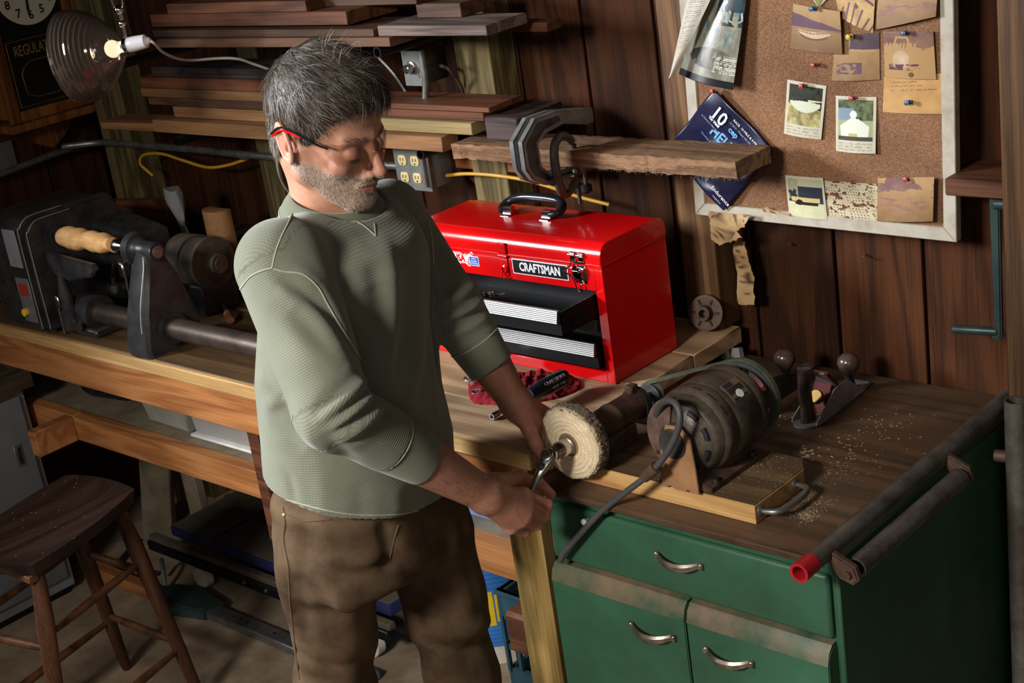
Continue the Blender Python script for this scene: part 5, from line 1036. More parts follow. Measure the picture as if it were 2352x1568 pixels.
for x0_, y0_, z1_ in ((-3.590, 1.858, 1.222), (-3.567, 1.868, 1.212)):
    bm = B(); tube(bm, [(x0_, y0_, 0.92), (x0_, y0_, z1_-0.05), (x0_, y0_+0.007, z1_-0.025), (x0_, y0_+0.024, z1_-0.007), (x0_, y0_+0.05, z1_), (x0_, y0_+0.14, z1_)], 0.0016, 6, 4); obj('edge_highlight', bm, 'cast_grey', hs)  # thin pale grey tubes stand in for highlights along the arch edges
bm = B(); box(bm, (-3.685, 1.8625, 1.085), (-3.620, 1.8655, 1.190), 0.001); obj('spec_label', bm, 'lathe_label', hs)
bm = B(); box(bm, (-3.680, 1.8625, 0.930), (-3.615, 1.8655, 1.055), 0.001); sw_ = obj('switch_panel', bm, 'grey_plate', hs)
bm = B(); box(bm, (-3.670, 1.8615, 1.005), (-3.625, 1.8626, 1.040)); obj('red_label', bm, 'red_label', sw_)
bm = B(); lathe(bm, (-3.662, 1.8625, 0.958), (0, -1, 0), [(0, 0.011), (0.010, 0.011), (0.013, 0.007)], 16); obj('yellow_button', bm, 'yellow_knob', sw_)
bm = B(); prism(bm, [(-3.575, 2.06, 1.165), (-3.42, 2.06, 1.140), (-3.385, 2.07, 1.125), (-3.385, 2.07, 0.98), (-3.42, 2.06, 0.96), (-3.575, 2.06, 0.93)], (0, 0.11, 0), 0.006); cs = obj('rear_casing', bm, 'lathe_black', la)
for px, py in ((247, 497), (317, 511), (177, 484)):
    p = ony(px, py, 2.06); bm = B(); lathe(bm, p, (0, -1, 0), [(0, 0.004), (0.003, 0.0035)], 10); obj('screw', bm, 'brass', cs)
bm = B(); box(bm, (-3.79, 1.885, 0.9005), (-3.70, 2.02, 0.914), 0.004); box(bm, (-3.80, 2.1, 0.9005), (-3.62, 2.19, 0.914), 0.004); obj('foot', bm, 'lathe_dust', la)['kind'] = 'stuff'
bm = B(); lathe(bm, (0, LY, LZ), (1, 0, 0), [(-3.578, 0.032), (-3.562, 0.032), (-3.561, 0.023), (-3.553, 0.023), (-3.552, 0.029), (-3.545, 0.029), (-3.544, 0.020), (-3.538, 0.020), (-3.537, 0.024), (-3.530, 0.024), (-3.528, 0.013), (-3.52, 0.012)], 24); obj('chuck', bm, 'lathe_black', la)
prof = [(-3.530, 0.012), (-3.525, 0.021)]
for k in range(61):
    t_ = k/60; prof.append((-3.522+0.226*t_, 0.0265-0.006*t_+0.0045*abs(math.sin(t_*PI*4.2+0.2))-0.003*(t_ > 0.9)))
prof += [(-3.292, 0.014)]
bm = B(); lathe(bm, (0, LY, LZ), (1, 0, 0), prof, 28)
for v in bm.verts:  # twisted beads
    a = math.atan2(v.co.z-LZ, v.co.y-LY); s = 1+0.10*math.sin(a*2+v.co.x*60); v.co.y = LY+(v.co.y-LY)*s; v.co.z = LZ+(v.co.z-LZ)*s
obj('turned_spindle', bm, 'spindle_wood', la)
bm = B(); lathe(bm, (0, LY, LZ), (1, 0, 0), [(-3.292, 0.006), (-3.285, 0.016), (-3.270, 0.017), (-3.262, 0.012), (-3.22, 0.012), (-3.20, 0.012)], 20); obj('live_centre', bm, 'tool_steel', la)
bm = B(); lathe(bm, (0, LY, LZ), (1, 0, 0), [(-3.205, 0.036), (-3.203, 0.042), (-3.178, 0.042), (-3.176, 0.036), (-3.160, 0.024), (-3.13, 0.0235), (-3.108, 0.0235), (-3.105, 0.021)], 28); ts = obj('tailstock_head', bm, 'lathe_black', la)
bm = B(); lathe(bm, (0, LY, LZ), (1, 0, 0), [(-3.108, 0.0085), (-3.098, 0.0085)], 16); lathe(bm, (0, LY, LZ), (1, 0, 0), [(-3.106, 0.015), (-3.101, 0.015)], 20); obj('quill_end', bm, 'galv', ts)
bm = B(); R = []
for z, hx, y0, y1 in ((0.9005, 0.046, 1.865, 2.03), (0.925, 0.048, 1.862, 2.03), (1.00, 0.045, 1.878, 2.02), (1.08, 0.040, 1.905, 2.0), (1.14, 0.034, 1.925, 1.975), (1.16, 0.030, 1.93, 1.97)):
    xc = -3.155; R.append([(xc-hx, y0+0.01, z), (xc-hx+0.008, y0, z), (xc, y0-0.004, z), (xc+hx-0.008, y0, z), (xc+hx, y0+0.01, z), (xc+hx, y1, z), (xc-hx, y1, z)])
rings(bm, R); tb_ = obj('tailstock', bm, 'lathe_black', la)
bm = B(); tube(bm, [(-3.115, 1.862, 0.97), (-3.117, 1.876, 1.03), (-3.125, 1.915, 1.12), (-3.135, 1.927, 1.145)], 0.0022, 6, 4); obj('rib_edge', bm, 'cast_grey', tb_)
BY, BZ = 1.945, 0.957
bm = B(); cyl(bm, (-3.50, BY, BZ), (-3.43, BY, BZ), 0.046, n=28); obj('bed_socket', bm, 'lathe_black', la)
bm = B(); cyl(bm, (-3.44, BY, BZ), (-2.45, BY, BZ), 0.0275, n=28); obj('bed_tube', bm, 'bar_steel', la)
bm = B(); cyl(bm, (-3.206, BY, BZ), (-3.098, BY, BZ), 0.040, n=28); obj('collar', bm, 'lathe_black', tb_)
bm = B(); box(bm, (-3.52, 1.90, 0.9005), (-3.40, 2.0, 0.925), 0.006); obj('bed_foot', bm, 'lathe_black', la)
bm = B(); prism(bm, [(-3.555, 1.900, 1.125), (-3.315, 1.885, 1.120), (-3.305, 1.885, 1.105), (-3.33, 1.885, 1.085), (-3.45, 1.89, 1.060), (-3.53, 1.898, 1.065), (-3.555, 1.900, 1.100)], (0, 0.018, 0), 0.004); tr = obj('tool_rest', bm, 'lathe_black', la)
bm = B(); lathe(bm, (-3.50, 1.898, 0.92), (0, 0, 1), [(0, 0.024), (0.05, 0.024), (0.055, 0.018), (0.10, 0.017), (0.15, 0.009), (0.16, 0.009)], 20); obj('rest_post', bm, 'lathe_black', tr)
bm = B(); box(bm, (-3.55, 1.885, 0.975), (-3.525, 1.905, 1.01), 0.003); cyl(bm, (-3.538, 1.89, 0.98), (-3.532, 1.885, 0.905), 0.004, n=10); obj('rest_lever', bm, 'tool_steel', tr)
bm = B(); box(bm, (-3.245, LY-0.035, 1.085), (-3.222, LY-0.012, 1.125), 0.004); cyl(bm, (-3.234, LY-0.024, 1.09), (-3.232, LY-0.028, 1.02), 0.0035, n=10); obj('centre_lever', bm, 'tool_steel', la)
bm = B(); tube(bm, [(-3.40, 2.0, 1.075), (-3.37, 1.97, 1.05), (-3.335, 1.95, 1.03)], 0.006, 8, 4); lathe(bm, (-3.335, 1.95, 1.022), (0, 0, 1), [(0, 0.010), (0.006, 0.014), (0.018, 0.013), (0.022, 0.008)], 14); obj('clamp_handle', bm, 'dark_steel', la)
bm = B(); cyl(bm, (-3.47, 1.905, 0.935), (-3.455, 1.885, 0.932), 0.012, n=12); obj('lock_bolt', bm, 'tool_steel', la)
bm = B(); prism(bm, [(-3.555, 1.95, 0.985), (-3.20, 2.02, 1.03), (-3.19, 2.05, 1.02), (-3.22, 2.06, 0.985), (-3.56, 2.0, 0.96)], (0, 0.03, 0), 0.004); obj('banjo', bm, 'lathe_black', la)
# dusty motor and things standing behind the lathe
t = thing('spare_motor', 'round dusty brown electric motor lying behind the lathe tailstock', 'motor', (-3.25, 2.2, 0.9))
bm = B(); lathe(bm, (0, 2.19, 1.035), (1, 0, 0), [(-3.372, 0.03), (-3.367, 0.068), (-3.30, 0.070), (-3.298, 0.064), (-3.245, 0.062), (-3.243, 0.070), (-3.232, 0.070), (-3.228, 0.050), (-3.213, 0.028), (-3.203, 0.026)], 28); sh_ = obj('housing', bm, 'lathe_dust', t)
bm = B(); box(bm, (-3.36, 2.135, 0.9005), (-3.235, 2.25, 0.985), 0.004); obj('mount', bm, 'lathe_black', t)
bm = B(); lathe(bm, (0, 2.19, 1.035), (1, 0, 0), [(-3.204, 0.02), (-3.195, 0.020), (-3.194, 0.008)], 20); obj('end_cap', bm, 'rusty_iron', t)
bm = B(); a = onz(522, 664, 0.901); bmp = [(math.cos(q)*0.050, math.sin(q)*0.036) for q in np.linspace(-0.3, PI+0.3, 16)]
rings(bm, [[(a.x+p+dz*0.012, a.y+0.02-q, 0.901+dz) for p, q in bmp] for dz in (0, 0.10, 0.228)]); tag(obj('half_log', bm, 'lumber_tan'), 'half round wooden log standing upright behind the lathe', 'log')
bm = B(); a, b_ = ony(430, 520, 2.36), ony(392, 432, 2.36); a.z = 0.915; R = []
for k in range(12):
    t_ = k/11; c0 = a.lerp(b_, t_); r_ = 0.024+0.012*math.sin(t_*9); R.append([c0+Vector((math.cos(q)*r_*random.uniform(.8, 1.2), math.sin(q)*r_*0.6, math.sin(q*2)*0.006)) for q in np.linspace(0, 2*PI, 14, endpoint=False)])
rings(bm, R); tag(obj('plastic_bag', bm, 'plastic_bag'), 'crumpled clear plastic bag standing behind the lathe', 'bag')
bm = B(); a = ony(500, 545, 2.33); box(bm, (a.x-0.12, 2.40, 0.9005), (a.x+0.14, 2.50, 1.03), 0.01, seg=2); tag(obj('toolbox_dark', bm, 'lathe_dust'), 'dim dusty case against the wall behind the lathe', 'case')
bm = B(); prism(bm, [ony(190, 462, 2.47), ony(345, 460, 2.47), ony(420, 520, 2.47), ony(400, 560, 2.47), ony(230, 560, 2.47)], (0, 0.03, 0), 0.002); tag(obj('plywood_offcut', bm, 'lumber_red'), 'reddish wooden panel leaning on the wall behind the lathe', 'plywood')
t = thing('chisel', 'short dark chisel with reddish handle lying behind the bed tube', 'chisel', (-2.96, 2.1, 0.9))
a, b_ = onz(530, 735, 0.915), onz(508, 685, 0.925); d = b_-a
bm = B(); lathe(bm, a, d, [(0, 0.010), (0.05, 0.012), (0.06, 0.008)], 12); obj('handle', bm, 'lumber_red', t)
bm = B(); lathe(bm, a+d.normalized()*0.06, d, [(0, 0.006), (0.09, 0.004)], 8); obj('blade', bm, 'dark_steel', t)
# logs at the far left edge
for k, (z, lb) in enumerate(((0.945, 'lowest reddish board lying at the far left behind the lathe'), (0.985, 'reddish board above the lowest at the far left edge'), (1.025, 'topmost reddish board of the pile at the far left edge'))):
    bm = B(); box(bm, (-4.27, 1.72+0.02*k, z-0.04+0.0005), (-4.02+0.01*k, 2.455, z-0.002), 0.004); tag(obj('board', bm, 'lumber_tan' if k != 1 else 'lumber_red'), lb, 'board', 'boards stacked left of the lathe')

# ------------------------------------------------------------------ regulator clock
ck = thing('wall_clock', 'wooden regulator wall clock with cream dial and black glass door', 'clock', (-4.2, 2.4, 1.6))
XC = -4.20
def ox(px, py, x=XC): return onx(px, py, x)
cB0, cB1 = Vector((XC, 2.245, 1.345)), Vector((XC, 2.545, 1.345)); top = 1.93
bm = B(); box(bm, (XL+0.001, 2.262, 1.36), (XC-0.012, 2.528, top), 0.003); obj('case', bm, 'clock_wood', ck)
bm = B(); box(bm, (XC-0.014, 2.245, 1.352), (XC+0.002, 2.283, top), 0.004, seg=2); obj('frame_stile', bm, 'clock_wood', ck)
bm = B(); box(bm, (XC-0.014, 2.507, 1.352), (XC+0.002, 2.545, top), 0.004, seg=2); obj('frame_stile', bm, 'clock_wood', ck)
bm = B(); box(bm, (XC-0.014, 2.283, 1.352), (XC+0.002, 2.507, 1.385), 0.004, seg=2); obj('frame_rail', bm, 'clock_wood', ck)
bm = B(); box(bm, (XL+0.001, 2.235, 1.325), (XC+0.012, 2.555, 1.350), 0.005, seg=2); obj('base_moulding', bm, 'clock_wood', ck)
bm = B(); prism(bm, [(XL+0.001, 2.29, 1.324), (XL+0.001, 2.50, 1.324), (XL+0.001, 2.45, 1.27), (XL+0.001, 2.40, 1.24), (XL+0.001, 2.34, 1.27)], (0.05, 0, 0), 0.004); obj('bottom_bracket', bm, 'clock_wood', ck)
bm = B(); box(bm, (XC-0.010, 2.283, 1.385), (XC-0.006, 2.507, top)); gl = obj('black_glass', bm, 'gold_black', ck)
def yzp(pts, mat, nm, par, x=XC-0.0055, r=0.0008): bm = B(); tube(bm, [(x, a, c) for a, c in pts], r, 6, 1, closed=True, sm=False); return obj(nm, bm, mat, par)
yzp([(2.293, 1.395), (2.497, 1.395), (2.497, 1.590), (2.293, 1.590)], 'gold', 'gold_line', gl); 
yzp([(2.325, 1.43), (2.36, 1.415), (2.43, 1.415), (2.465, 1.43), (2.468, 1.49), (2.455, 1.51), (2.43, 1.525), (2.36, 1.525), (2.335, 1.51), (2.322, 1.49)], 'gold', 'gold_line', gl)
text('lettering', 'REGULATOR', 0.045, (XC-0.0055, 2.393, 1.558), (0, 1, 0), (0, 0, 1), 'gold', gl, 0.0006, sx=0.62)
dc = onx(75, -30, XC); dc = Vector((XC, 2.398, 1.735)); DR = 0.108
bm = B(); cyl(bm, (XC-0.006, dc.y, dc.z), (XC-0.003, dc.y, dc.z), DR, n=56); df = obj('dial', bm, 'clock_face', ck)
bm = B(); rings(bm, [circ((XC-0.003, dc.y, dc.z), (1, 0, 0), DR+q, 56) for q in (0, 0.006)], False, False); obj('dial_rim', bm, 'gold_black', df)
for h in range(1, 13):
    a = PI/2-h*PI/6; a = PI/2-h*PI/6; yv = dc.y+math.cos(a)*DR*0.74; zv = dc.z+math.sin(a)*DR*0.74
    text('numeral', str(h), 0.036, (XC-0.0027, yv, zv), (0, 1, 0), (0, 0, 1), 'ink', df, 0.0005, 0.0008)
for L_, a, w_ in ((0.085, -PI/2-0.1, 0.0025), (0.055, 1.0, 0.0035)):
    d = Vector((0, math.cos(a), math.sin(a))); s_ = Vector((0, -d.z, d.y))*w_; o_ = Vector((XC-0.002, dc.y, dc.z)); bm = B(); prism(bm, [o_-s_, o_+s_, o_+d*L_*0.7+s_*1.8, o_+d*L_, o_+d*L_*0.7-s_*1.8], (0.0008, 0, 0)); obj('hand', bm, 'ink', df)
bm = B(); p = onx(20, 350, -4.28); box(bm, (-4.309, p.y-0.10, p.z-0.06), (-4.302, p.y+0.03, p.z+0.03)); tag(obj('wall_card', bm, 'grey_plate'), 'grey metal plate on the left wall below the clock', 'plate')
bm = B(); tube(bm, [onx(160, 260, -4.29), onx(150, 275, -4.29), onx(146, 290, -4.29)], 0.003, 6, 4); tag(obj('hook', bm, 'dark_steel'), 'small dark hook on the left wall below the clock', 'hook')

# ------------------------------------------------------------------ clamp lamp
lp = thing('clamp_lamp', 'ribbed reflector clamp lamp with white socket hanging in front of the clock', 'lamp', (-3.2, 2.0, 1.65))
s0 = ony(320, 98, 2.02); s1 = ony(268, 103, 2.0); ld = (ony(160, 135, 1.93)-s0).normalized()
def at(t): return s0+ld*t
bm = B(); lathe(bm, at(0), ld, [(-0.030, 0.006), (-0.022, 0.010), (-0.018, 0.016), (0.010, 0.018), (0.030, 0.018), (0.034, 0.015)], 20); obj('socket', bm, 'porcelain', lp)
bm = B(); pr = [(0.034, 0.016), (0.05, 0.018)]
for k in range(26):
    t_ = k/25; pr.append((0.052+0.125*t_, 0.022+0.088*math.sin(t_*PI/2)**0.85+(0.0030 if k % 2 else 0)))
n_ = len(pr); pr2 = pr+[(t_, r_-0.0015) for t_, r_ in pr[::-1]]
x, y, z = frame(ld); Rr = [[at(t_)+x*math.cos(2*PI*j/48)*r_+y*math.sin(2*PI*j/48)*r_ for j in range(48)] for t_, r_ in pr2]; rings(bm, Rr, closed=True); rf = obj('reflector', bm, 'smoked_glass', lp)
bm = B(); rings(bm, [circ(at(0.178), ld, 0.1115, 48), circ(at(0.180), ld, 0.1115, 48), circ(at(0.180), ld, 0.1085, 48), circ(at(0.178), ld, 0.1085, 48)], closed=True); obj('rim', bm, 'chrome', rf)
bm = B(); lathe(bm, at(0.036), ld, [(0, 0.012), (0.02, 0.014), (0.045, 0.028), (0.065, 0.030), (0.085, 0.022), (0.092, 0.006)], 20); bl = obj('bulb', bm, 'bulb_glass', lp)
bm = B(); sphere(bm, at(0.056), 0.0042, 12, 8); obj('filament', bm, 'glow', bl)
bm = B(); lathe(bm, at(0.028), ld, [(0, 0.019), (0.010, 0.019)], 20); nb = Vector((0, 0, 1)); cyl(bm, at(0.033)+nb*0.018, at(0.033)+nb*0.05, 0.005, n=10); sphere(bm, at(0.033)+nb*0.052, 0.010, 12, 8); cyl(bm, at(0.033)+nb*0.055, at(0.033)+nb*0.078, 0.006, n=10); sphere(bm, at(0.033)+nb*0.084, 0.012, 12, 8); obj('swivel', bm, 'chrome', lp)
bm = B(); q = at(0.033)+nb*0.080; tube(bm, [q+Vector((-0.012, -0.006, 0.24)), q+Vector((-0.013, -0.006, 0.10)), q+Vector((-0.011, -0.006, 0.02)), q+Vector((0, 0, -0.006)), q+Vector((0.011, 0.006, 0.02)), q+Vector((0.013, 0.006, 0.10)), q+Vector((0.012, 0.006, 0.24))], 0.0022, 8, 5); obj('wire_bail', bm, 'chrome', lp)
bm = B(); tube(bm, [at(-0.028), ony(355, 100, 2.04), ony(375, 120, 2.08), ony(410, 135, 2.14), ony(445, 138, 2.20), ony(500, 134, 2.26), ony(545, 135, 2.30), ony(580, 146, 2.34), ony(620, 160, 2.38)], 0.0035, 8, 6); obj('cord', bm, 'white_cord', lp)
d_ = bpy.data.lights.new('lamp_glow', 'POINT'); d_.energy = 0.12; d_.color = (1.0, 0.78, 0.5); d_.shadow_soft_size = 0.02; o_ = bpy.data.objects.new('lamp_glow', d_); COL.objects.link(o_); o_.location = at(0.075)
# ------------------------------------------------------------------ things on the bench near the toolbox
def rag_mesh():
    poly = [onz(*p, 0.9) for p in ((1083, 922), (1084, 872), (1165, 868), (1205, 858), (1262, 846), (1322, 846), (1346, 862), (1332, 893), (1290, 912), (1248, 922), (1180, 934), (1130, 930))]
    poly = [Vector((p.x, min(p.y, 2.190), p.z)) for p in poly]; c = sum(poly, Vector())/len(poly); bm = B(); nR = 26; nA = 120; P = smooth_path(poly, 10, True); m = len(P); R = []
    for i in range(nR):
        t = 1-i/nR; row = []
        for j in range(m):
            p = c.lerp(P[j], t); e = min(1, (1-t)*6); x, y = p.x*46, p.y*46
            h = 0.004+0.011*e*(0.55+0.45*math.sin(x*1.7+math.sin(y*1.3)*1.5)*math.cos(y*1.1+0.6*math.sin(x)))+0.0022*math.sin(x*5+y*3)*e+0.0012*math.sin(x*13)*math.cos(y*11)*e
            if t == 1: h = 0.0012
            row.append((p.x+0.0012*math.sin(j*1.7), p.y+0.0012*math.cos(j*2.1), 0.9006+h))
        R.append(row)
    low = [(p[0], p[1], 0.9003) for p in R[0]]
    rings(bm, [low]+R, True, True); return bm
tag(obj('shop_rag', rag_mesh(), 'rag_red'), 'crumpled dark red shop rag on the bench in front of the toolbox', 'rag')
t = thing('socket_bit', 'large black impact socket with white lettering lying on the red rag', 'socket', onz(1262, 885, 0.93))
a, b_ = onz(1216, 908, 0.938), onz(1297, 866, 0.938); d = (b_-a).normalized(); L_ = (b_-a).length
bm = B(); lathe(bm, a, d, [(0, 0.010), (0.0, 0.0135), (0.004, 0.0155), (L_*0.25, 0.0165), (L_*0.3, 0.0185), (L_-0.003, 0.0195), (L_, 0.018), (L_, 0.013), (L_-0.012, 0.012)], 36); sb = obj('body', bm, 'black_plastic', t)
toc = (CAM-(a+b_)/2).normalized(); nrm = (toc-d*toc.dot(d)).normalized(); tY = d.cross(nrm)*-1
if tY.z < 0: tY = -tY
def wrap_text(s, size, off, along, mat):
    me = text_mesh(s, size, 0.0005)
    for v in me.vertices:
        ang = (v.co.y+off)/0.0198; v.co = a+d*(L_*along+v.co.x)+(nrm*math.cos(ang)+tY*math.sin(ang))*(0.0200+v.co.z*0.5)
    link('lettering', me, mat, sb)
wrap_text('CRAFTSMAN', 0.0105, 0.005, 0.60, 'white_ink'); wrap_text('43373  T-40', 0.0075, -0.009, 0.64, 'white_ink')
t = thing('extension_bar', 'thin chrome extension bar sticking out from under the red rag', 'bar', onz(1160, 935, 0.91))
a, b_ = onz(1129, 957, 0.9085), onz(1215, 905, 0.9085); bm = B(); lathe(bm, a, b_-a, [(0.008, 0.0035), (0, 0.0045), (0.0, 0.0065), (0.02, 0.0068), (0.022, 0.0055), ((b_-a).length, 0.0055)], 16); obj('shaft', bm, 'tool_steel', t)
def open_wrench(c, d, L_, label, name='wrench', s=1.0, mat='chrome', up=(0, 0, 1), group=None):
    c = Vector(c); d = Vector(d).normalized(); n = Vector(up).cross(d).normalized(); u = d.cross(n)*-1
    if u.z < 0: u = -u
    t = thing(name, label, 'wrench', c, group)
    def P(a, b, h=0): return c+d*a*s+n*b*s+u*h
    bm = B(); pts = [(-0.004, -0.0035), (L_/s, -0.0032), (L_/s, 0.0032), (-0.004, 0.0035)]
    prism(bm, [P(a, b) for a, b in pts], u*0.0035, 0.0008); obj('shank', bm, mat, t)
    j = []
    for k in range(13): q = 0.75+k*(2*PI-1.5)/12; j.append((-0.012+math.cos(q+PI)*-0.0115, math.sin(q)*0.0115))
    j = [(-0.012+0.0115*math.cos(PI-0.62-(k/12)*(2*PI-1.24)), 0.0115*math.sin(PI-0.62-(k/12)*(2*PI-1.24))) for k in range(13)]
    j += [(-0.018, -0.0045), (-0.0105, -0.005), (-0.0075, 0), (-0.0105, 0.005), (-0.018, 0.0045)]
    bm = B(); prism(bm, [P(a, b, -0.0006) for a, b in j], u*0.005, 0.0006); obj('open_jaw', bm, mat, t)
    bm = B(); e = P(L_/s, 0, 0.0017); rings(bm, [circ(e+u*h, u, r_, 20) for h, r_ in ((-0.0028, 0.009*s), (0.0028, 0.009*s), (0.0028, 0.0055*s), (-0.0028, 0.0055*s))], closed=True); obj('ring_end', bm, mat, t)
    return t
p0 = onz(1082, 876, 0.905); open_wrench(p0, onz(1100, 915, 0.905)-p0, 0.07, 'open-ended wrench poking out from the left side of the red rag', s=1.25)
for k, (x_, y_, ang) in enumerate(((-2.215, 2.135, 2.2), (-2.185, 2.150, 2.3), (-2.155, 2.150, 2.45))):
    open_wrench((x_, y_, 1.0505+0.036), (math.cos(ang), math.sin(ang)*0.6, -0.25), 0.07, ('leftmost', 'middle', 'rightmost')[k]+' of the small chrome wrenches in the open toolbox drawer', s=0.95, group='wrenches in the toolbox drawer')
t = thing('lathe_faceplate', 'dusty round slotted iron plate leaning on the wall behind the bench end', 'faceplate', (-1.92, 2.55, 0.95))
c = ony(1622, 718, 2.52); dd = Vector((0.25, -1, 0.25)).normalized(); bm = B(); lathe(bm, c, dd, [(-0.008, 0.02), (-0.008, 0.040), (0.004, 0.040), (0.005, 0.033), (0.004, 0.018), (0.022, 0.016), (0.022, 0.009), (0.0, 0.008)], 32); fp = obj('disc', bm, 'rusty_iron', t)
x, y, z = frame(dd)
for k in range(6):
    a_ = k*PI/3; q = c+(x*math.cos(a_)+y*math.sin(a_))*0.027; bm = B(); tube(bm, [q+dd*0.0048-(x*math.cos(a_)+y*math.sin(a_))*0.006, q+dd*0.0048+(x*math.cos(a_)+y*math.sin(a_))*0.006], 0.003, 8, 1, sm=False); obj('slot', bm, 'ink', fp)
for k, (px, py) in enumerate(((1660, 818), (1692, 815))):
    p = onz(px, py, 0.845); p = Vector((min(p.x, -1.79), p.y, 0.8405)); bm = B(); hexa(bm, [p+Vector(v)*0.001 for v in ((-14, -8, 0), (14, -6, 0), (16, 8, 0), (-12, 9, 0), (-10, -6, 22), (12, -8, 26), (14, 6, 24), (-12, 6, 16))], 0.001); tag(obj('metal_offcut', bm, 'cast_grey'), ('left' if k == 0 else 'right')+' small bent metal offcut behind the motor pulley by the bench end', 'metal scrap')

# ------------------------------------------------------------------ ratchet in the man's hand
rt = thing('ratchet', 'chrome ratchet wrench with socket held on the buffing wheel nut', 'ratchet', (mx_, 1.82, mz_))
bm = B(); lathe(bm, (mx_, 0, mz_), (0, 1, 0), [(1.862, 0.010), (1.862, 0.0155), (1.859, 0.0162), (1.840, 0.0162), (1.836, 0.0140), (1.826, 0.0125), (1.826, 0.008)], 28); obj('socket', bm, 'tool_steel', rt)
hc = Vector((mx_, 1.812, mz_)); h1 = ond(1192, 1172, 2.735); hd = (h1-hc).normalized(); yv = Vector((0, 1, 0)); hn = hd.cross(yv).normalized(); hy = hn.cross(hd).normalized()
if hy.y < 0: hy = -hy
bm = B(); R = []
for t_, w_, th_ in ((-0.0155, 0.006, 0.006), (-0.0135, 0.0115, 0.010), (-0.007, 0.0155, 0.0125), (0.0, 0.0168, 0.013), (0.008, 0.0158, 0.013), (0.018, 0.0135, 0.0125), (0.028, 0.0112, 0.010), (0.036, 0.0080, 0.0075), (0.044, 0.0072, 0.0062), (0.060, 0.0068, 0.0056), (0.080, 0.0064, 0.0052), (0.098, 0.0080, 0.0072), (0.116, 0.0082, 0.0075), (0.120, 0.006, 0.006)):
    R.append([hc+hd*t_+hn*math.cos(q)*w_+hy*math.sin(q)*th_*0.85 for q in np.linspace(0, 2*PI, 24, endpoint=False)])
rings(bm, R); rb_ = obj('body', bm, 'tool_steel', rt)
bm = B(); lathe(bm, hc-hy*0.0090, -hy, [(0, 0.0125), (0.0025, 0.0125), (0.0032, 0.0115), (0.0032, 0.0055), (0.001, 0.005), (0.001, 0.001)], 28); obj('cover_plate', bm, 'tool_steel', rb_)
bm = B(); lathe(bm, hc-hy*0.0101, -hy, [(0, 0.0046), (0.0032, 0.0044), (0.0036, 0.003)], 18); obj('release_button', bm, 'black_plastic', rb_)
q = hc+hd*0.0235-hy*0.0080; bm = B(); lathe(bm, q, -hy, [(0, 0.0095), (0.0022, 0.0092), (0.0022, 0.002)], 22); obj('selector_ring', bm, 'tool_steel', rb_)
bm = B(); prism(bm, [q+hn*a_+hd*b__-hy*0.0020 for a_, b__ in ((-0.004, -0.004), (0.002, -0.0055), (0.006, -0.001), (0.003, 0.004), (-0.003, 0.005), (-0.006, 0.001))], -hy*0.0035, 0.0008); obj('selector_lever', bm, 'black_plastic', rb_)
bm = B(); cyl(bm, hc+hy*0.010, hc+hy*0.0155, 0.0062, n=16); obj('drive', bm, 'tool_steel', rb_)

# ------------------------------------------------------------------ under the bench
t = thing('storage_bin', 'grey plastic storage bin on the lower shelf', 'bin', (-3.35, 2.1, 0.6))
bm = B(); hexa(bm, [(-3.47, 2.035, 0.5985), (-3.275, 2.030, 0.5985), (-3.275, 2.33, 0.5985), (-3.47, 2.33, 0.5985), (-3.49, 2.015, 0.72), (-3.262, 2.012, 0.72), (-3.262, 2.35, 0.72), (-3.49, 2.35, 0.72)], 0.006); obj('tub', bm, 'bin_grey', t)
t = thing('clear_bin', 'clear plastic bin with white rim base and clutter inside on the lower shelf', 'bin', (-3.05, 2.1, 0.6))
bm = B(); hexa(bm, [(-3.245, 2.028, 0.606), (-2.93, 2.028, 0.606), (-2.93, 2.33, 0.606), (-3.245, 2.33, 0.606), (-3.255, 2.018, 0.72), (-2.92, 2.018, 0.72), (-2.92, 2.34, 0.72), (-3.255, 2.34, 0.72)], 0.008); obj('tub', bm, 'bin_clear', t)
bm = B(); box(bm, (-3.258, 2.016, 0.5988), (-2.917, 2.345, 0.608), 0.004); obj('base_rim', bm, 'white_plastic', t)
bm = B(); box(bm, (-3.21, 2.06, 0.61), (-3.19, 2.08, 0.69), 0.002); box(bm, (-3.15, 2.08, 0.61), (-3.04, 2.2, 0.65), 0.004); box(bm, (-3.02, 2.06, 0.612), (-2.95, 2.2, 0.68), 0.004); o = obj('contents', bm, 'motor_tan', t); o['kind'] = 'stuff'
t = thing('cable_coil', 'black cable coiled on the left end of the lower shelf', 'cable', (-3.75, 2.12, 0.6)); bm = B(); P = []
for k in range(80): q = k*2*PI/20; r_ = 0.15+0.02*math.sin(k*0.7); P.append((-3.75+math.cos(q)*r_, 2.16+math.sin(q)*r_*0.72, 0.606+0.010*(k/20)+0.008*math.sin(k*1.3)**2))
tube(bm, P, 0.007, 8, 3); obj('loops', bm, 'black_rubber', t)
t = thing('blue_tote', 'blue plastic box on the lower shelf between the legs and the post', 'box', (-2.2, 2.1, 0.6)); bm = B(); hexa(bm, [(-2.36, 2.03, 0.5985), (-2.03, 2.03, 0.5985), (-2.03, 2.2, 0.5985), (-2.36, 2.2, 0.5985), (-2.37, 2.02, 0.66), (-2.02, 2.02, 0.66), (-2.02, 2.21, 0.66), (-2.37, 2.21, 0.66)], 0.005); obj('shell', bm, 'blue_box', t)
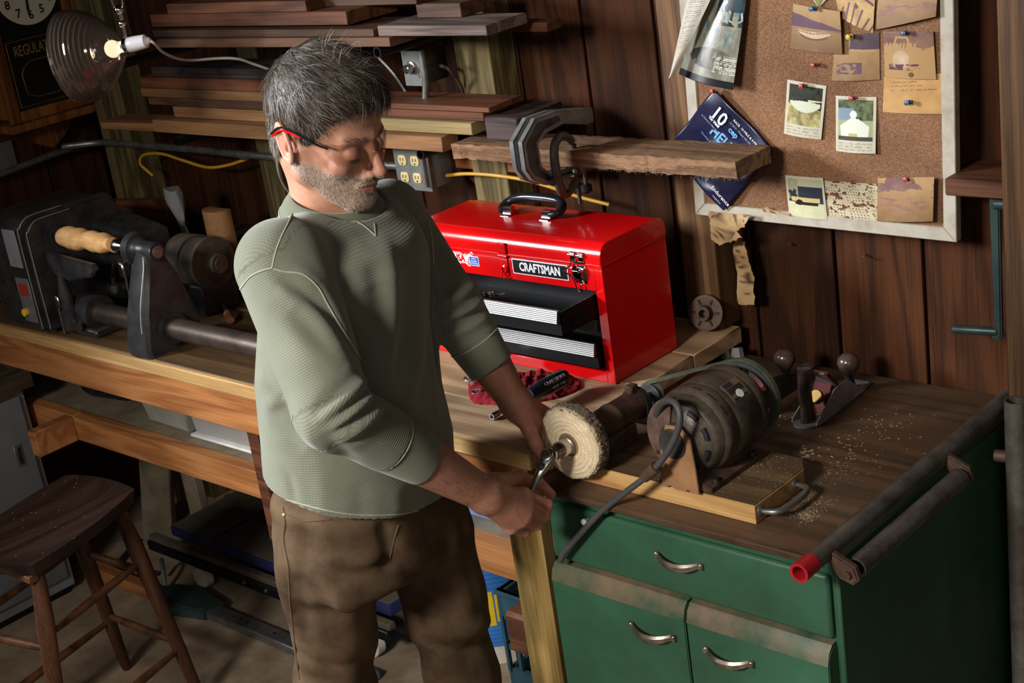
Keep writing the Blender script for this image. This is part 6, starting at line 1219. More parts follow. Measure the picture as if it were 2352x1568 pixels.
# creeper
t = thing('mechanics_creeper', 'low mechanic creeper with dusty blue-edged pads on a black frame under the bench', 'creeper', (-3.3, 2.25, 0))
bm = B(); box(bm, (-3.80, 2.13, 0.095), (-2.72, 2.155, 0.115), 0.003); box(bm, (-3.80, 2.42, 0.095), (-2.72, 2.445, 0.115), 0.003); fr_ = obj('rail', bm, 'dusty_vinyl', t); fr_['kind'] = 'stuff'
bm = B(); box(bm, (-3.80, 2.118, 0.068), (-2.72, 2.13, 0.1), 0.003); obj('side_rail', bm, 'black_metal', t)
for x0_, x1_ in ((-3.72, -3.52), (-3.51, -3.12), (-3.11, -2.74)):
    bm = B(); box(bm, (x0_, 2.16, 0.116), (x1_, 2.42, 0.150), 0.006, seg=2); p_ = obj('pad', bm, 'creeper_blue', t)
    bm = B(); box(bm, (x0_+0.006, 2.166, 0.1495), (x1_-0.006, 2.414, 0.1525), 0.001); obj('dusty_top', bm, 'dusty_vinyl', p_)
for x_ in (-3.55, -2.80):
    bm = B(); cyl(bm, (x_, 2.12, 0.034), (x_, 2.145, 0.034), 0.033, n=20); wl = obj('caster', bm, 'bucket_white', t); bm = B(); cyl(bm, (x_, 2.145, 0.034), (x_, 2.165, 0.034), 0.024, n=16); obj('hub', bm, 'black_rubber', wl)
for x_ in (-3.32, -3.22): bm = B(); lathe(bm, (x_, 2.1175, 0.085), (0, -1, 0), [(0, 0.006), (0.003, 0.005)], 12); obj('bolt', bm, 'galv', t)
t = thing('floor_jack', 'green-grey jack handle with long silver bar lying on the floor', 'jack', (-3.5, 2.0, 0.03))
a, b_ = Vector((-3.40, 2.035, 0.03)), Vector((-2.95, 2.035, 0.03)); bm = B(); box(bm, (-3.42, 2.01, 0.001), (-2.7, 2.06, 0.028), 0.004); sv = obj('silver_bar', bm, 'galv', t)
for x_ in (-3.28, -3.25, -3.22, -3.1): bm = B(); cyl(bm, (x_, 2.035, 0.0275), (x_, 2.035, 0.0295), 0.005, n=12); obj('hole', bm, 'ink', sv)
bm = B(); prism(bm, [(-3.62, 1.985, 0.001), (-3.52, 1.96, 0.001), (-3.38, 2.0, 0.001), (-3.37, 2.07, 0.001), (-3.50, 2.09, 0.001), (-3.60, 2.06, 0.001)], (0, 0, 0.038), 0.006); obj('jack_body', bm, 'crank_teal', t)
bm = B(); tube(bm, [(-3.64, 2.05, 0.02), (-3.66, 2.07, 0.06), (-3.69, 2.09, 0.075), (-3.71, 2.10, 0.05), (-3.70, 2.09, 0.02)], 0.007, 8, 5); obj('hook', bm, 'galv', t)
bm = B(); hexa(bm, [onz(330, 1240, 0.001), onz(395, 1220, 0.001), onz(395, 1215, 0.001)+Vector((0, .02, 0)), onz(330, 1230, 0.001)+Vector((0, .02, 0)), (-4.06, 2.36, 0.50), (-3.88, 2.34, 0.50), (-3.88, 2.36, 0.50), (-4.06, 2.38, 0.50)]); tag(obj('leaning_board', bm, 'panel_board'), 'wide pale board leaning upright under the bench behind the stool', 'board')
bm = B(); box(bm, (-3.82, 2.30, 0.001), (-3.75, 2.33, 0.28), 0.002); tag(obj('short_board', bm, 'panel_board'), 'narrow pale board standing beside the wide leaning board', 'board')
bm = B(); box(bm, (-4.1, 1.99, 0.0005), (-3.52, 2.03, 0.035), 0.003); tag(obj('floor_timber', bm, 'bench_beam'), 'orange timber lying on the floor behind the stool legs', 'timber')
bm = B(); tube(bm, [ony(250, 1175, 2.3), ony(300, 1200, 2.25), ony(345, 1205, 2.3), ony(390, 1215, 2.35)], 0.008, 8, 6); P = [(-4.0, 2.2, 0.01), (-3.9, 2.05, 0.012), (-3.8, 2.0, 0.02), (-3.75, 2.1, 0.01)]; bm.free(); bm = B(); tube(bm, P, 0.009, 8, 6); tag(obj('hose', bm, 'black_rubber'), 'black hose lying on the floor under the bench', 'hose')
# bucket, crate, red block
t = thing('bucket', 'white plastic bucket with blue and yellow printed wrap under the bench', 'bucket', (-2.42, 2.40, 0)); bc = Vector((-2.553, 2.36, 0))
bm = B(); lathe(bm, bc, (0, 0, 1), [(0.001, 0.125), (0.30, 0.142), (0.302, 0.150), (0.345, 0.151), (0.347, 0.145), (0.37, 0.146), (0.372, 0.152), (0.385, 0.152), (0.386, 0.10)], 40); bk = obj('shell', bm, 'bucket_white', t)
bm = B(); lathe(bm, bc, (0, 0, 1), [(0.055, 0.1290), (0.055, 0.1295), (0.30, 0.1433), (0.30, 0.1425)], 40, cap=False); bw = obj('blue_wrap', bm, 'bucket_blue', bk)
def onb(a0, a1, z0, z1, mat, nm, e=0.001):
    bm = B(); R = []
    for a_ in np.linspace(a0, a1, 8):
        R.append([bc+Vector((math.cos(a_)*(0.1263+0.0568*z+e), math.sin(a_)*(0.1263+0.0568*z+e), z)) for z in (z0, z1)]+[bc+Vector((math.cos(a_)*(0.1263+0.0568*z), math.sin(a_)*(0.1263+0.0568*z), z)) for z in (z1, z0)])
    rings(bm, R); return obj(nm, bm, mat, bw)
onb(-1.05, -0.78, 0.12, 0.22, 'bucket_yellow', 'yellow_field'); onb(-0.75, -0.70, 0.13, 0.21, 'bucket_yellow', 'yellow_field')
for k in range(5): onb(-1.1, -0.4, 0.285-0.014*k, 0.2865-0.014*k, 'blue_ink', 'print_line')
for k in range(4): onb(-1.1, -0.4, 0.105-0.012*k, 0.1065-0.012*k, 'blue_ink', 'print_line')
t = thing('milk_crate', 'dark teal plastic crate with open lattice sides under the bench', 'crate', (-2.25, 2.25, 0)); cx0, cx1, cy0, cy1, ch = -2.385, -2.02, 2.215, 2.52, 0.27
bm = B()
for a_, b__ in (((cx0, cy0), (cx1, cy0+0.012)), ((cx0, cy1-0.012), (cx1, cy1)), ((cx0, cy0), (cx0+0.012, cy1)), ((cx1-0.012, cy0), (cx1, cy1))):
    for z0_, z1_ in ((0.001, 0.05), (0.105, 0.12), (0.19, ch)): box(bm, (a_[0], a_[1], z0_), (b__[0], b__[1], z1_))
o = obj('bands', bm, 'crate_teal', t); o['kind'] = 'stuff'
bm = B()
for k in range(10):
    x_ = cx0+(cx1-cx0)*k/9-0.004; box(bm, (x_, cy0+0.001, 0.04), (x_+0.010, cy0+0.010, 0.2)); y_ = cy0+(cy1-cy0)*k/9-0.004; box(bm, (cx0+0.001, y_, 0.04), (cx0+0.010, y_+0.010, 0.2))
o = obj('slats', bm, 'crate_teal', t); o['kind'] = 'stuff'
bm = B(); box(bm, (cx0-0.006, cy0-0.006, ch-0.012), (cx1+0.006, cy0+0.014, ch), 0.003); box(bm, (cx0-0.006, cy0, ch-0.012), (cx0+0.014, cy1, ch), 0.003); obj('rim', bm, 'crate_teal', t)['kind'] = 'stuff'
bm = B(); box(bm, (cx0+0.012, cy0+0.012, 0.002), (cx1-0.012, cy1-0.012, 0.012)); obj('floor_plate', bm, 'black_rubber', t)
bm = B(); lathe(bm, (-2.28, 2.30, 0.013), (0, 0, 1), [(0, 0.035), (0.20, 0.035), (0.22, 0.025), (0.235, 0.025), (0.236, 0.01)], 20); tag(obj('yellow_bottle', bm, 'bucket_yellow'), 'yellow capped bottle standing inside the teal crate', 'bottle')
bm = B(); c = ony(1190, 1450, 1.915); box(bm, (c.x-0.03, 1.908, c.z-0.055), (-1.955, 1.99, c.z+0.045), 0.008); tag(obj('wood_cleat', bm, 'lumber_red'), 'reddish wooden block fixed behind the bench leg', 'block')

# ------------------------------------------------------------------ stool
t = thing('wooden_stool', 'worn dark wooden stool with saddle seat and paint-flecked turned legs', 'stool', (-3.15, 1.5, 0))
SZ = 0.62; A_, B_, C_, D_ = Vector((-3.355, 1.70, SZ)), Vector((-3.065, 1.738, SZ)), Vector((-2.935, 1.345, SZ)), Vector((-3.225, 1.275, SZ))
def seatP(u, v):
    e = 0.0; p = A_.lerp(B_, u).lerp(D_.lerp(C_, u), v); s = 4*(v)*(1-v); p = p.copy(); cc = sum((A_, B_, C_, D_), Vector())/4
    p.z = SZ-0.012*math.sin(PI*v)*math.sin(PI*u)**0.5-0.000*s if 0 < u < 1 else SZ; return p
n1, n2 = 14, 18; bm = B(); up_, dn_ = [], []
cc = (A_+B_+C_+D_)/4
for i in range(n1+1):
    for j in range(n2+1):
        u, v = i/n1, j/n2; U_, V_ = 2*u-1, 2*v-1
        su, sv = U_*math.sqrt(max(0, 1-0.22*V_*V_)), V_*math.sqrt(max(0, 1-0.18*U_*U_))
        p = A_.lerp(B_, (su+1)/2).lerp(D_.lerp(C_, (su+1)/2), (sv+1)/2); p.z = SZ-0.014*max(0, 1-U_*U_)*(1-V_**4)
        up_.append(bm.verts.new(p)); dn_.append(bm.verts.new((cc.x+(p.x-cc.x)*0.96, cc.y+(p.y-cc.y)*0.96, SZ-0.033)))
ix = lambda i, j: i*(n2+1)+j
for i in range(n1):
    for j in range(n2): bm.faces.new((up_[ix(i, j)], up_[ix(i+1, j)], up_[ix(i+1, j+1)], up_[ix(i, j+1)])); bm.faces.new((dn_[ix(i, j)], dn_[ix(i, j+1)], dn_[ix(i+1, j+1)], dn_[ix(i+1, j)]))
ed = [ix(i, 0) for i in range(n1+1)]+[ix(n1, j) for j in range(1, n2+1)]+[ix(i, n2) for i in range(n1-1, -1, -1)]+[ix(0, j) for j in range(n2-1, 0, -1)]
for k in range(len(ed)): a, b_ = ed[k], ed[(k+1) % len(ed)]; bm.faces.new((up_[b_], up_[a], dn_[a], dn_[b_]))
bmesh.ops.recalc_face_normals(bm, faces=bm.faces); obj('seat', bm, 'stool_wood', t)
legs = [((-3.10, 1.675), (-3.035, 1.735)), ((-2.995, 1.385), (-2.93, 1.28)), ((-3.30, 1.645), (-3.375, 1.73)), ((-3.20, 1.33), (-3.27, 1.22))]; LP = []
for (tx, ty), (fx, fy) in legs:
    a, b_ = Vector((tx, ty, SZ-0.034)), Vector((fx, fy, 0.001)); LP.append((a, b_)); d = b_-a; L_ = d.length
    bm = B(); lathe(bm, a, d, [(0, 0.013), (0.03, 0.017), (0.12, 0.0215), (0.22, 0.020), (0.30, 0.019), (0.42, 0.0175), (L_-0.02, 0.014), (L_, 0.011)], 18); obj('leg', bm, 'stool_leg', t)
def rung(i, j, z):
    a = LP[i][0].lerp(LP[i][1], (SZ-0.034-z)/(SZ-0.034)); b_ = LP[j][0].lerp(LP[j][1], (SZ-0.034-z)/(SZ-0.034)); d = b_-a; L_ = d.length
    bm = B(); lathe(bm, a, d, [(0, 0.007), (L_*0.3, 0.0105), (L_*0.7, 0.0105), (L_, 0.007)], 12); obj('rung', bm, 'stool_leg', t)
rung(0, 2, 0.40); rung(0, 2, 0.19); rung(0, 1, 0.43); rung(1, 3, 0.40); rung(2, 3, 0.43); rung(0, 1, 0.17); rung(2, 3, 0.17); rung(1, 3, 0.19)
bm = B(); c = Vector((-2.99, 1.36, SZ-0.05)); box(bm, (-3.16, 1.35, SZ-0.052), (-2.975, 1.375, SZ-0.0335), 0.002); obj('cleat', bm, 'stool_leg', t)

# ------------------------------------------------------------------ grey locker with a wooden tray of parts
t = thing('steel_locker', 'grey steel locker cabinet against the left wall with recessed handle', 'locker', (-4.1, 1.6, 0)); lx = -3.905
bm = B(); box(bm, (XL+0.003, 1.15, 0.02), (lx-0.012, 1.918, 0.668), 0.004); obj('body', bm, 'locker_grey', t)
bm = B(); box(bm, (lx-0.012, 1.17, 0.06), (lx, 1.895, 0.655), 0.003, seg=2); dd_ = obj('door', bm, 'locker_grey', t)
c = onx(46, 1046, lx); bm = B(); box(bm, (lx-0.001, c.y-0.013, c.z-0.034), (lx+0.0015, c.y+0.013, c.z+0.034), 0.0008); hh = obj('handle_plate', bm, 'galv', dd_)
bm = B(); box(bm, (lx+0.001, c.y-0.006, c.z-0.026), (lx+0.003, c.y+0.006, c.z+0.026), 0.0005); obj('recess', bm, 'dark_steel', hh)
bm = B(); box(bm, (XL+0.01, 1.16, 0.0), (lx-0.02, 1.90, 0.0205)); obj('plinth', bm, 'black_metal', t)
t = thing('parts_tray', 'old dark wooden tray full of small metal parts on the steel locker', 'tray', (-4.0, 1.7, 0.669)); x0_, x1_, y0_, y1_, z0_, z1_ = -4.2, -3.895, 1.45, 1.945, 0.669, 0.742
for lo, hi in (((x1_-0.014, y0_, z0_), (x1_, y1_, z1_)), ((x0_, y0_, z0_), (x0_+0.014, y1_, z1_)), ((x0_+0.014, y1_-0.014, z0_), (x1_-0.014, y1_, z1_)), ((x0_+0.014, y0_, z0_), (x1_-0.014, y0_+0.014, z1_))): bm = B(); box(bm, lo, hi, 0.002); obj('side', bm, 'box_wood', t)
bm = B(); box(bm, (x0_+0.014, y0_+0.014, z0_), (x1_-0.014, y1_-0.014, z0_+0.01)); obj('bottom', bm, 'box_wood', t)
bm = B(); random.seed(5)
for k in range(70):
    c = Vector((random.uniform(x0_+0.03, x1_-0.03), random.uniform(y0_+0.04, y1_-0.04), random.uniform(z0_+0.02, z1_+0.006))); d = Vector((random.gauss(0, 1), random.gauss(0, 1), random.gauss(0, .35))).normalized()*random.uniform(0.008, 0.03); cyl(bm, c-d*0.7, c+d*0.7, random.uniform(0.003, 0.008), n=8)
tag(obj('metal_parts', bm, 'dark_steel'), 'jumble of small metal bolts and fittings heaped in the wooden tray', 'metal parts', kind='stuff')
bm = B(); a = onx(100, 862, -3.88); cyl(bm, (-3.93, 1.935, 0.75), (-3.80, 1.952, 0.752), 0.009, n=14); tag(obj('white_rod', bm, 'bin_grey'), 'pale rod lying between the wooden tray and the workbench apron', 'rod')
random.seed(7)
# ------------------------------------------------------------------ the man: bodies and clothes grown from distance fields
def vv(*p): return np.array(p, float)
def capd(P, a, b, ra, rb=None):
    rb = ra if rb is None else rb; a = np.asarray(a, float); b = np.asarray(b, float); ba = b-a; t = np.clip((P-a) @ ba/(ba @ ba+1e-12), 0, 1)
    return np.linalg.norm(P-a-t[:, None]*ba, axis=1)-(ra+(rb-ra)*t)
def elld(P, c, r, R=None):
    q = P-np.asarray(c, float)
    if R is not None: q = q @ np.asarray(R)
    r = np.asarray(r, float); k0 = np.linalg.norm(q/r, axis=1); k1 = np.linalg.norm(q/(r*r), axis=1)+1e-9
    return k0*(k0-1)/k1
def smin(a, b, k):
    h = np.clip(0.5+0.5*(b-a)/k, 0, 1); return b*(1-h)+a*h-k*h*(1-h)
def smax(a, b, k): return -smin(-a, -b, k)
def nets(fn, lo, hi, h):
    lo, hi = np.array(lo, float), np.array(hi, float); n = np.ceil((hi-lo)/h).astype(int)+1
    # coarse pass finds the blocks the surface crosses; the rest is filled with its sign
    ax = [lo[i]+h*np.arange(n[i]) for i in range(3)]
    bs = 8; nb = (n+bs-1)//bs; cen = np.stack(np.meshgrid(*[lo[i]+h*(np.arange(nb[i])*bs+bs/2) for i in range(3)], indexing='ij'), -1).reshape(-1, 3)
    fc = fn(cen); near = (np.abs(fc) < h*bs*1.5).reshape(nb); F = np.repeat(np.repeat(np.repeat(np.sign(fc).reshape(nb), bs, 0), bs, 1), bs, 2)[:n[0], :n[1], :n[2]].astype(float)
    M = np.repeat(np.repeat(np.repeat(near, bs, 0), bs, 1), bs, 2)[:n[0], :n[1], :n[2]]
    I = np.argwhere(M); F[M] = fn(lo+I*h); S = F < 0
    c = [(i, j, k) for i in (0, 1) for j in (0, 1) for k in (0, 1)]; N1 = n-1
    sl = lambda A, o: A[o[0]:o[0]+N1[0], o[1]:o[1]+N1[1], o[2]:o[2]+N1[2]]
    cnt = sum(sl(S, o).astype(np.int8) for o in c); act = (cnt > 0) & (cnt < 8); ids = -np.ones(N1, int); A = np.argwhere(act); ids[act] = np.arange(len(A))
    acc = np.zeros((len(A), 3)); w_ = np.zeros(len(A))
    for i in range(8):
        for j in range(i+1, 8):
            d = np.abs(np.array(c[i])-np.array(c[j]))
            if d.sum() != 1: continue
            fa = F[tuple((A+c[i]).T)]; fb = F[tuple((A+c[j]).T)]; m = (fa < 0) != (fb < 0); t = np.where(m, fa/(fa-fb+1e-20), 0)
            p = np.array(c[i])+(np.array(c[j])-np.array(c[i]))*t[:, None]; acc += p*m[:, None]; w_ += m
    V = lo+(A+acc/w_[:, None])*h; Q = []
    for ax_ in range(3):
        o = [0, 0, 0]; o[ax_] = 1; u, v = [(1, 2), (2, 0), (0, 1)][ax_]
        a = S[:N1[0], :N1[1], :N1[2]]; b_ = S[o[0]:o[0]+N1[0], o[1]:o[1]+N1[1], o[2]:o[2]+N1[2]]; E = np.argwhere(a != b_); E = E[(E[:, u] > 0) & (E[:, v] > 0)]
        du = np.zeros(3, int); du[u] = 1; dv = np.zeros(3, int); dv[v] = 1
        q = np.stack([ids[tuple(E.T)], ids[tuple((E-du).T)], ids[tuple((E-du-dv).T)], ids[tuple((E-dv).T)]], 1); fl = a[tuple(E.T)]; q[~fl] = q[~fl][:, ::-1]; Q.append(q)
    Q = np.concatenate(Q); Q = Q[(Q >= 0).all(1)]; return V, Q
def mesh_np(name, V, Q, mat, parent, cols=None, rib=None):
    me = bpy.data.meshes.new(name); me.vertices.add(len(V)); me.vertices.foreach_set('co', np.asarray(V, np.float32).ravel())
    me.loops.add(Q.size); me.loops.foreach_set('vertex_index', Q.astype(np.int32).ravel()); me.polygons.add(len(Q)); me.polygons.foreach_set('loop_start', np.arange(0, Q.size, 4, dtype=np.int32))
    me.update(calc_edges=True); me.validate()
    if cols is not None:
        c4 = np.ones((len(V), 4)); c4[:, :3] = np.clip(cols, 0, 1); at = me.color_attributes.new('Col', 'FLOAT_COLOR', 'POINT'); at.data.foreach_set('color', c4.ravel())
    if rib is not None:
        at = me.attributes.new('rib', 'FLOAT_VECTOR', 'POINT'); at.data.foreach_set('vector', np.asarray(rib, np.float32).ravel())
    return link(name, me, mat, parent, smooth=True)
def fbm3(P, s, seed=0, o=3): return (fbm(P[:, 0]+20, P[:, 1]+20, s, o, seed)+fbm(P[:, 1]+30, P[:, 2]+20, s, o, seed+1)+fbm(P[:, 2]+40, P[:, 0]+20, s, o, seed+2))/3
man = thing('person', 'grey-haired man in olive thermal shirt and brown jeans turning a ratchet at the bench', 'person', (-2.02, 1.58, 0))
# joints
SR, ER, WR = ond(650, 612, 2.50), ond(766, 942, 2.42), ond(1118, 1138, 2.64)
SL, EL, WL = ond(893, 494, 2.80), ond(1034, 700, 2.76), ond(1190, 932, 2.81)
chest = ond(792, 700, 2.66); Rb = (SR-SL); Rb.z = 0; Rb.normalize(); Fb = Vector((0, 0, 1)).cross(Rb)   # his right, his front
FbN, RbN = np.array(Fb), np.array(Rb)
# head frame
HS = 1.06; HO = CAM+(Vector((-1.8807, 1.5376, 1.6053))-CAM)*1.065+Vector((0, 0, .006))
def _hm():
    a, b_, c = math.radians(-79.07), math.radians(-14.5), math.radians(-1.5)
    return Matrix.Rotation(a, 3, 'Z') @ Matrix.Rotation(b_, 3, 'X') @ Matrix.Rotation(c, 3, 'Y')
HM = _hm(); HMn = np.array(HM); HOn = np.array(HO)
def toL(P): return ((P-HOn) @ HMn)/HS
def toW(p): return HO+HM @ (Vector(p)*HS)
Nc = ond(764, 444, 2.65)           # neck ring centre
NcL = toL(np.array([Nc]))[0]
def head_sdf(P):
    L = P.copy(); L[:, 0] = np.abs(L[:, 0]); X, Y, Z = L.T
    d = elld(L, (0, -.006, .048), (.0745, .090, .084))
    d = smin(d, elld(L, (0, .030, .045), (.066, .062, .058)), .02)
    d = smin(d, elld(L, (0, .030, -.030), (.058, .060, .075)), .02)
    d = smin(d, capd(L, (.052, .002, -.050), (.020, .074, -.094), .018, .016), .025)
    d = smin(d, capd(L, (.058, -.004, -.015), (.052, .002, -.052), .015, .018), .02)
    d = smin(d, elld(L, (0, .080, -.094), (.021, .018, .018)), .014)
    d = smin(d, capd(L, (.0, .088, .018), (.045, .070, .014), .011, .010), .014)     # brow ridge
    d = smin(d, elld(L, (.043, .062, -.028), (.020, .020, .018)), .016)               # cheekbone
    d = smax(d, -elld(L, (.033, .104, -.006), (.019, .020, .014)), .012)              # eye socket
    d = smin(d, elld(L, (.032, .0775, -.007), (.0145, .0125, .0125)), .004)           # closed upper lid over the eye
    d = smin(d, capd(L, (0, .088, .006), (0, .1115, -.034), .0075, .0095), .010)      # nose
    d = smin(d, elld(L, (0, .112, -.038), (.0105, .0105, .009)), .005)
    d = smin(d, elld(L, (.0130, .0985, -.042), (.0075, .0105, .0070)), .005)          # nostril wing
    d = smax(d, -elld(L, (.0065, .106, -.050), (.0035, .0045, .0040)), .003)
    d = smin(d, elld(L, (0, .083, -.062), (.027, .018, .016)), .012)                   # muzzle
    d = smin(d, capd(L, (0, .0985, -.0585), (.021, .088, -.0630), .0040, .0025), .004)
    d = smin(d, capd(L, (0, .0970, -.0705), (.018, .089, -.0665), .0048, .0028), .004)
    d = smax(d, -capd(L, (0, .1045, -.0640), (.024, .0915, -.0645), .0016, .0010), .003)
    d = smax(d, -capd(L, (.0195, .094, -.040), (.030, .083, -.062), .0022, .0022), .006)   # fold beside the mouth
    for k in range(4): zz = .048+.013*k; d = smax(d, -capd(L, (0, .0945-.0026*k*k*.6, zz), (.030, .0845-.0026*k*k*.6, zz+.002), .0016, .0008), .005)
    # ear
    ec = np.array([.076, -.020, -.003])
    q = L-ec; q = np.stack([q[:, 0]*1.0-q[:, 1]*.35, q[:, 1]*1+q[:, 0]*.35, q[:, 2]-q[:, 1]*.15], 1); q = np.stack([q[:, 0], q[:, 1]-q[:, 2]*-.0+q[:, 2]*.62, q[:, 2]], 1)
    rr = np.sqrt((q[:, 1]/.0165)**2+(q[:, 2]/.0270)**2); ear = np.sqrt(((rr-1)*.0175)**2+(q[:, 0]-.004)**2)-.0042
    lobe = elld(L, (.0725, -.003, -.026), (.006, .009, .010)); conch = elld(L, (.0705, -.018, -.004), (.006, .0140, .022)); inner = np.sqrt(((rr-.58)*.0175)**2+(q[:, 0]-.001)**2)-.0028
    e = smin(smin(ear, lobe, .005), smin(conch, inner, .004), .004); e = smax(e, -elld(L, (.0800, -.013, -.006), (.0075, .0065, .0090)), .004); d = smin(d, e, .004)
    # neck
    nc = NcL; d = smin(d, capd(P, (0, -.030, -.045), (nc[0], nc[1]-.010, nc[2]), .050, .056), .014)
    d = smin(d, capd(P, (nc[0], nc[1]-.010, nc[2]), (nc[0], nc[1]-.03, nc[2]-.10), .056, .058), .02)
    for sgn in (1, -1): d = smin(d, capd(P, (sgn*.060, -.020, -.035), (nc[0]+sgn*.016, nc[1]+.050, nc[2]-.02), .010, .011), .014)
    d = smin(d, elld(P, (nc[0]*.5, nc[1]+.048, nc[2]*.5-.045), (.011, .012, .014)), .02)
    return d*HS
hl = nets(lambda P: head_sdf(toL(P)), HOn-np.array([.17, .17, .24]), HOn+np.array([.17, .17, .175]), 0.0026)
HV, HQ = hl; Lh = toL(HV); X, Y, Z = Lh.T; ax_ = np.abs(X)
base = np.array([0.47, 0.235, 0.155]); hc_ = np.tile(base, (len(HV), 1)); n_ = fbm3(HV, 30, 3)[:, None]; hc_ *= 0.85+0.3*n_
def blend(c, m, col, k=1.0): m = np.clip(m, 0, 1)[:, None]*k; return c*(1-m)+np.array(col)*m
gs = lambda c, r: np.exp(-(((X-c[0])/r[0])**2+((Y-c[1])/r[1])**2+((Z-c[2])/r[2])**2))
gs2 = lambda c, r: np.exp(-(((ax_-c[0])/r[0])**2+((Y-c[1])/r[1])**2+((Z-c[2])/r[2])**2))
hc_ = blend(hc_, gs((0, .115, -.036), (.016, .02, .018)), (0.55, 0.20, 0.15), .7); hc_ = blend(hc_, gs2((.045, .07, -.03), (.022, .03, .02)), (0.55, 0.22, 0.16), .45)
hc_ = blend(hc_, gs2((.076, -.018, 0), (.014, .02, .032)), (0.52, 0.17, 0.12), .6)
beard = np.clip((-.034-Z+0.35*np.clip(.04-Y, 0, .1))/.012, 0, 1)*np.clip((Y+.012)/.012, 0, 1)*np.clip((Z+.128)/.01, 0, 1)*np.clip((Z+.052+.86*np.clip(Y, 0, .1))/.008, 0, 1)*(1-gs2((.022, .088, -.040), (.014, .02, .012)))
lip = ((np.abs(Z+.0645-.0*ax_) < .0080-.18*ax_*(ax_ < .03)) & (Y > .082) & (ax_ < .022)).astype(float)
hc_ = blend(hc_, beard*(1-lip)*(0.5+0.6*fbm3(HV, 160, 9)), (0.40, 0.34, 0.28), .75); must = np.exp(-((Z+.0535)/.005)**2)*(ax_ < .026)*(Y > .08); hc_ = blend(hc_, must, (0.19, 0.13, 0.09), .7)
hc_ = blend(hc_, lip, (0.40, 0.145, 0.115), .9); hc_ = blend(hc_, np.exp(-((Z+.0642)/.0012)**2)*lip, (0.12, 0.04, 0.03), .8)
hc_ = blend(hc_, gs2((.033, .09, -.0165), (.014, .012, .0022)), (0.09, 0.045, 0.03), .85); hc_ = blend(hc_, gs2((.033, .087, -.003), (.016, .014, .006)), (0.36, 0.155, 0.11), .5)
hc_ = blend(hc_, gs2((.033, .085, -.024), (.015, .014, .006)), (0.38, 0.17, 0.13), .4)
# arms and hands
ARM_A, ARM_B, ARM_H = (0.34, 0.155, 0.10), (0.30, 0.13, 0.085), (0.40, 0.17, 0.115)
def nv(v): return np.array(v[:])
def hand_R():
    W = nv(WR); fa = ER+(WR-ER)*0.40
    p = lambda a, b, d: nv(ond(a, b, d))
    mc = [p(1203, 1139, 2.705), p(1201, 1164, 2.69), p(1191, 1190, 2.69), p(1172, 1210, 2.70)]
    pip = [p(1256, 1160, 2.735), p(1249, 1182, 2.728), p(1233, 1203, 2.728), p(1206, 1220, 2.73)]
    dip = [p(1246, 1166, 2.768), p(1238, 1190, 2.76), p(1220, 1208, 2.758), p(1196, 1220, 2.757)]
    tip = [p(1214, 1156, 2.775), p(1208, 1180, 2.768), p(1196, 1198, 2.765), p(1180, 1208, 2.765)]
    th = [p(1140, 1112, 2.69), p(1192, 1098, 2.755), p(1236, 1110, 2.782), p(1266, 1134, 2.782)]
    def f(P):
        d = capd(P, nv(fa), W, .0455, .0275); d = smin(d, capd(P, nv(ER.lerp(WR, .5)), W, .043, .028), .01)
        d = smin(d, capd(P, W, (mc[1]+mc[2])/2, .029, .026), .02)
        for i in range(4):
            r = (.0125, .0130, .0120, .0105)[i]; d = smin(d, capd(P, W+(mc[i]-W)*.35, mc[i], .019, r+.0025), .014)
            d = smin(d, capd(P, mc[i], mc[i], r+.0028), .006)
            fg = capd(P, mc[i], pip[i], r+.0010, r-.0003); fg = smin(fg, capd(P, pip[i], dip[i], r, r-.0015), .003); fg = smin(fg, capd(P, dip[i], tip[i], r-.0015, r-.003), .003); d = smin(d, fg, .0035)
        t_ = capd(P, th[0], th[1], .0185, .0145); t_ = smin(t_, capd(P, th[1], th[2], .0140, .0122), .005); t_ = smin(t_, capd(P, th[2], th[3], .0122, .0088), .004); d = smin(d, t_, .009)
        d = smin(d, capd(P, W, th[0], .026, .018), .015)
        for i in range(4): d = smin(d, capd(P, W+(mc[i]-W)*.2, mc[i], .0285-.002*i, .012) +.004, .004)
        return d
    V, Q = nets(f, np.minimum(nv(fa), p(1110, 1240, 2.72))-.06, np.maximum(nv(fa), p(1280, 1090, 2.80))+.06, 0.0021)
    c = np.tile(np.array(ARM_A), (len(V), 1)); t = np.clip((V-nv(ER)) @ nv(WR-ER)/((WR-ER).length_squared), 0, 2); c = blend(c, (t-.95)/.1, ARM_H)
    for k in range(4):
        c = blend(c, np.exp(-np.linalg.norm(V-mc[k], axis=1)**2/.016**2), (0.56, 0.30, 0.22), .55); c = blend(c, np.exp(-np.linalg.norm(V-pip[k], axis=1)**2/.011**2), (0.50, 0.22, 0.15), .45)
    nt_ = th[3]+(th[3]-th[2])/np.linalg.norm(th[3]-th[2])*.004; c = blend(c, np.exp(-(np.linalg.norm(V-nt_, axis=1)/.006)**2)*0.8, (0.62, 0.38, 0.30))
    nn = fbm3(V, 55, 12)[:, None]; vein = np.abs(fbm3(V, 26, 33, 2)-.5) < .012; c = c*(0.72+0.56*nn); c = blend(c, vein.astype(float), (0.22, 0.10, 0.09), .35); return V, Q, c
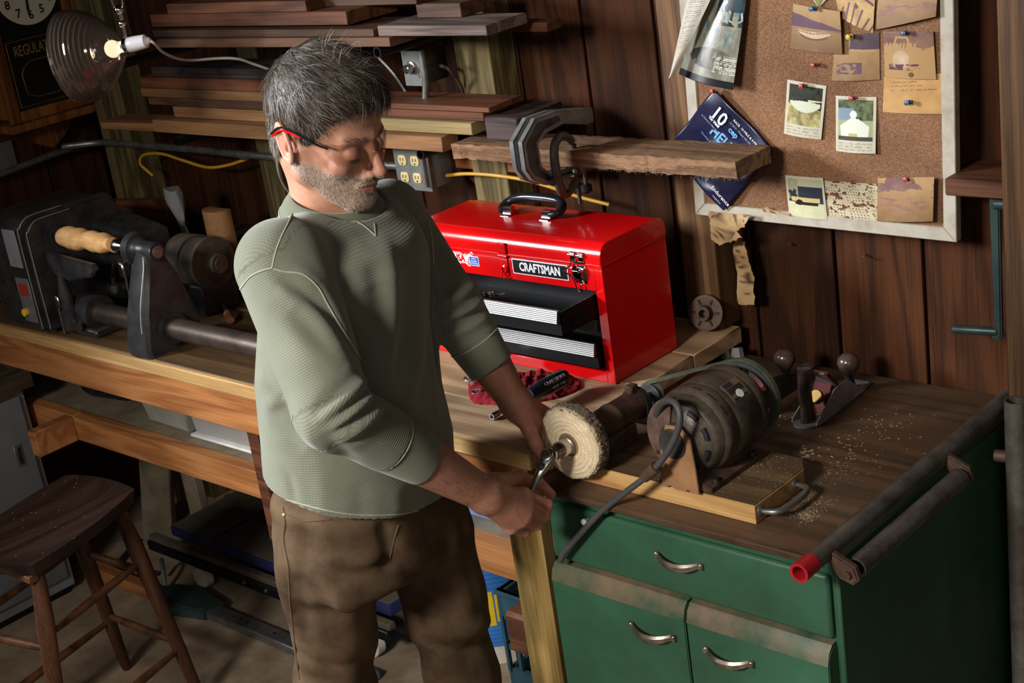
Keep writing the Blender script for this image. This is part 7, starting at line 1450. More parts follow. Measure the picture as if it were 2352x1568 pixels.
def hand_L():
    W = nv(WL); fa = EL+(WL-EL)*0.42; p = lambda a, b, d: nv(ond(a, b, d))
    mc = [p(1222, 990, 2.835), p(1240, 978, 2.86), p(1250, 962, 2.88), p(1252, 948, 2.895)]
    pip = [p(1234, 1026, 2.835), p(1266, 1012, 2.875), p(1282, 992, 2.91), p(1288, 970, 2.93)]
    dip = [p(1248, 1052, 2.830), p(1290, 1030, 2.875), p(1310, 1008, 2.915), p(1315, 985, 2.94)]
    tip = [p(1262, 1068, 2.828), p(1305, 1045, 2.87), p(1330, 1020, 2.91), p(1335, 995, 2.94)]
    th = [p(1200, 955, 2.80), p(1216, 988, 2.802), p(1231, 1020, 2.806), p(1246, 1046, 2.812)]
    def f(P):
        d = capd(P, nv(fa), W, .0440, .0275); d = smin(d, capd(P, W, (mc[1]+mc[2])/2, .028, .024), .02)
        for i in range(4):
            r = (.0122, .0122, .0115, .0100)[i]; d = smin(d, capd(P, W+(mc[i]-W)*.35, mc[i], .019, r+.003), .014)
            fg = capd(P, mc[i], pip[i], r+.0008, r-.0004); fg = smin(fg, capd(P, pip[i], dip[i], r-.0003, r-.0018), .003); fg = smin(fg, capd(P, dip[i], tip[i], r-.0018, r-.003), .003); d = smin(d, fg, .0035)
        t_ = capd(P, th[0], th[1], .0175, .0140); t_ = smin(t_, capd(P, th[1], th[2], .0138, .0118), .005); t_ = smin(t_, capd(P, th[2], th[3], .0118, .0088), .004); d = smin(d, t_, .008)
        return d
    V, Q = nets(f, np.minimum(nv(fa), p(1180, 1070, 2.82))-.06, np.maximum(nv(fa), p(1330, 940, 2.94))+.06, 0.0022)
    c = np.tile(np.array(ARM_B), (len(V), 1)); t = np.clip((V-nv(EL)) @ nv(WL-EL)/((WL-EL).length_squared), 0, 2); c = blend(c, (t-.95)/.1, ARM_H, .7)
    nn = fbm3(V, 55, 13)[:, None]; c = c*(0.72+0.56*nn); nt_ = th[3]; c = blend(c, np.exp(-(np.linalg.norm(V-nt_, axis=1)/.006)**2)*0.7, (0.60, 0.36, 0.28)); return V, Q, c
RV, RQ, Rc = hand_R(); LV, LQ, Lc = hand_L()
# torso rows of the shirt: (image row, left edge, right edge, distance)
rows = [(1185, 650, 1040, 2.815), (1150, 640, 1036, 2.800), (1050, 628, 1030, 2.765), (940, 620, 1004, 2.735), (820, 606, 992, 2.70), (700, 612, 984, 2.665), (610, 622, 972, 2.640), (560, 645, 955, 2.632), (515, 690, 925, 2.640)]
cams = CR
T = []
for y_, xl, xr, d_ in rows:
    c = ond((xl+xr)/2, y_, d_); w_ = (xr-xl)/2*d_/FPX; u_ = abs(Rb.dot(CR)); v_ = abs(Fb.dot(CR)); ratio = 0.70
    a_ = w_/math.sqrt(u_*u_+(ratio*v_)**2); T.append((c.z, c.x, c.y, a_, a_*ratio))
T.sort(); T = np.array(T)
def torso_sdf(P, grow=0.0, zlo=None):
    z = np.clip(P[:, 2], T[0, 0], T[-1, 0]); cx_, cy_, a_, b_ = [np.interp(z, T[:, 0], T[:, k]) for k in (1, 2, 3, 4)]
    qx = P[:, 0]-cx_; qy = P[:, 1]-cy_; x = np.abs(qx*RbN[0]+qy*RbN[1])/(a_+grow); y = np.abs(qx*FbN[0]+qy*FbN[1])/(b_+grow)
    rho = (x**2.3+y**2.3)**(1/2.3); d = (rho-1)*np.minimum(a_, b_)*0.95
    return smax(d, P[:, 2]-(T[-1, 0]+0.012), .06)
def trace(px, py):
    best = (9, None)
    for d_ in np.arange(2.4, 3.0, .004):
        p = nv(ond(px, py, d_)); s = torso_sdf(p[None, :])[0]
        if s < best[0]: best = (s, p)
        if s < .004: return p
    return best[1]
hemn = (trace(640, 1146), trace(873, 1196), trace(1026, 1142))
hp = np.cross(hemn[1]-hemn[0], hemn[2]-hemn[0]); hp /= np.linalg.norm(hp); hp = hp*np.sign(-hp[2])   # points down
cR0, cR1 = ER.lerp(WR, .345), ER.lerp(WR, .565); cL0, cL1 = EL.lerp(WL, .34), EL.lerp(WL, .60)
def shirt_sdf(P):
    d = torso_sdf(P)
    sh = capd(P, nv(SR), nv(Nc)+vv(-.012, 0, -.074), .070, .060); sh = smin(sh, capd(P, nv(SL), nv(Nc)+vv(-.012, 0, -.074), .062, .058), .03); d = smin(d, sh, .05)
    d = smin(d, elld(P, nv(Nc)+vv(-.030, .0, -.115), (.10, .13, .070)), .04)
    sR = smin(capd(P, nv(SR), nv(ER), .080, .066), capd(P, nv(ER), nv(cR1), .064, .047), .020)
    sL = smin(capd(P, nv(SL), nv(EL), .066, .055), capd(P, nv(EL), nv(cL1), .055, .046), .020)
    def cut(q, a, b_): ax0 = nv(b_-a); ax0 /= np.linalg.norm(ax0); return smax(q, (P-nv(b_)) @ ax0-.004, .003)
    sR = cut(sR, ER, cR0); sL = cut(sL, EL, cL0); d = smin(d, sR, .014); d = smin(d, sL, .014)
    d = smax(d, (P-hemn[0]) @ hp, .004)
    # neck opening
    axq = np.array([.14, .02, .98]); axq /= np.linalg.norm(axq); cq = nv(Nc)+vv(0, 0, -.012); sq = (P-cq) @ axq; rq = np.linalg.norm(P-cq-np.outer(sq, axq), axis=1); d = smin(d, np.sqrt((rq-.090)**2+(sq+.036)**2)-.014, .030)
    nd = nv(Nc)-HOn+vv(0, 0, 0); up_ = nv(Nc)-nv(Nc); axn = np.array([.14, .02, .98]); axn /= np.linalg.norm(axn)
    s = (P-nv(Nc)) @ axn; r_ = np.linalg.norm(P-nv(Nc)-np.outer(s, axn), axis=1); d = smax(d, -np.maximum(rq-.092, -(sq+.024)), .006); d = smax(d, -np.maximum(rq-.072, -(sq+.06)), .004)
    return d
SVx, SQ = nets(shirt_sdf, (T[:, 1].min()-.32, T[:, 2].min()-.34, T[0, 0]-.05), (nv(cR1)[0]+.16, nv(SL)[1]+.22, nv(Nc)[2]+.06), 0.0050)
bvh = BVHTree.FromPolygons([tuple(v) for v in SVx], SQ.tolist())
def hit(px, py, tree=None):
    d = ray(px, py).normalized(); loc, nor, i, dist = (tree or bvh).ray_cast(CAM, d); return loc, nor
def cr(x, y): return (x/1.7427+500, y/1.7427+360)
def path3(pts, tree=None, k=8, raw=False):
    P = [Vector((*(p if raw else cr(*p)), 0)) for p in pts]; out = []
    for q in smooth_path(P, k):
        loc, nor = hit(q.x, q.y, tree)
        if loc is not None and (not out or (loc-out[-1][0]).length < .12): out.append((loc, nor))
    return out
folds = [  # crop points, height, width
    ([(405, 1060), (470, 1010), (540, 950), (595, 895)], .0075, .010), ([(425, 1080), (500, 1025), (575, 960), (625, 915)], -.0080, .008), ([(440, 1092), (520, 1040), (600, 975), (640, 940)], .0080, .009), ([(465, 1110), (545, 1055), (620, 990), (655, 960)], -.0080, .008),
    ([(490, 1135), (570, 1085), (640, 1020), (672, 985)], .0070, .010), ([(520, 1160), (600, 1105), (665, 1045), (700, 1010)], -.0055, .009), ([(370, 1040), (430, 985), (500, 920), (560, 870)], -.0050, .011),
    ([(240, 480), (330, 530), (420, 600), (480, 680)], -.0060, .013), ([(225, 520), (300, 560), (390, 640), (450, 730), (520, 830)], .0060, .016), ([(300, 600), (380, 680), (470, 780)], -.0045, .016), ([(210, 640), (300, 720), (400, 800), (500, 850)], .0040, .020),
    ([(380, 500), (440, 590), (500, 700), (560, 800)], -.0070, .012), ([(300, 430), (400, 520), (470, 650), (530, 740)], .0050, .014),
    ([(130, 880), (200, 910), (260, 960), (310, 1020)], .0060, .014), ([(180, 880), (240, 940), (290, 1000)], -.0075, .012), ([(190, 1010), (240, 975), (280, 960)], .0050, .012), ([(200, 1080), (280, 1120), (350, 1180)], -.0040, .018), ([(330, 1090), (420, 1160), (500, 1250)], .0040, .02), ([(410, 1105), (480, 1170), (560, 1230), (640, 1290)], -.0065, .016),
    ([(660, 320), (690, 430), (698, 560), (690, 700), (672, 840), (660, 940)], .0075, .020), ([(640, 560), (630, 680), (600, 780), (580, 850)], -.0065, .018), ([(760, 420), (770, 560), (755, 700), (720, 830)], -.0055, .022), ([(800, 560), (810, 700), (790, 850), (760, 980)], .0060, .022), ([(858, 430), (864, 560), (866, 680), (880, 820), (905, 960)], -.0065, .014), ([(840, 640), (845, 760), (860, 900), (880, 1030)], .0050, .014),
    ([(600, 860), (640, 960), (700, 1040)], -.0055, .016), ([(620, 800), (690, 920), (780, 1010), (850, 1080)], .0050, .018), ([(560, 380), (620, 460), (640, 560)], -.0040, .022), ([(480, 280), (560, 360), (600, 470)], .0035, .022),
    ([(925, 575), (985, 545), (1040, 510)], .0065, .010), ([(935, 610), (1000, 580), (1055, 545)], -.0070, .009), ([(915, 645), (990, 615), (1060, 575)], .0070, .010), ([(900, 680), (980, 655), (1075, 605)], -.0065, .009), ([(905, 715), (985, 690), (1085, 640)], .0055, .010), ([(880, 500), (930, 520), (980, 480)], -.0045, .014), ([(870, 640), (885, 720), (930, 760)], -.0050, .012),
    ([(280, 1260), (300, 1330), (310, 1390)], -.0025, .010), ([(420, 1250), (430, 1340), (440, 1430)], .0030, .02), ([(560, 1300), (575, 1380), (580, 1450)], -.0035, .02), ([(700, 1330), (720, 1400), (725, 1450)], .0035, .02)]
# vertex normals of the shirt for the displacement
def vnormals(V, Q):
    a = V[Q[:, 1]]-V[Q[:, 0]]; b_ = V[Q[:, 3]]-V[Q[:, 0]]; n = np.cross(a, b_); n /= np.linalg.norm(n, axis=1, keepdims=True)+1e-12; out = np.zeros_like(V)
    for k in range(4): np.add.at(out, Q[:, k], n)
    return out/(np.linalg.norm(out, axis=1, keepdims=True)+1e-12)
SN = vnormals(SVx, SQ); disp = 0.004*(fbm3(SVx, 9, 41)-.5)*2
for pts, hgt, wid in folds:
    P3 = path3(pts)
    if len(P3) < 2: continue
    arr = np.array([p[:] for p, _ in P3]); best = np.full(len(SVx), 1e9); tt = np.zeros(len(SVx)); m = len(arr)
    lo_, hi_ = arr.min(0)-.05, arr.max(0)+.05; I = np.where(((SVx > lo_) & (SVx < hi_)).all(1))[0]; Ps = SVx[I]; bb = best[I]; tb_2 = tt[I]
    for i in range(m-1):
        ba = arr[i+1]-arr[i]; t = np.clip((Ps-arr[i]) @ ba/(ba @ ba+1e-12), 0, 1); dd2 = np.linalg.norm(Ps-arr[i]-t[:, None]*ba, axis=1); mk = dd2 < bb; bb = np.where(mk, dd2, bb); tb_2 = np.where(mk, (i+t)/(m-1), tb_2)
    disp[I] += 1.3*hgt*np.exp(-(bb/wid)**2)*np.sin(np.clip(tb_2, .02, .98)*PI)**0.5
SVd = SVx+SN*disp[:, None]
# rib coordinate: along the limb, round the limb
def ribco(P):
    u = P[:, 2].copy(); cx_, cy_ = np.interp(u, T[:, 0], T[:, 1]), np.interp(u, T[:, 0], T[:, 2]); qx = P[:, 0]-cx_; qy = P[:, 1]-cy_
    v = np.arctan2(qx*RbN[0]+qy*RbN[1], qx*FbN[0]+qy*FbN[1])*.17; dT = torso_sdf(P)
    for S_, E_, C_, r0, r1, r2 in ((SR, ER, cR1, .083, .066, .047), (SL, EL, cL1, .074, .058, .046)):
        d1 = capd(P, nv(S_), nv(E_), r0, r1); d2 = capd(P, nv(E_), nv(C_), r1, r2); a1 = nv(E_-S_); l1 = np.linalg.norm(a1); a2 = nv(C_-E_); l2 = np.linalg.norm(a2)
        s1 = (P-nv(S_)) @ (a1/l1); s2 = (P-nv(E_)) @ (a2/l2); m = np.minimum(d1, d2) < dT-.004; s = np.where(d1 < d2, s1, l1+s2)
        axn = np.where((d1 < d2)[:, None], a1/l1, a2/l2); o_ = np.where((d1 < d2)[:, None], nv(S_), nv(E_)); q = P-o_; q = q-(q*axn).sum(1)[:, None]*axn; rf = np.cross(axn, vv(0, 0, 1)); rf /= np.linalg.norm(rf, axis=1, keepdims=True)+1e-9; rg = np.cross(axn, rf)
        ang = np.arctan2((q*rf).sum(1), -(q*rg).sum(1))*.065; u = np.where(m, s*1.0, u); v = np.where(m, ang, v)
    zt = T[-1, 0]; offF = (P-nv(Nc)) @ np.array([FbN[0], FbN[1], 0]); my = (np.minimum(capd(P, nv(SR), nv(ER), .08), capd(P, nv(SL), nv(EL), .072)) > -.0) & (np.abs(offF+.005) < .062) & (P[:, 2] > zt-.015) & (dT > -.2); u = np.where(my, P @ np.array([RbN[0], RbN[1], 0]), u)
    return np.stack([u, v, np.zeros(len(u))], 1)
shirt = mesh_np('thermal_shirt', SVd, SQ, 'shirt_knit', man, rib=ribco(SVx))
bvh = BVHTree.FromPolygons([tuple(v) for v in SVd], SQ.tolist())
def seam(pts, r=.0014, raw=False, name='seam'):
    P3 = path3(pts, k=8, raw=raw)
    if len(P3) > 2:
        bm = B(); tube(bm, [p+n*r*0.3 for p, n in P3], r, 6, 1, sm=False); obj(name, bm, 'shirt_seam', shirt)
seam([(305, 205), (285, 260), (255, 320), (232, 380), (218, 445)]); seam([(218, 445), (180, 455), (130, 480), (90, 530)])
seam([(222, 448), (270, 460), (340, 470), (400, 520), (440, 590), (480, 660), (530, 740), (575, 810)])
seam([(300, 1030), (298, 1100), (303, 1200), (310, 1300), (314, 1395)]); seam([(222, 1352), (310, 1382), (440, 1415), (560, 1432), (700, 1432), (800, 1415), (880, 1385), (930, 1350)])
seam([(560, 262), (585, 276), (612, 298), (632, 318)]); seam([(632, 318), (630, 292), (627, 268)]); seam([(845, 255), (858, 330), (864, 430)])
# neck band
axn = Vector((.14, .02, .98)).normalized(); xx_, yy_, _ = frame(axn, (0, 1, 0)); NB = []
def collar_loop(r, h, dy=0.0): return [Nc+Vector((0, 0, -.012))+xx_*math.cos(q)*r*1.0+yy_*math.sin(q)*r*1.04+axn*(h-0.010*math.cos(q+dy)) for q in np.linspace(0, 2*PI, 48, endpoint=False)]
Rg = []
for r_, h_ in ((.0690, -.020), (.0700, .004), (.0715, .0085), (.0740, .0085), (.080, .0035), (.088, -.008), (.0945, -.020), (.095, -.028), (.080, -.034)): Rg.append(collar_loop(r_, h_))
def ribbed(name, Rg, mat, parent, cap=False, closed=True):
    bm = B(); rings(bm, Rg, closed=closed); me = bpy.data.meshes.new(name); bm.normal_update(); bm.to_mesh(me); bm.free(); m = len(Rg); n = len(Rg[0])
    at = me.attributes.new('rib', 'FLOAT_VECTOR', 'POINT'); v = np.zeros((m*n, 3)); v[:, 0] = np.tile(np.arange(n)*.0125, m); v[:, 1] = 0; at.data.foreach_set('vector', v.astype(np.float32).ravel()); return link(name, me, mat, parent, smooth=True)
ribbed('neck_band', Rg, 'shirt_rib', shirt)
bm = B(); tube(bm, [Nc+Vector((0, 0, -.012))+xx_*math.cos(q)*.0955+yy_*math.sin(q)*.0955*1.04+axn*(-.023-.010*math.cos(q)) for q in np.linspace(0, 2*PI, 40, endpoint=False)], .0016, 6, 1, closed=True, sm=False); obj('seam', bm, 'shirt_seam', shirt)
for a, b_, c0_, r0, r1, sx in ((ER, WR, cR0, .0500, .0465, 1), (EL, WL, cL0, .0485, .0450, 1)):
    e = (cR1 if a is ER else cL1); d = (e-c0_).normalized(); L_ = (e-c0_).length; Rg = []; x, y, z = frame(d)
    for t_, r_ in ((-.006, r0-.004), (-.002, r0+.001), (.006, r0+.0015), (L_*.5, (r0+r1)/2+.0005), (L_-.004, r1), (L_, r1-.0015), (L_-.001, r1-.004), (L_-.02, r1-.005)):
        Rg.append([c0_+d*t_+(x*math.cos(q)+y*math.sin(q))*(r_+.0012*math.sin(q*3+t_*40)) for q in np.linspace(0, 2*PI, 64, endpoint=False)])
    ribbed('cuff', Rg, 'shirt_rib', shirt, closed=False)
    bm = B(); tube(bm, [c0_+d*.003+(x*math.cos(q)+y*math.sin(q))*(r0+.0018) for q in np.linspace(0, 2*PI, 40, endpoint=False)], .0016, 6, 1, closed=True, sm=False); obj('seam', bm, 'shirt_seam', shirt)
# jeans
hipR, hipL = ond(752, 1235, 2.77), ond(985, 1235, 2.895); kR, kL = ond(772, 1560, 2.93), ond(1062, 1560, 3.02)
aR, aL = Vector((kR.x-.03, kR.y-.02, .10)), Vector((kL.x-.03, kL.y, .10)); pc = Vector((T[0, 1], T[0, 2], T[0, 0])); cro = ond(893, 1292, 2.78)
def jeans_sdf(P):
    z = P[:, 2]; q = P-nv(pc); x = np.abs(q @ np.array([RbN[0], RbN[1], 0]))/(T[0, 3]-.018); y = np.abs(q @ np.array([FbN[0], FbN[1], 0]))/(T[0, 4]-.010); d = ((x**2.4+y**2.4)**(1/2.4)-1)*.13
    d = smax(d, np.abs(z-(pc.z+.005))-.10, .03)
    R_ = smin(capd(P, nv(hipR), nv(kR), .098, .073), capd(P, nv(kR), nv(aR), .073, .060), .03); L_ = smin(capd(P, nv(hipL), nv(kL), .092, .070), capd(P, nv(kL), nv(aL), .070, .060), .03)
    d = smin(d, smin(R_, L_, .012), .035); d = smax(d, .055-z, .004)
    return d
JV, JQ = nets(jeans_sdf, (pc.x-.30, pc.y-.34, .03), (pc.x+.30, pc.y+.36, pc.z+.12), 0.0085)
jb = BVHTree.FromPolygons([tuple(v) for v in JV], JQ.tolist()); JN = vnormals(JV, JQ); jd = 0.009*(fbm3(JV, 8, 51, 4)-.5)*2+0.004*np.sin(fbm3(JV, 5, 55, 2)*26+JV[:, 2]*30)
for pts, hgt, wid in (([(880, 1215), (893, 1250), (890, 1300)], -.010, .016), ([(890, 1290), (840, 1320), (780, 1330)], -.007, .013), ([(890, 1275), (830, 1290), (760, 1285)], .007, .014), ([(900, 1290), (960, 1320), (1020, 1320)], -.007, .013), ([(905, 1275), (970, 1285), (1040, 1270)], .007, .014), ([(700, 1220), (690, 1330), (700, 1450)], -.005, .02), ([(800, 1350), (790, 1450), (800, 1560)], .006, .025), ([(680, 1500), (760, 1530), (850, 1510)], -.006, .016), ([(1000, 1480), (1060, 1500), (1120, 1470)], -.008, .016), ([(1000, 1440), (1060, 1455), (1120, 1430)], .008, .018), ([(985, 1400), (1040, 1530), (1060, 1568)], .005, .022), ([(1060, 1200), (1085, 1300), (1100, 1400)], -.005, .02)):
    P3 = path3(pts, jb, raw=True)
    if len(P3) < 2: continue
    arr = np.array([p[:] for p, _ in P3]); bb = np.full(len(JV), 1e9)
    for i in range(len(arr)-1): ba = arr[i+1]-arr[i]; t = np.clip((JV-arr[i]) @ ba/(ba @ ba+1e-12), 0, 1); bb = np.minimum(bb, np.linalg.norm(JV-arr[i]-t[:, None]*ba, axis=1))
    jd += hgt*np.exp(-(bb/wid)**2)
JV2 = JV+JN*jd[:, None]; jeans = mesh_np('jeans', JV2, JQ, 'jeans', man); jb2 = BVHTree.FromPolygons([tuple(v) for v in JV2], JQ.tolist())
for pts in ([(650, 1165), (655, 1200), (652, 1240), (662, 1300), (668, 1400), (688, 1560)], [(655, 1180), (700, 1196), (760, 1192)], [(915, 1205), (905, 1240), (893, 1290)]):
    P3 = path3(pts, jb2, raw=True)
    if len(P3) > 2: bm = B(); tube(bm, [p+n*.0004 for p, n in P3], .0014, 6, 1, sm=False); obj('seam', bm, 'jeans_seam', jeans)
p_, n__ = hit(652, 1182, jb2)
if p_ is not None: bm = B(); lathe(bm, p_, n__, [(-.001, .0045), (.0015, .0045), (.0025, .002)], 12); obj('rivet', bm, 'brass', jeans)
for a_, s_ in ((aR, 1), (aL, 1)):
    bm = B(); f_ = Fb; r_ = Rb; R = []
    for t_, w_, h_, zc_ in ((-.085, .020, .030, .035), (-.075, .034, .06, .062), (-.02, .040, .085, .086), (.04, .042, .065, .066), (.11, .050, .040, .041), (.17, .046, .030, .031), (.20, .028, .020, .021), (.207, .010, .010, .014)):
        R.append([Vector((a_.x, a_.y, 0))+f_*t_+r_*math.cos(q)*w_+Vector((0, 0, max(.001, zc_+math.sin(q)*h_))) for q in np.linspace(0, 2*PI, 20, endpoint=False)])
    rings(bm, R); obj('boot', bm, 'black_rubber', man)
# plain core under the clothes, then one skin mesh
def core(P): 
    d = torso_sdf(P, -.04)+.02; d = smax(d, -(P[:, 2]-(T[0, 0]+.03)), .02); d = smax(d, P[:, 2]-T[-3, 0], .02)
    for a, b_, r0, r1 in ((SR, ER, .05, .042), (ER, WR.lerp(ER, .4), .042, .036), (SL, EL, .05, .040), (EL, WL.lerp(EL, .4), .040, .036), (hipR, kR, .07, .05), (hipL, kL, .065, .05), (hipR, pc, .07, .08), (hipL, pc, .07, .08), (Nc+Vector((0, 0, -.02)), Vector(T[-3, [1, 2, 0]]), .045, .04)): d = smin(d, capd(P, nv(a), nv(b_), r0, r1), .02)
    return d
CVx, CQ = nets(core, (pc.x-.30, pc.y-.34, .55), (pc.x+.34, pc.y+.42, nv(Nc)[2]+.03), 0.014)
V_, Q_, c_, off = [], [], [], 0
for a, b_, c in ((HV, HQ, hc_), (RV, RQ, Rc), (LV, LQ, Lc), (CVx, CQ, np.tile(base, (len(CVx), 1)))): V_.append(a); Q_.append(b_+off); c_.append(c); off += len(a)
body_ = mesh_np('body', np.vstack(V_), np.vstack(Q_), 'skin', man, cols=np.vstack(c_))
# hair: cap and strands
def hair_line(Yv): return np.interp(Yv, [-.13, -.085, -.055, -.034, -.012, .008, .022, .036, .050, .066, .080, .10], [-.070, -.066, -.045, .016, .020, -.004, .004, .020, .040, .054, .062, .066])
def hair_sdf(P):
    L = P; d = elld(L, (0, -.006, .050), (.0815, .0965, .0935)); d = smin(d, elld(L, (0, .030, .062), (.0725, .065, .061)), .02); d = smin(d, elld(L, (0, -.040, -.02), (.058, .050, .06)), .03)
    lump = .0030*(fbm(L[:, 0]*1+5, L[:, 1]*.5+5, 60, 3, 61)-.5)*2+.0020*np.sin(L[:, 0]*260+np.sin(L[:, 1]*70)*2.2); d = d-lump
    return smax(d, hair_line(L[:, 1])-L[:, 2]+.003*np.sin(L[:, 0]*170), .010)*HS
CV_, CQ_ = nets(lambda P: hair_sdf(toL(P)), HOn-np.array([.17, .17, .16]), HOn+np.array([.17, .17, .185]), 0.0032)
Lc_ = toL(CV_); hn = fbm(Lc_[:, 0]*1+3, Lc_[:, 1]*.25+3, 190, 3, 62)
def grey_amt(L): return np.clip(.30+.55*np.clip((.045-L[:, 2])/.06, 0, 1)+.35*np.clip((-.02-L[:, 1])/.09, 0, 1)-.10*np.clip((L[:, 2]-.08)/.05, 0, 1), 0, 1)
g = grey_amt(Lc_); cc_ = np.array([.030, .023, .019])*(1-g[:, None])+np.array([.105, .090, .078])*g[:, None]; cc_ *= (.6+.8*hn[:, None])
hair = mesh_np('hair', CV_, CQ_, 'hair', man, cols=cc_)
CN = vnormals(CV_, CQ_); Ln = CN @ HMn; crown = np.array([.012, -.048, .132]); rs = np.random.RandomState(4)
def strands(name, pos, nor, dirs, length, width, cols, lift, parent, seg=6, jit=.25):
    V = []; F = []; C_ = []; n = len(pos)
    for i in range(n):
        p = pos[i].copy(); nn = nor[i]; d = dirs[i]+rs.normal(0, jit, 3)*np.linalg.norm(dirs[i]); d -= nn*(d @ nn); d /= np.linalg.norm(d)+1e-9; L_ = length[i]; st_ = L_/seg; v = d*(1-lift[i])+nn*lift[i]; v /= np.linalg.norm(v); s = np.cross(nn, d)*width*.5; t2 = nn*width*.5; b0 = len(V); wob = rs.normal(0, .05, 3)
        for k in range(seg+1):
            w_ = 1-.75*k/seg
            V += [p+s*w_, p-s*w_*.5+t2*w_*.8, p-s*w_*.5-t2*w_*.8]; C_ += [cols[i]*(.85+.3*k/seg)]*3
            v = v-nn*(.12*lift[i]+st_/.088)+wob*.12; v /= np.linalg.norm(v); p = p+v*st_
        for k in range(seg):
            for q in range(3): a = b0+k*3+q; b_ = b0+k*3+(q+1) % 3; F.append((a, b_, b_+3, a+3))
    return mesh_np(name, np.array(V), np.array(F), 'hair', parent, cols=np.array(C_))
pick = rs.choice(len(CV_), 21000); pk = pick[(Lc_[pick, 2] > hair_line(Lc_[pick, 1])-.001)]
Lp = Lc_[pk]; dl = Lp-crown; dl /= np.linalg.norm(dl, axis=1, keepdims=True); fw_ = np.array([-.35, 1.0, -.15]); wt = np.clip((Lp[:, 2]-.05)/.06, 0, 1)[:, None]; dn = np.array([0, -.15, -1.0]); wd = np.clip((.06-Lp[:, 2])/.05, 0, 1)[:, None]
dl = dl*.6+fw_*wt*.9+dn*wd*.8; gg = grey_amt(Lp); isg = rs.rand(len(pk)) < gg*.58; col = np.where(isg[:, None], np.array([[.36, .315, .265]])*(.5+.7*rs.rand(len(pk), 1)), np.array([[.056, .038, .027]])*(.5+1.0*rs.rand(len(pk), 1)))
ln = (.020+.022*np.clip((Lp[:, 2]-.0)/.1, 0, 1))*(.7+.6*rs.rand(len(pk))); edge = np.clip((Lp[:, 2]-hair_line(Lp[:, 1]))/.02, .35, 1); ln *= edge
strands('hair_strand', CV_[pk]-CN[pk]*.0003, CN[pk], dl @ HMn.T, ln*HS, .00085, col, .09+.15*rs.rand(len(pk))**2, hair)['kind'] = 'stuff'
# stray tufts at the crown, brows, lashes, stubble
m = np.where((np.linalg.norm(Lc_-np.array([-.01, .03, .14]), axis=1) < .045))[0]
if len(m): q = rs.choice(m, 60); strands('stray_hair', CV_[q], CN[q], (rs.normal(0, 1, (60, 3))+np.array([-.4, .8, 0])) @ HMn.T, (.020+.022*rs.rand(60)), .0007, np.tile([[.55, .50, .44]], (60, 1))*(.5+.7*rs.rand(60, 1)), .45+.4*rs.rand(60), hair, 8, .5)['kind'] = 'stuff'
HN = vnormals(HV, HQ); m = np.where((np.abs(Z-.0165+.25*(ax_-.03)**2*40*.02) < .0045) & (ax_ > .012) & (ax_ < .050) & (Y > .06))[0]; q = rs.choice(m, 260)
dr_ = np.stack([np.sign(X[q])*1.0, np.zeros(len(q))-.3, .25*np.ones(len(q))], 1); strands('eyebrow', HV[q], HN[q], dr_ @ HMn.T, .006+.005*rs.rand(len(q)), .0006, np.tile([[.21, .155, .115]], (len(q), 1))*(.5+rs.rand(len(q), 1)), .12*np.ones(len(q)), hair, 3, .2)['kind'] = 'stuff'
m = np.where((beard > .5) & (lip < .5))[0]; q = rs.choice(m, 5200); dr_ = np.tile(np.array([0, .15, -1.0]), (len(q), 1)); wm = np.exp(-((Z[q]+.0535)/.006)**2)*(ax_[q] < .028)*(Y[q] > .08)
cb = np.where((rs.rand(len(q)) < .62-.45*wm)[:, None], np.array([[.62, .56, .48]])*(.6+.5*rs.rand(len(q), 1)), np.array([[.15, .095, .06]])*(.5+rs.rand(len(q), 1)))
strands('stubble', HV[q], HN[q], dr_ @ HMn.T, .0022+.0028*rs.rand(len(q)), .00055, cb, .4*np.ones(len(q)), hair, 2, .3)['kind'] = 'stuff'
m = np.where((np.abs(Z+.0170) < .0022) & (ax_ > .02) & (ax_ < .046) & (Y > .075))[0]
if len(m): q = rs.choice(m, 160); strands('eyelash', HV[q], HN[q], np.tile(np.array([0, .6, -1.0]), (len(q), 1)) @ HMn.T, .005+.002*rs.rand(len(q)), .0006, np.tile([[.03, .02, .015]], (len(q), 1)), .5*np.ones(len(q)), hair, 3, .2)['kind'] = 'stuff'
# forearm hair
for nm_, V0, Q0, E_, W_ in (('arm_hair', RV, RQ, ER, WR), ('arm_hair', LV, LQ, EL, WL)):
    N0 = vnormals(V0, Q0); a = nv(W_-E_); t = (V0-nv(E_)) @ a/(a @ a); m = np.where((t > .5) & (t < 1.02))[0]; q = rs.choice(m, 700); strands(nm_, V0[q], N0[q], np.tile(a/np.linalg.norm(a), (len(q), 1))+rs.normal(0, .3, (len(q), 3)), .006+.006*rs.rand(len(q)), .0003, np.tile([[.10, .06, .04]], (len(q), 1)), .15*np.ones(len(q)), body_, 3, .3)['kind'] = 'stuff'

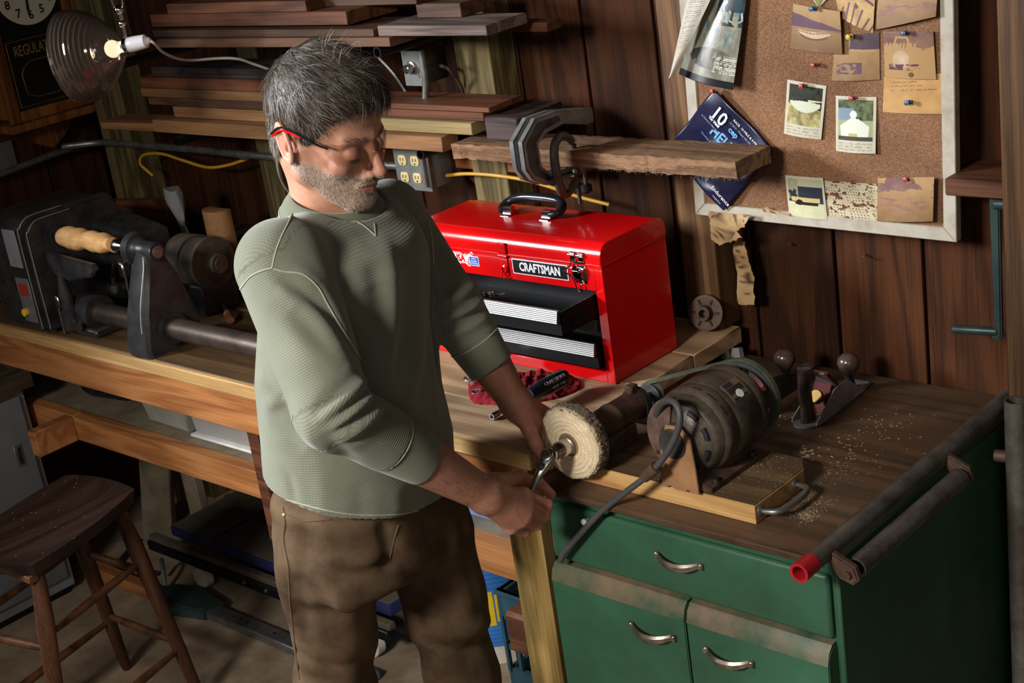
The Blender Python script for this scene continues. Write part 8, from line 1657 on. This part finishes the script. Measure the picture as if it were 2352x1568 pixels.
# ------------------------------------------------------------------ safety glasses
gls = thing('safety_glasses', 'clear wraparound safety glasses with black and red temples worn by the man', 'glasses', toW((0, .1, 0)))
def lens_pt(a, z):   # a: angle round the face, z: height
    r_ = .1; x = math.sin(a)*.0800; y = .020+math.cos(a)*.0865; return Vector((x, y, z))
nA, nZ = 44, 8; bm = B(); outer, inner_ = [], []
for i in range(nA+1):
    a = -1.16+2.32*i/nA; s = abs(a); top_ = .0145+.003*math.cos(a*2.6); bot = -.0290-.006*math.cos((s-.42)*3.0)+.026*math.exp(-(a/.13)**2)+.020*max(0, s-.80)/.36
    ro, ri = [], []
    for j in range(nZ+1):
        z = top_+(bot-top_)*j/nZ; p = lens_pt(a, z); nrm_ = Vector((p.x, (p.y-.02), 0)).normalized(); off_ = -.0015-.004*((z-0)/.035)**2
        ro.append(bm.verts.new(toW(p+nrm_*off_))); ri.append(bm.verts.new(toW(p+nrm_*(off_-.0018))))
    outer.append(ro); inner_.append(ri)
for i in range(nA):
    for j in range(nZ): bm.faces.new((outer[i][j], outer[i+1][j], outer[i+1][j+1], outer[i][j+1])); bm.faces.new((inner_[i][j], inner_[i][j+1], inner_[i+1][j+1], inner_[i+1][j]))
    bm.faces.new((outer[i+1][0], outer[i][0], inner_[i][0], inner_[i+1][0])); bm.faces.new((outer[i][nZ], outer[i+1][nZ], inner_[i+1][nZ], inner_[i][nZ]))
for i, s_ in ((0, 1), (nA, -1)):
    for j in range(nZ): f = (outer[i][j], outer[i][j+1], inner_[i][j+1], inner_[i][j]); bm.faces.new(f if s_ > 0 else f[::-1])
bmesh.ops.recalc_face_normals(bm, faces=bm.faces); le = obj('lens', bm, 'lens', gls)
for s_ in (-1, 1):
    hp_ = lens_pt(s_*1.14, .006)
    bm = B(); tube(bm, [toW(q) for q in (hp_+Vector((0, .004, 0)), Vector((s_*.0785, .040, .010)), Vector((s_*.0815, .010, .0185)), Vector((s_*.0825, -.012, .0230)), Vector((s_*.0810, -.032, .020)), Vector((s_*.0750, -.050, .004)))], .0036, 8, 6, flat=.5, up=(0, 0, 1)); tm = obj('temple', bm, 'black_plastic', gls)
    bm = B(); tube(bm, [toW(q) for q in (Vector((s_*.0815, .012, .0135)), Vector((s_*.0832, -.004, .0180)), Vector((s_*.0820, -.028, .0165)), Vector((s_*.0765, -.048, .001)))], .0020, 6, 6); obj('red_grip', bm, 'red_paint', tm)
bm = B(); tube(bm, [toW(q) for q in (Vector((-.009, .098, -.012)), Vector((-.004, .104, -.002)), Vector((.004, .104, -.002)), Vector((.009, .098, -.012)))], .0022, 8, 5); obj('nose_bridge', bm, 'lens', gls)
